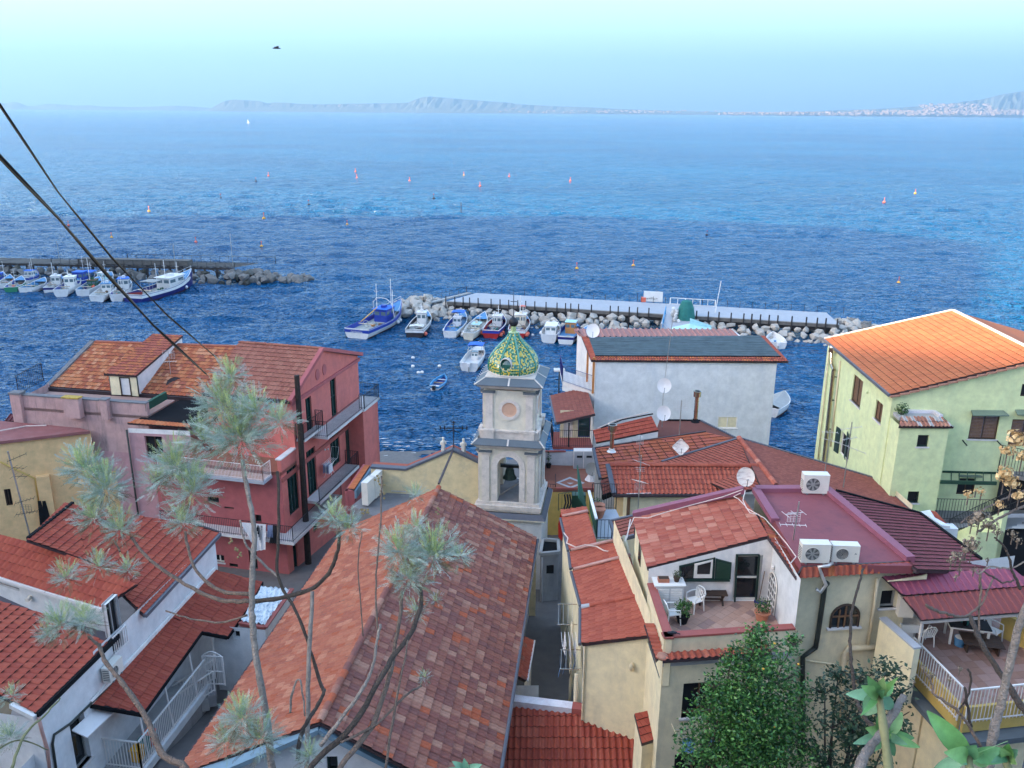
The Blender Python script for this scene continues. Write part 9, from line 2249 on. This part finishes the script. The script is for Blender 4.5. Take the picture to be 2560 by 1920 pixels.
 boat('pale blue boat in the second row behind the nets',w('Y',1330,640),w('Y',1560,560),2.7,'hull_skyblue','hull_white','deck_blue',.95,.7,.8,cabin=(.5,1.4,1.5,1.5,'shed_turquoise','dish_white'),masts=((.6,3.5,0),),gear=6,group=gL)
 boat('white and blue boat in the second row near the left edge',w('Y',330,600),w('Y',520,530),2.6,'hull_white','hull_blue','deck_blue',.9,.7,.8,cabin=(.5,1.2,1.3,1.5,'deck_white','canvas_blue'),masts=((.6,3.0,0),),gear=8,group=gL)
 # red net over the trawler's stern
 p=w('Y',1800,850); m=MB(); d=V(.9,.4,0).normalized(); s=V(d.y,-d.x,0)
 m.mesh([p+s*1.2+V(0,0,1.65),p-s*1.0+V(0,0,1.6),p-s*.9+V(-.2,-.2,.3),p+s*1.1+V(-.2,-.3,.1),p+s*1.3+d*2+V(0,0,1.7),p+s*1.35+d*2+V(0,-.15,.4)],[(0,1,2,3),(4,0,3,5)],m_('net_red',(.22,.03,.03),var=.4,scale=10)); tag(m.build('red_net',None),'dark red net draped over the stern of the navy trawler','net')
boats()
# ---- buoys
def buoys():
 col={'o':'buoy_orange','y':'buoy_yellow','d':'hull_black'}
 P=[(768,366,'o','tall pale orange spar buoy, upper of the close pair'),(771,379,'o','orange spar buoy, lower of the close pair'),(885,386,'o','orange buoy just right of the close pair'),(1002,374,'y','yellow topped buoy in the middle of the far row'),(1037,397,'o','orange buoy set nearer than the middle of the far row'),(1100,377,'o','orange buoy above and left of the tower in the far row'),(1232,386,'o','right end orange buoy of the far row'),(1977,413,'y','yellow buoy far right, above its neighbour'),(1910,432,'o','small orange buoy far right, below its neighbour'),(580,375,'o','small orange buoy at the left end of the far row'),
       (148,482,'o','orange buoy crossed by the upper cable at the left'),(241,508,'y','yellow based buoy between the two cables'),(423,518,'o','orange buoy above the end of the trawler'),(565,527,'y','yellow based buoy above the left boulder heap'),(750,480,'y','yellow based buoy in open water right of the left jetty'),(570,467,'y','yellow based buoy behind the left boulder heap'),(1246,575,'y','yellow based buoy just behind the long breakwater, left one'),(1368,569,'y','yellow based buoy just behind the long breakwater, right one'),(1941,606,'y','large yellow based buoy nearest the green house'),(477,424,'d','dark buoy under the far row at the left'),(667,438,'d','dark red buoy in the middle distance'),(937,424,'d','dark buoy below the middle of the far row'),(1527,503,'d','dark buoy alone in open water at the right'),(322,452,'y','small buoy between cables and jetty'),(553,387,'d','dark small buoy under the left end of the far row')]
 f=.8641
 for x,y,c,l in P:
  p=pz('p',x/f,(y+5)/f,0); far=p.y>250; s=.85 if far else .6
  t=thing('buoy',l,'buoy',p,'marker buoys in the bay',world=False); base='buoy_yellow' if c=='y' else col[c]
  m=MB(); m.lathe([(.1*s,-.3),(.55*s,-.05),(.6*s,.2*s),(.35*s,.45*s),(.12*s,.6*s)],(0,0,0),base,10); m.build('float',t)
  m=MB(); m.lathe([(.1*s,.55*s),(.09*s,1.7*s)],(0,0,0),'buoy_orange' if c!='d' else 'hull_black',8); m.build('mast',t)
  m=MB(); m.box((0,0,1.8*s),.4*s,.12*s,.35*s,'buoy_orange' if c!='d' else 'hull_red',.6); m.build('topmark',t)
 p=pz('p',996/f,460/f,0); m=MB(); m.tube([p,p+V(0,0,3.2)],.12,'hull_black',6); tag(m.build('spar_marker',None),'thin dark spar standing in the water in the middle distance','marker')
 for k,(n,x,y) in enumerate((('Q',1065,1080),('Q',1063,1198),('Q',1430,1195),('Q',1140,1285),('Q',1190,1280),('Z',990,815),('W',1280,765))):
  p=w(n,x,y); m=MB(); blob(m,(p.x,p.y,.05),.24,'buoy_white',k,2,(1,1,.8),0); o=m.build('float',None,smooth=True); tag(o,['upper white float between trawler and motorboat','white float in the middle of the harbour water','white float just left of the motorboat','left one of the two close white floats','right one of the two close white floats','white float alone below the left boulder heap','small white float left of the white cabin cruiser'][k],'float','white mooring floats')
 p=pz('p',535/f,266/f,0); m=MB(); m.prism([p+V(0,0,1),p+V(3.2,0,1),p+V(.4,0,9)],V(0,.3,0),'plastic_white'); s=thing('sailboat','tiny white sail far out below the horizon','sailboat',p); m.build('sail',s); m=MB(); m.box(p+V(1.3,0,.4),6,2,.9,'hull_white'); m.build('hull',s)
buoys()
# ---- small surf line on the beach
def surf():
 rng=random.Random(5); m=MB(); MT.get('foam') or m_('foam',(.75,.78,.8),rough=.9)
 for k in range(60):
  x=-24+k*.4; y0=69.9+.35*math.sin(x*.8)+.15*math.sin(x*2.7)
  m.poly([(x,y0+rng.uniform(-.05,.05),.10),(x+.42,y0+rng.uniform(-.05,.05),.10),(x+.42,y0+.18+rng.uniform(0,.25),.12),(x,y0+.18+rng.uniform(0,.25),.12)],'foam')
 for k in range(90):
  x=rng.uniform(-26,-3); y=rng.uniform(72,78); m.poly([(x,y,.16),(x+rng.uniform(.3,1.2),y+.02,.16),(x+.5,y+.12,.17)],'foam')
 m.build('surf_foam',None,kind='stuff')
surf()
# ---- birds
def bird():
 c=py('p',692,121,60); t=thing('gull','dark seabird gliding high in the sky','bird',c,world=False,rz=.5)
 m=MB(); m.tube([(-.28,0,0),(-.1,0,.02),(.1,0,.02),(.26,0,0)],[.02,.06,.055,.015],'hull_black',7); m.build('body',t)
 for s in(-1,1): m=MB(); m.mesh([(-.08,0,.03),(.1,0,.03),(.06,s*.3,.14),(-.06,s*.3,.13),(0.0,s*.62,.05),(-.05,s*.62,.05)],[(0,1,2,3),(3,2,4,5)],'dish_dark'); m.build('wing',t)
 q=pz('A',925,712,11.1); t=thing('gull','pale gull standing on the streaked parapet pier','bird',q+V(0,0,.25),world=False); m=MB(); m.tube([(-.25,0,.12),(0,0,.2),(.12,0,.32),(.14,0,.4)],[.02,.1,.06,.05],'plastic_white',7); m.build('body',t); m=MB(); m.tube([(-.25,0,.14),(.05,.06,.2)],[.02,.07],'dish_grey',5); m.build('wing',t); m=MB(); m.tube([(0,0,0),(0,0,.15)],.012,'buoy_yellow',4); m.build('leg',t)
bird()
# ================================================================== VEGETATION close to the camera
def leafmat(n,c,tr=.25,rough=.5):
 m=mat(n,c,rough=rough,var=.2,scale=40,spec=.35); b=m.node_tree.nodes['Principled BSDF']; b.inputs['Subsurface Weight'].default_value=0; return m
SV=[leafmat('silver_%d'%i,c,rough=.6) for i,c in enumerate([(.26,.36,.31),(.34,.45,.42),(.20,.30,.24),(.42,.52,.50),(.30,.42,.44)])]
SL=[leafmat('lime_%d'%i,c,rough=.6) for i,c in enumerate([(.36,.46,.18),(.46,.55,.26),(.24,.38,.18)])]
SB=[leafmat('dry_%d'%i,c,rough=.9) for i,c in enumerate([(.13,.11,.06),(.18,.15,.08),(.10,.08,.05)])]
def sprig(m,p,d,L,rng,mts,n=11):
 d=d.normalized(); sag=V(0,0,-.25*rng.random()); side=d.orthogonal().normalized(); side=side*math.cos(rng.uniform(0,3))+d.cross(side)*math.sin(rng.uniform(0,3))
 up_=d.cross(side); prev=p; mt=rng.choice(mts)
 for i in range(1,n+1):
  f=i/n; q=p+d*L*f+sag*L*f*f*.6+side*L*.12*math.sin(f*2.5)
  w=L*.008*(1.3-f); m.poly([prev-up_*w,prev+up_*w,q+up_*w*.6,q-up_*w*.6],SV[2] if f<.5 else mt)
  ll=L*.30*(1.15-f*.75)*rng.uniform(.8,1.2)
  for s in(-1,1):
   e=(d*.85+side*s*rng.uniform(.35,.8)+up_*rng.uniform(-.5,.5)).normalized(); ww=(e.cross(up_)).normalized()*L*.015
   m.poly([q-ww*.5,q+e*ll*.5-ww,q+e*ll,q+e*ll*.5+ww],mt)
  prev=q
def cluster(m,u,v,r,Y,rng,dens=1.,sun=.35):
 c=py('p',u,v,Y); k=Y*1.045/FPX; R_=r*k
 r*=1.22; n=int(230*dens*(r/80)**1.3)
 for i in range(n):
  a=rng.uniform(0,6.28); e=rng.uniform(-.55,1.)
  d=V(math.cos(a)*math.cos(e*1.4),math.sin(a)*math.cos(e*1.4),math.sin(e*1.4)+.15)
  rr=R_*rng.uniform(.0,.72); p=c+d*rr+V(0,0,-R_*.15)
  L=R_*rng.uniform(.32,.58)
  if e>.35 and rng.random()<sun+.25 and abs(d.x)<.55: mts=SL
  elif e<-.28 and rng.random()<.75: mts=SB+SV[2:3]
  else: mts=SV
  sprig(m,p,(d+V(0,0,.12)).normalized(),L,rng,mts)
 for i in range(int(30*dens)):
  a=rng.uniform(0,6.28); p=c+V(math.cos(a)*R_*.3,math.sin(a)*R_*.3,-R_*rng.uniform(.2,.7)); sprig(m,p,V(math.cos(a),math.sin(a),-.5),R_*.35,rng,SB,7)
def stem(t,px,Ys,rs,mt='bark',name='branch',n=8):
 pts=[]; N=len(px)
 for i,(u,v) in enumerate(px):
  Y=Ys[0]+(Ys[1]-Ys[0])*i/(N-1); pts.append(py('p',u,v,Y))
 # smooth
 fine=[];rr=[]
 for i in range(N-1):
  p0,p1,p2,p3=pts[max(0,i-1)],pts[i],pts[i+1],pts[min(N-1,i+2)]
  for k in range(5):
   s=k/5; q=.5*((2*p1)+(p2-p0)*s+(2*p0-5*p1+4*p2-p3)*s*s+(3*p1-p0-3*p2+p3)*s**3); fine.append(q+V(random.gauss(0,1),0,random.gauss(0,1))*.0012); rr.append((rs[0]+(rs[1]-rs[0])*(i+s)/(N-1))*random.uniform(.9,1.12))
 fine.append(pts[-1]); rr.append(rs[1]); m=MB(); m.tube(fine,rr,mt,n); return m.build(name,t,smooth=True)
def silver_shrub():
 Y=3.1; t=thing('silver_shrub','tall silver leaved shrub with feathery grey green tufts in the left foreground','shrub',py('p',690,2100,Y)); rng=random.Random(12)
 C=[(578,935,52,3.1),(560,1005,85,3.15),(600,1085,105,3.1),(700,1050,58,3.0),(510,1095,68,3.2),(640,1020,60,3.05),
       (212,1165,72,3.4),(265,1215,76,3.35),(440,1160,82,3.3),(480,1225,74,3.25),(395,1205,58,3.35),(455,1300,62,3.3),
       (235,1290,66,3.4),(300,1320,62,3.35),(165,1440,52,3.3),(245,1412,50,3.3),(318,1420,44,3.3),(150,1560,66,3.0),(212,1548,58,3.0),(118,1585,42,3.0),
       (835,1292,56,2.9),(872,1318,52,2.9),(1000,1372,78,2.8),(1082,1380,86,2.8),(1022,1440,72,2.8),(1150,1388,46,2.8),(1040,1312,44,2.8),(1040,1525,42,2.8),(1090,1500,30,2.8),(1038,1235,36,2.9),
       (602,1790,76,2.5),(645,1842,76,2.5),(565,1850,60,2.5),(775,1885,52,2.5),(1060,1692,30,2.6),(30,1735,40,2.6),(25,1840,52,2.6)]
 for u,v,r,y in C:
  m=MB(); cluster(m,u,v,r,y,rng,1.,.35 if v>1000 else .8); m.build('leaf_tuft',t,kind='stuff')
 S=lambda px,y0,y1,r0,r1,mt='bark': stem(t,px,(y0,y1),(r0*.0009,r1*.0009),mt)
 S([(690,2000),(680,1920),(662,1764),(642,1657),(631,1556),(630,1504),(633,1402),(636,1330),(625,1258),(613,1200),(606,1150)],2.6,3.1,17,9,'bark_grey')
 S([(633,1504),(700,1495),(784,1469),(827,1423),(845,1374),(848,1330)],2.95,2.9,11,7,'bark_dark')
 S([(622,1502),(550,1499),(463,1461),(376,1400),(327,1343)],2.95,3.35,10,7); S([(622,1486),(550,1476),(492,1429),(469,1366),(463,1330)],2.95,3.3,9,6)
 S([(616,1538),(550,1556),(477,1547),(414,1527)],2.9,3.1,5,3)
 S([(480,2000),(463,1920),(405,1885),(376,1816),(333,1744),(289,1686),(260,1648),(249,1610)],2.3,3.0,15,8)
 S([(249,1615),(220,1590)],3.,3.,7,5); S([(300,1380),(285,1350)],3.3,3.35,5,4)
 S([(694,1180),(697,1330),(694,1440),(740,1527),(775,1625),(804,1715),(810,1729),(790,1770),(769,1802),(749,1851),(745,1900)],3.0,2.5,6,9,'bark_dark')
 S([(781,1478),(772,1643),(769,1830),(765,1960)],2.9,2.5,8,11,'bark_grey'); S([(694,1440),(650,1402),(612,1355),(600,1300)],2.9,3.0,6,4,'bark_grey')
 S([(760,2000),(781,1914),(885,1810),(949,1700),(983,1642),(1030,1579),(1053,1512),(1050,1470)],2.3,2.8,13,8,'bark_dark')
 S([(820,2000),(853,1914),(931,1813),(972,1695),(983,1642),(1000,1540),(1005,1480)],2.3,2.8,12,7,'bark')
 S([(801,1865),(868,1776),(908,1720),(925,1686),(940,1620),(950,1560)],2.4,2.6,8,5,'bark_grey'); S([(851,1856),(943,1810),(1015,1738),(1053,1715)],2.4,2.6,5,4)
 S([(960,1960),(975,1840),(1000,1700),(1020,1600)],2.4,2.6,6,3,'bark'); S([(725,1780),(730,1730),(750,1700),(762,1790)],2.5,2.5,5,3,'bark_grey')
 S([(954,1190),(953,1290),(944,1380),(940,1480),(946,1600)],2.9,2.6,3,4); S([(908,1590),(895,1420),(905,1330)],2.7,2.8,3,2)
 S([(30,1920),(60,1840),(110,1790),(150,1745)],2.4,2.7,6,3,'twig_green'); S([(0,1870),(50,1850),(120,1875)],2.4,2.6,4,2,'twig_green')
 for u,v in((575,1355),(590,1370),(600,1385),(955,1215),(953,1235),(942,1192),(905,1275),(912,1282),(920,1278),(1090,1275)):
  m=MB(); p=py('p',u,v,2.9); 
  for k in range(4): blob(m,p+V(rng.gauss(0,.006),0,rng.gauss(0,.008)),.005,SB[1],k,1,jit=.2)
  m.build('dry_bud',t)
silver_shrub()
def flat_leaf(t,base,tip,w,mt,fold=.25,curl=.1,nseg=7):
 d=tip-base; L=d.length; d.normalize(); tocam=(CAMP-base).normalized(); side=d.cross(tocam).normalized(); nn=side.cross(d)
 vs=[];fs=[]
 for i in range(nseg+1):
  f=i/nseg; ww=w*(math.sin(math.pi*min(1,f**.75*.97+.02))**.8)*.5+.0005; c=base+d*L*f+nn*(curl*L*math.sin(f*2.6)); vs+= [c-side*ww+nn*ww*fold,c-side*ww*.5+nn*ww*fold*.3,c,c+side*ww*.5+nn*ww*fold*.3,c+side*ww+nn*ww*fold]
 for i in range(nseg):
  for k in range(4): fs.append((i*5+k,i*5+k+1,i*5+k+6,i*5+k+5))
 m=MB(); m.mesh(vs,fs,mt); return m.build('leaf',t,smooth=True)
GB=[leafmat('broad_%d'%i,c,rough=.45) for i,c in enumerate([(.10,.26,.09),(.16,.34,.12),(.12,.27,.18),(.07,.19,.10),(.22,.38,.16)])]
def broad_plants():
 rng=random.Random(4); N_=lambda x,y:(1920+x/3.456,1440+y/3.456)
 def rosette(label,c,Ls,Y):
  u,v=N_(*c); t=thing('broad_leaved_plant',label,'plant',py('p',u,v+60,Y),'broad leaved plants in the right foreground')
  for i,(dx,dy,w) in enumerate(Ls):
   b=py('p',u,v,Y+rng.uniform(-.01,.01)); e=py('p',u+dx/3.456,v+dy/3.456,Y+rng.uniform(-.09,.05)); flat_leaf(t,b,e,w*.0003*Y/1.9*1.25,GB[i%5],curl=rng.uniform(.02,.12))
  stem(t,[(u,v),(u+8,v+60),(u+25,v+200)],(Y,Y-.15),(.008,.012),'twig_green')
  return t
 rosette('upper rosette of broad green leaves above the thick grey branch',(960,1030),[(-110,-180,85),(-170,-90,90),(-290,-10,85),(-130,170,120),(40,-160,85),(120,-110,90),(170,-160,40),(110,110,90),(60,-60,60),(-30,150,70),(-170,190,40)],1.9)
 rosette('lower rosette of grey green leaves beside the thick grey branch',(1010,1370),[(-60,-180,90),(-180,-60,95),(-280,80,70),(-150,160,80),(150,-190,110),(250,30,70),(300,110,70),(200,90,60),(80,180,70),(0,-170,70)],1.9)
 rosette('large leaved plant at the bottom with one long leaf rising to the left',(1730,1560),[(-360,-400,150),(-230,-40,120),(-140,20,110),(70,-100,100),(330,-130,0.1),(420,-20,120),(160,40,100),(-300,120,90)],1.7)
 rosette('dark leafed plant low at the bottom right corner',(2060,1560),[(20,-120,90),(-60,-100,70),(100,-60,80),(-150,60,60),(90,70,60)],1.7)
 rosette('pale leaf sprouting at the bottom edge over the barrel tiles',(-2500,1620),[(-90,-10,60),(120,-10,60),(30,-60,50)],2.0) if 0 else None
 t=thing('bottom_sprout','small green leaves sprouting at the bottom edge over the nave roof','plant',py('p',1190,1925,2.2))
 for dx,dy in((-35,-22),(40,-14),(-5,-30),(60,4),(-70,5)): flat_leaf(t,py('p',1165,1925,2.2),py('p',1165+dx,1925+dy,2.2),.022,GB[2])
 # dead and bare branches on the right
 t=thing('bare_branches','tangle of bare grey branches and dry twigs in the right foreground','shrub',py('p',2250,2050,1.8))
 S=lambda pts,y0,y1,r0,r1,mt='bark_grey': stem(t,[N_(*p) for p in pts],(y0,y1),(r0*.0008,r1*.0008),mt)
 S([(700,1900),(790,1640),(870,1500),(960,1380),(1080,1190),(1170,1040)],1.7,1.95,16,12); S([(960,1340),(860,1260),(800,1150),(760,1050),(725,800),(712,600),(715,420),(740,240),(800,20),(825,-60)],1.9,2.3,8,4,'bark_dark')
 S([(1750,350),(1800,480),(1850,590),(1990,820),(2100,980),(2212,1160),(2400,1400)],2.2,1.9,8,13,'bark_dark'); S([(2300,100),(2180,400),(2080,800),(2010,1120),(1960,1300),(1925,1480),(1900,1700)],1.9,1.8,10,16,'bark_grey')
 S([(1370,250),(1450,300),(1560,330),(1640,350),(1740,330),(1850,230),(1900,120),(1960,0)],2.2,2.4,6,3,'bark'); S([(1830,-60),(1840,80),(1825,300),(1822,480)],2.4,2.3,4,4,'bark')
 S([(1700,960),(1720,1100),(1755,1300)],2.0,2.0,4,6,'bark_dark'); S([(1730,810),(1755,900),(1720,1040),(1650,1150)],2.0,2.0,4,3,'bark_dark'); S([(1350,820),(1420,930),(1440,1020),(1620,1150),(1740,1300),(1840,1470)],2.0,1.9,3,6,'bark')
 c_=lambda x,y:(2240+x/6.9125,1240+y/6.9125)
 T2=lambda pts,y0,y1,r0,r1,mt='bark_grey': stem(t,[c_(*p) for p in pts],(y0,y1),(r0*.0008,r1*.0008),mt)
 T2([(1130,460),(1300,330),(1500,230),(1700,140),(1900,30),(2100,-60),(2400,-140)],2.2,2.4,3,3,'bark'); T2([(1400,620),(1600,500),(1900,320),(2212,180),(2400,100)],2.2,2.4,4,5,'bark'); T2([(1700,720),(1880,870),(1960,1130),(2030,1350),(2150,1600)],2.2,2.2,3,6,'bark_dark')
 T2([(1360,1300),(1450,1340),(1600,1220),(1850,1250),(2050,1230),(2212,1140)],2.2,2.2,3,3); T2([(1500,1300),(1700,1420),(1850,1500),(2040,1450)],2.2,2.2,3,3,'bark_dark'); T2([(1460,1350),(1450,1600)],2.2,2.2,4,4,'bark')
 # dry flower heads
 pale=[leafmat('papery_%d'%i,c,rough=.9) for i,c in enumerate([(.52,.38,.20),(.62,.48,.28),(.42,.28,.13)])]; grey=[leafmat('husk_%d'%i,c,rough=.9) for i,c in enumerate([(.20,.17,.14),(.28,.24,.19),(.13,.11,.09)])]
 heads=[(2542,1096,26,0),(2519,1127,20,0),(2556,1140,20,0),(2513,1186,26,0),(2530,1205,24,0),(2548,1240,18,0),(2421,1236,14,0),(2454,1229,12,0),(2440,1226,9,0),(2500,1262,14,0),
           (2450,1293,24,1),(2474,1312,22,1),(2430,1305,16,1),(2432,1363,24,1),(2415,1375,14,1),(2392,1386,16,1),(2379,1400,14,1),(2402,1398,12,1),(2435,1424,10,1),(2400,1425,8,1),(2390,1440,8,1),(2532,1335,14,1),(2545,1350,12,1),(2495,1330,12,1),(2310,1668,10,1),(2330,1690,12,1),(2375,1700,10,1),(2400,1672,10,1),(2285,1705,8,1),(2470,1400,8,1)]
 for k,(u,v,r,g) in enumerate(heads):
  o=thing('dry_flower_head',('pale papery dry flower head' if g==0 else 'grey brown dry flower head')+' on the bare twigs at the right','flower',py('p',u,v,2.2),'dry flower heads at the right')
  m=MB(); c=py('p',u,v,2.2); R_=r*2.3/FPX; 
  for i in range(int(14+r*2.2)):
   d=V(rng.gauss(0,1),rng.gauss(0,1),rng.gauss(.1,1)).normalized(); p=c+d*R_*rng.uniform(.2,1)*V(1,1,1).length/1.73; e=d.orthogonal().normalized(); f=d.cross(e); s=R_*rng.uniform(.18,.34)
   m.poly([p-e*s,p+f*s*.8,p+e*s,p-f*s*.7+d*s*.5],rng.choice(grey if g else pale))
  m.tube([c+V(0,0,-R_*2.2),c],.0018,'bark',4); m.build('petals',o,kind='stuff')
broad_plants()
def tree(name,label,blobs,trunk,leaf,mts,dens,seed,bark='bark'):
 t=thing(name,label,'tree' if 'tree' in name else 'shrub',trunk[0]); rng=random.Random(seed); m=MB(); cs=[]
 for u,v,r,Y in blobs:
  c=py('p',u,v,Y); R_=r*(Y*1.2)/FPX; cs.append((c,R_)); n=int(dens*(r/100)**2)
  lob=[(V(rng.gauss(0,1),rng.gauss(0,1),rng.gauss(0,1)).normalized(),rng.uniform(.3,.6)) for _ in range(9)]
  for i in range(n):
   if rng.random()<.8:
    d0,rr=rng.choice(lob); cc=c+d0*R_*.62; d=V(rng.gauss(0,1),rng.gauss(0,1),rng.gauss(0,1)).normalized(); p=cc+d*R_*rr*rng.uniform(.55,1.)
   else: d=V(rng.gauss(0,1),rng.gauss(0,1),rng.gauss(0,1)).normalized(); p=c+d*R_*rng.uniform(.1,1.08)
   e=V(rng.gauss(0,1),rng.gauss(0,1),rng.gauss(0,.6)-.15).normalized(); f=e.orthogonal().normalized(); a=rng.uniform(0,6.28); f=f*math.cos(a)+e.cross(f)*math.sin(a); l=leaf*rng.uniform(.6,1.3)
   m.poly([p,p+e*l*.45+f*l*.24,p+e*l,p+e*l*.45-f*l*.24],rng.choice(mts))
 m.build('crown',t,kind='stuff'); k=MB(); k.tube(trunk,[.14,.12,.09][:len(trunk)] if len(trunk)<=3 else [.12]*len(trunk),bark,8); k.build('trunk',t)
 b=MB(); top=trunk[-1]
 for c,R_ in cs: b.tube([top,top.lerp(c,.5)+V(rng.gauss(0,.1),0,.15),c+V(0,0,R_*.3)],[.06,.04,.015],bark,5); b.tube([c,c+V(R_*.6,0,R_*.5)],[.025,.01],bark,4); b.tube([c,c+V(-R_*.6,.1,R_*.3)],[.025,.01],bark,4)
 b.build('limbs',t); return t
CT=[leafmat('citrus_%d'%i,c,rough=.4) for i,c in enumerate([(.03,.11,.025),(.05,.16,.035),(.08,.22,.05),(.02,.07,.02),(.12,.28,.07)])]
DK=[leafmat('dark_leaf_%d'%i,c,rough=.45) for i,c in enumerate([(.015,.045,.025),(.03,.07,.035),(.02,.055,.03),(.05,.09,.05)])]
B=[(1905,1640,75,20.5),(1880,1690,100,20.5),(1945,1710,90,20.8),(1800,1790,95,20.3),(1860,1790,110,20.3),(1930,1800,100,20.5),(1770,1870,90,20.),(1860,1890,120,20.),(1950,1880,100,20.),(1840,1700,60,20.5),(1985,1612,30,20.8),(1900,1580,30,20.8),(1830,1640,30,20.6),(1785,1720,40,20.5)]
tree('citrus_tree','dense green citrus tree with a few pale fruits in front of the cream house',B,[V(5.4,20,5),V(5.5,20.2,8),V(5.6,20.3,9.6)],.125,CT,1900,3)
def fruits():
 rng=random.Random(9); m=MB()
 for k in range(8):
  u,v=rng.choice(B)[:2]; p=py('p',u+rng.uniform(-70,70),v+rng.uniform(-50,60),19.6); blob(m,p,.035,'buoy_yellow',k,1,jit=0)
 o=m.build('citrus_fruit',None,kind='stuff'); tag(o,'pale yellow citrus fruits scattered in the green tree','fruit')
fruits()
B2=[(2060,1735,50,20.5),(2095,1690,35,20.8),(2150,1705,60,20.8),(2215,1690,60,21),(2250,1735,45,21),(2150,1770,70,20.3),(2080,1820,70,20),(2170,1830,70,20),(2240,1800,50,20.4),(2050,1890,60,19.8),(2150,1900,80,19.8)]
tree('dark_shrub','dark glossy leaved shrub between the citrus tree and the railed terrace',B2,[V(9.2,19.8,6),V(9.2,20,8.5)],.15,DK,900,5,'bark_dark')
B3=[(20,1660,40,2.7),(10,1790,50,2.6),(90,1890,40,2.6)]
def corner_garden():
 t=thing('garden_bank','stony garden bank with pale stones below the white house at the lower left corner','garden',V(-17,22,4)); rng=random.Random(2)
 m=MB(); m.mesh([pz('p',-200,1700,7.5),pz('p',130,1720,7.5),pz('p',150,1990,6.5),pz('p',-200,1990,6.5)],[(0,1,2,3)],'ground_soil'); m.build('soil',t)
 for k in range(16):
  m=MB(); p=pz('p',rng.uniform(60,125),rng.uniform(1780,1915),7.1); blob(m,p,rng.uniform(.18,.4),'rock_pale',k,1,(1.3,1,.6)); m.build('stone',t)
 m=MB(); a=pz('p',20,1780,7.3); m.mesh([pz('p',-20,1830,7.3),pz('p',55,1790,7.3),pz('p',50,1930,7.2),pz('p',-20,1960,7.2)],[(0,1,2,3)],'floor_brown'); m.build('path',t)
corner_garden()
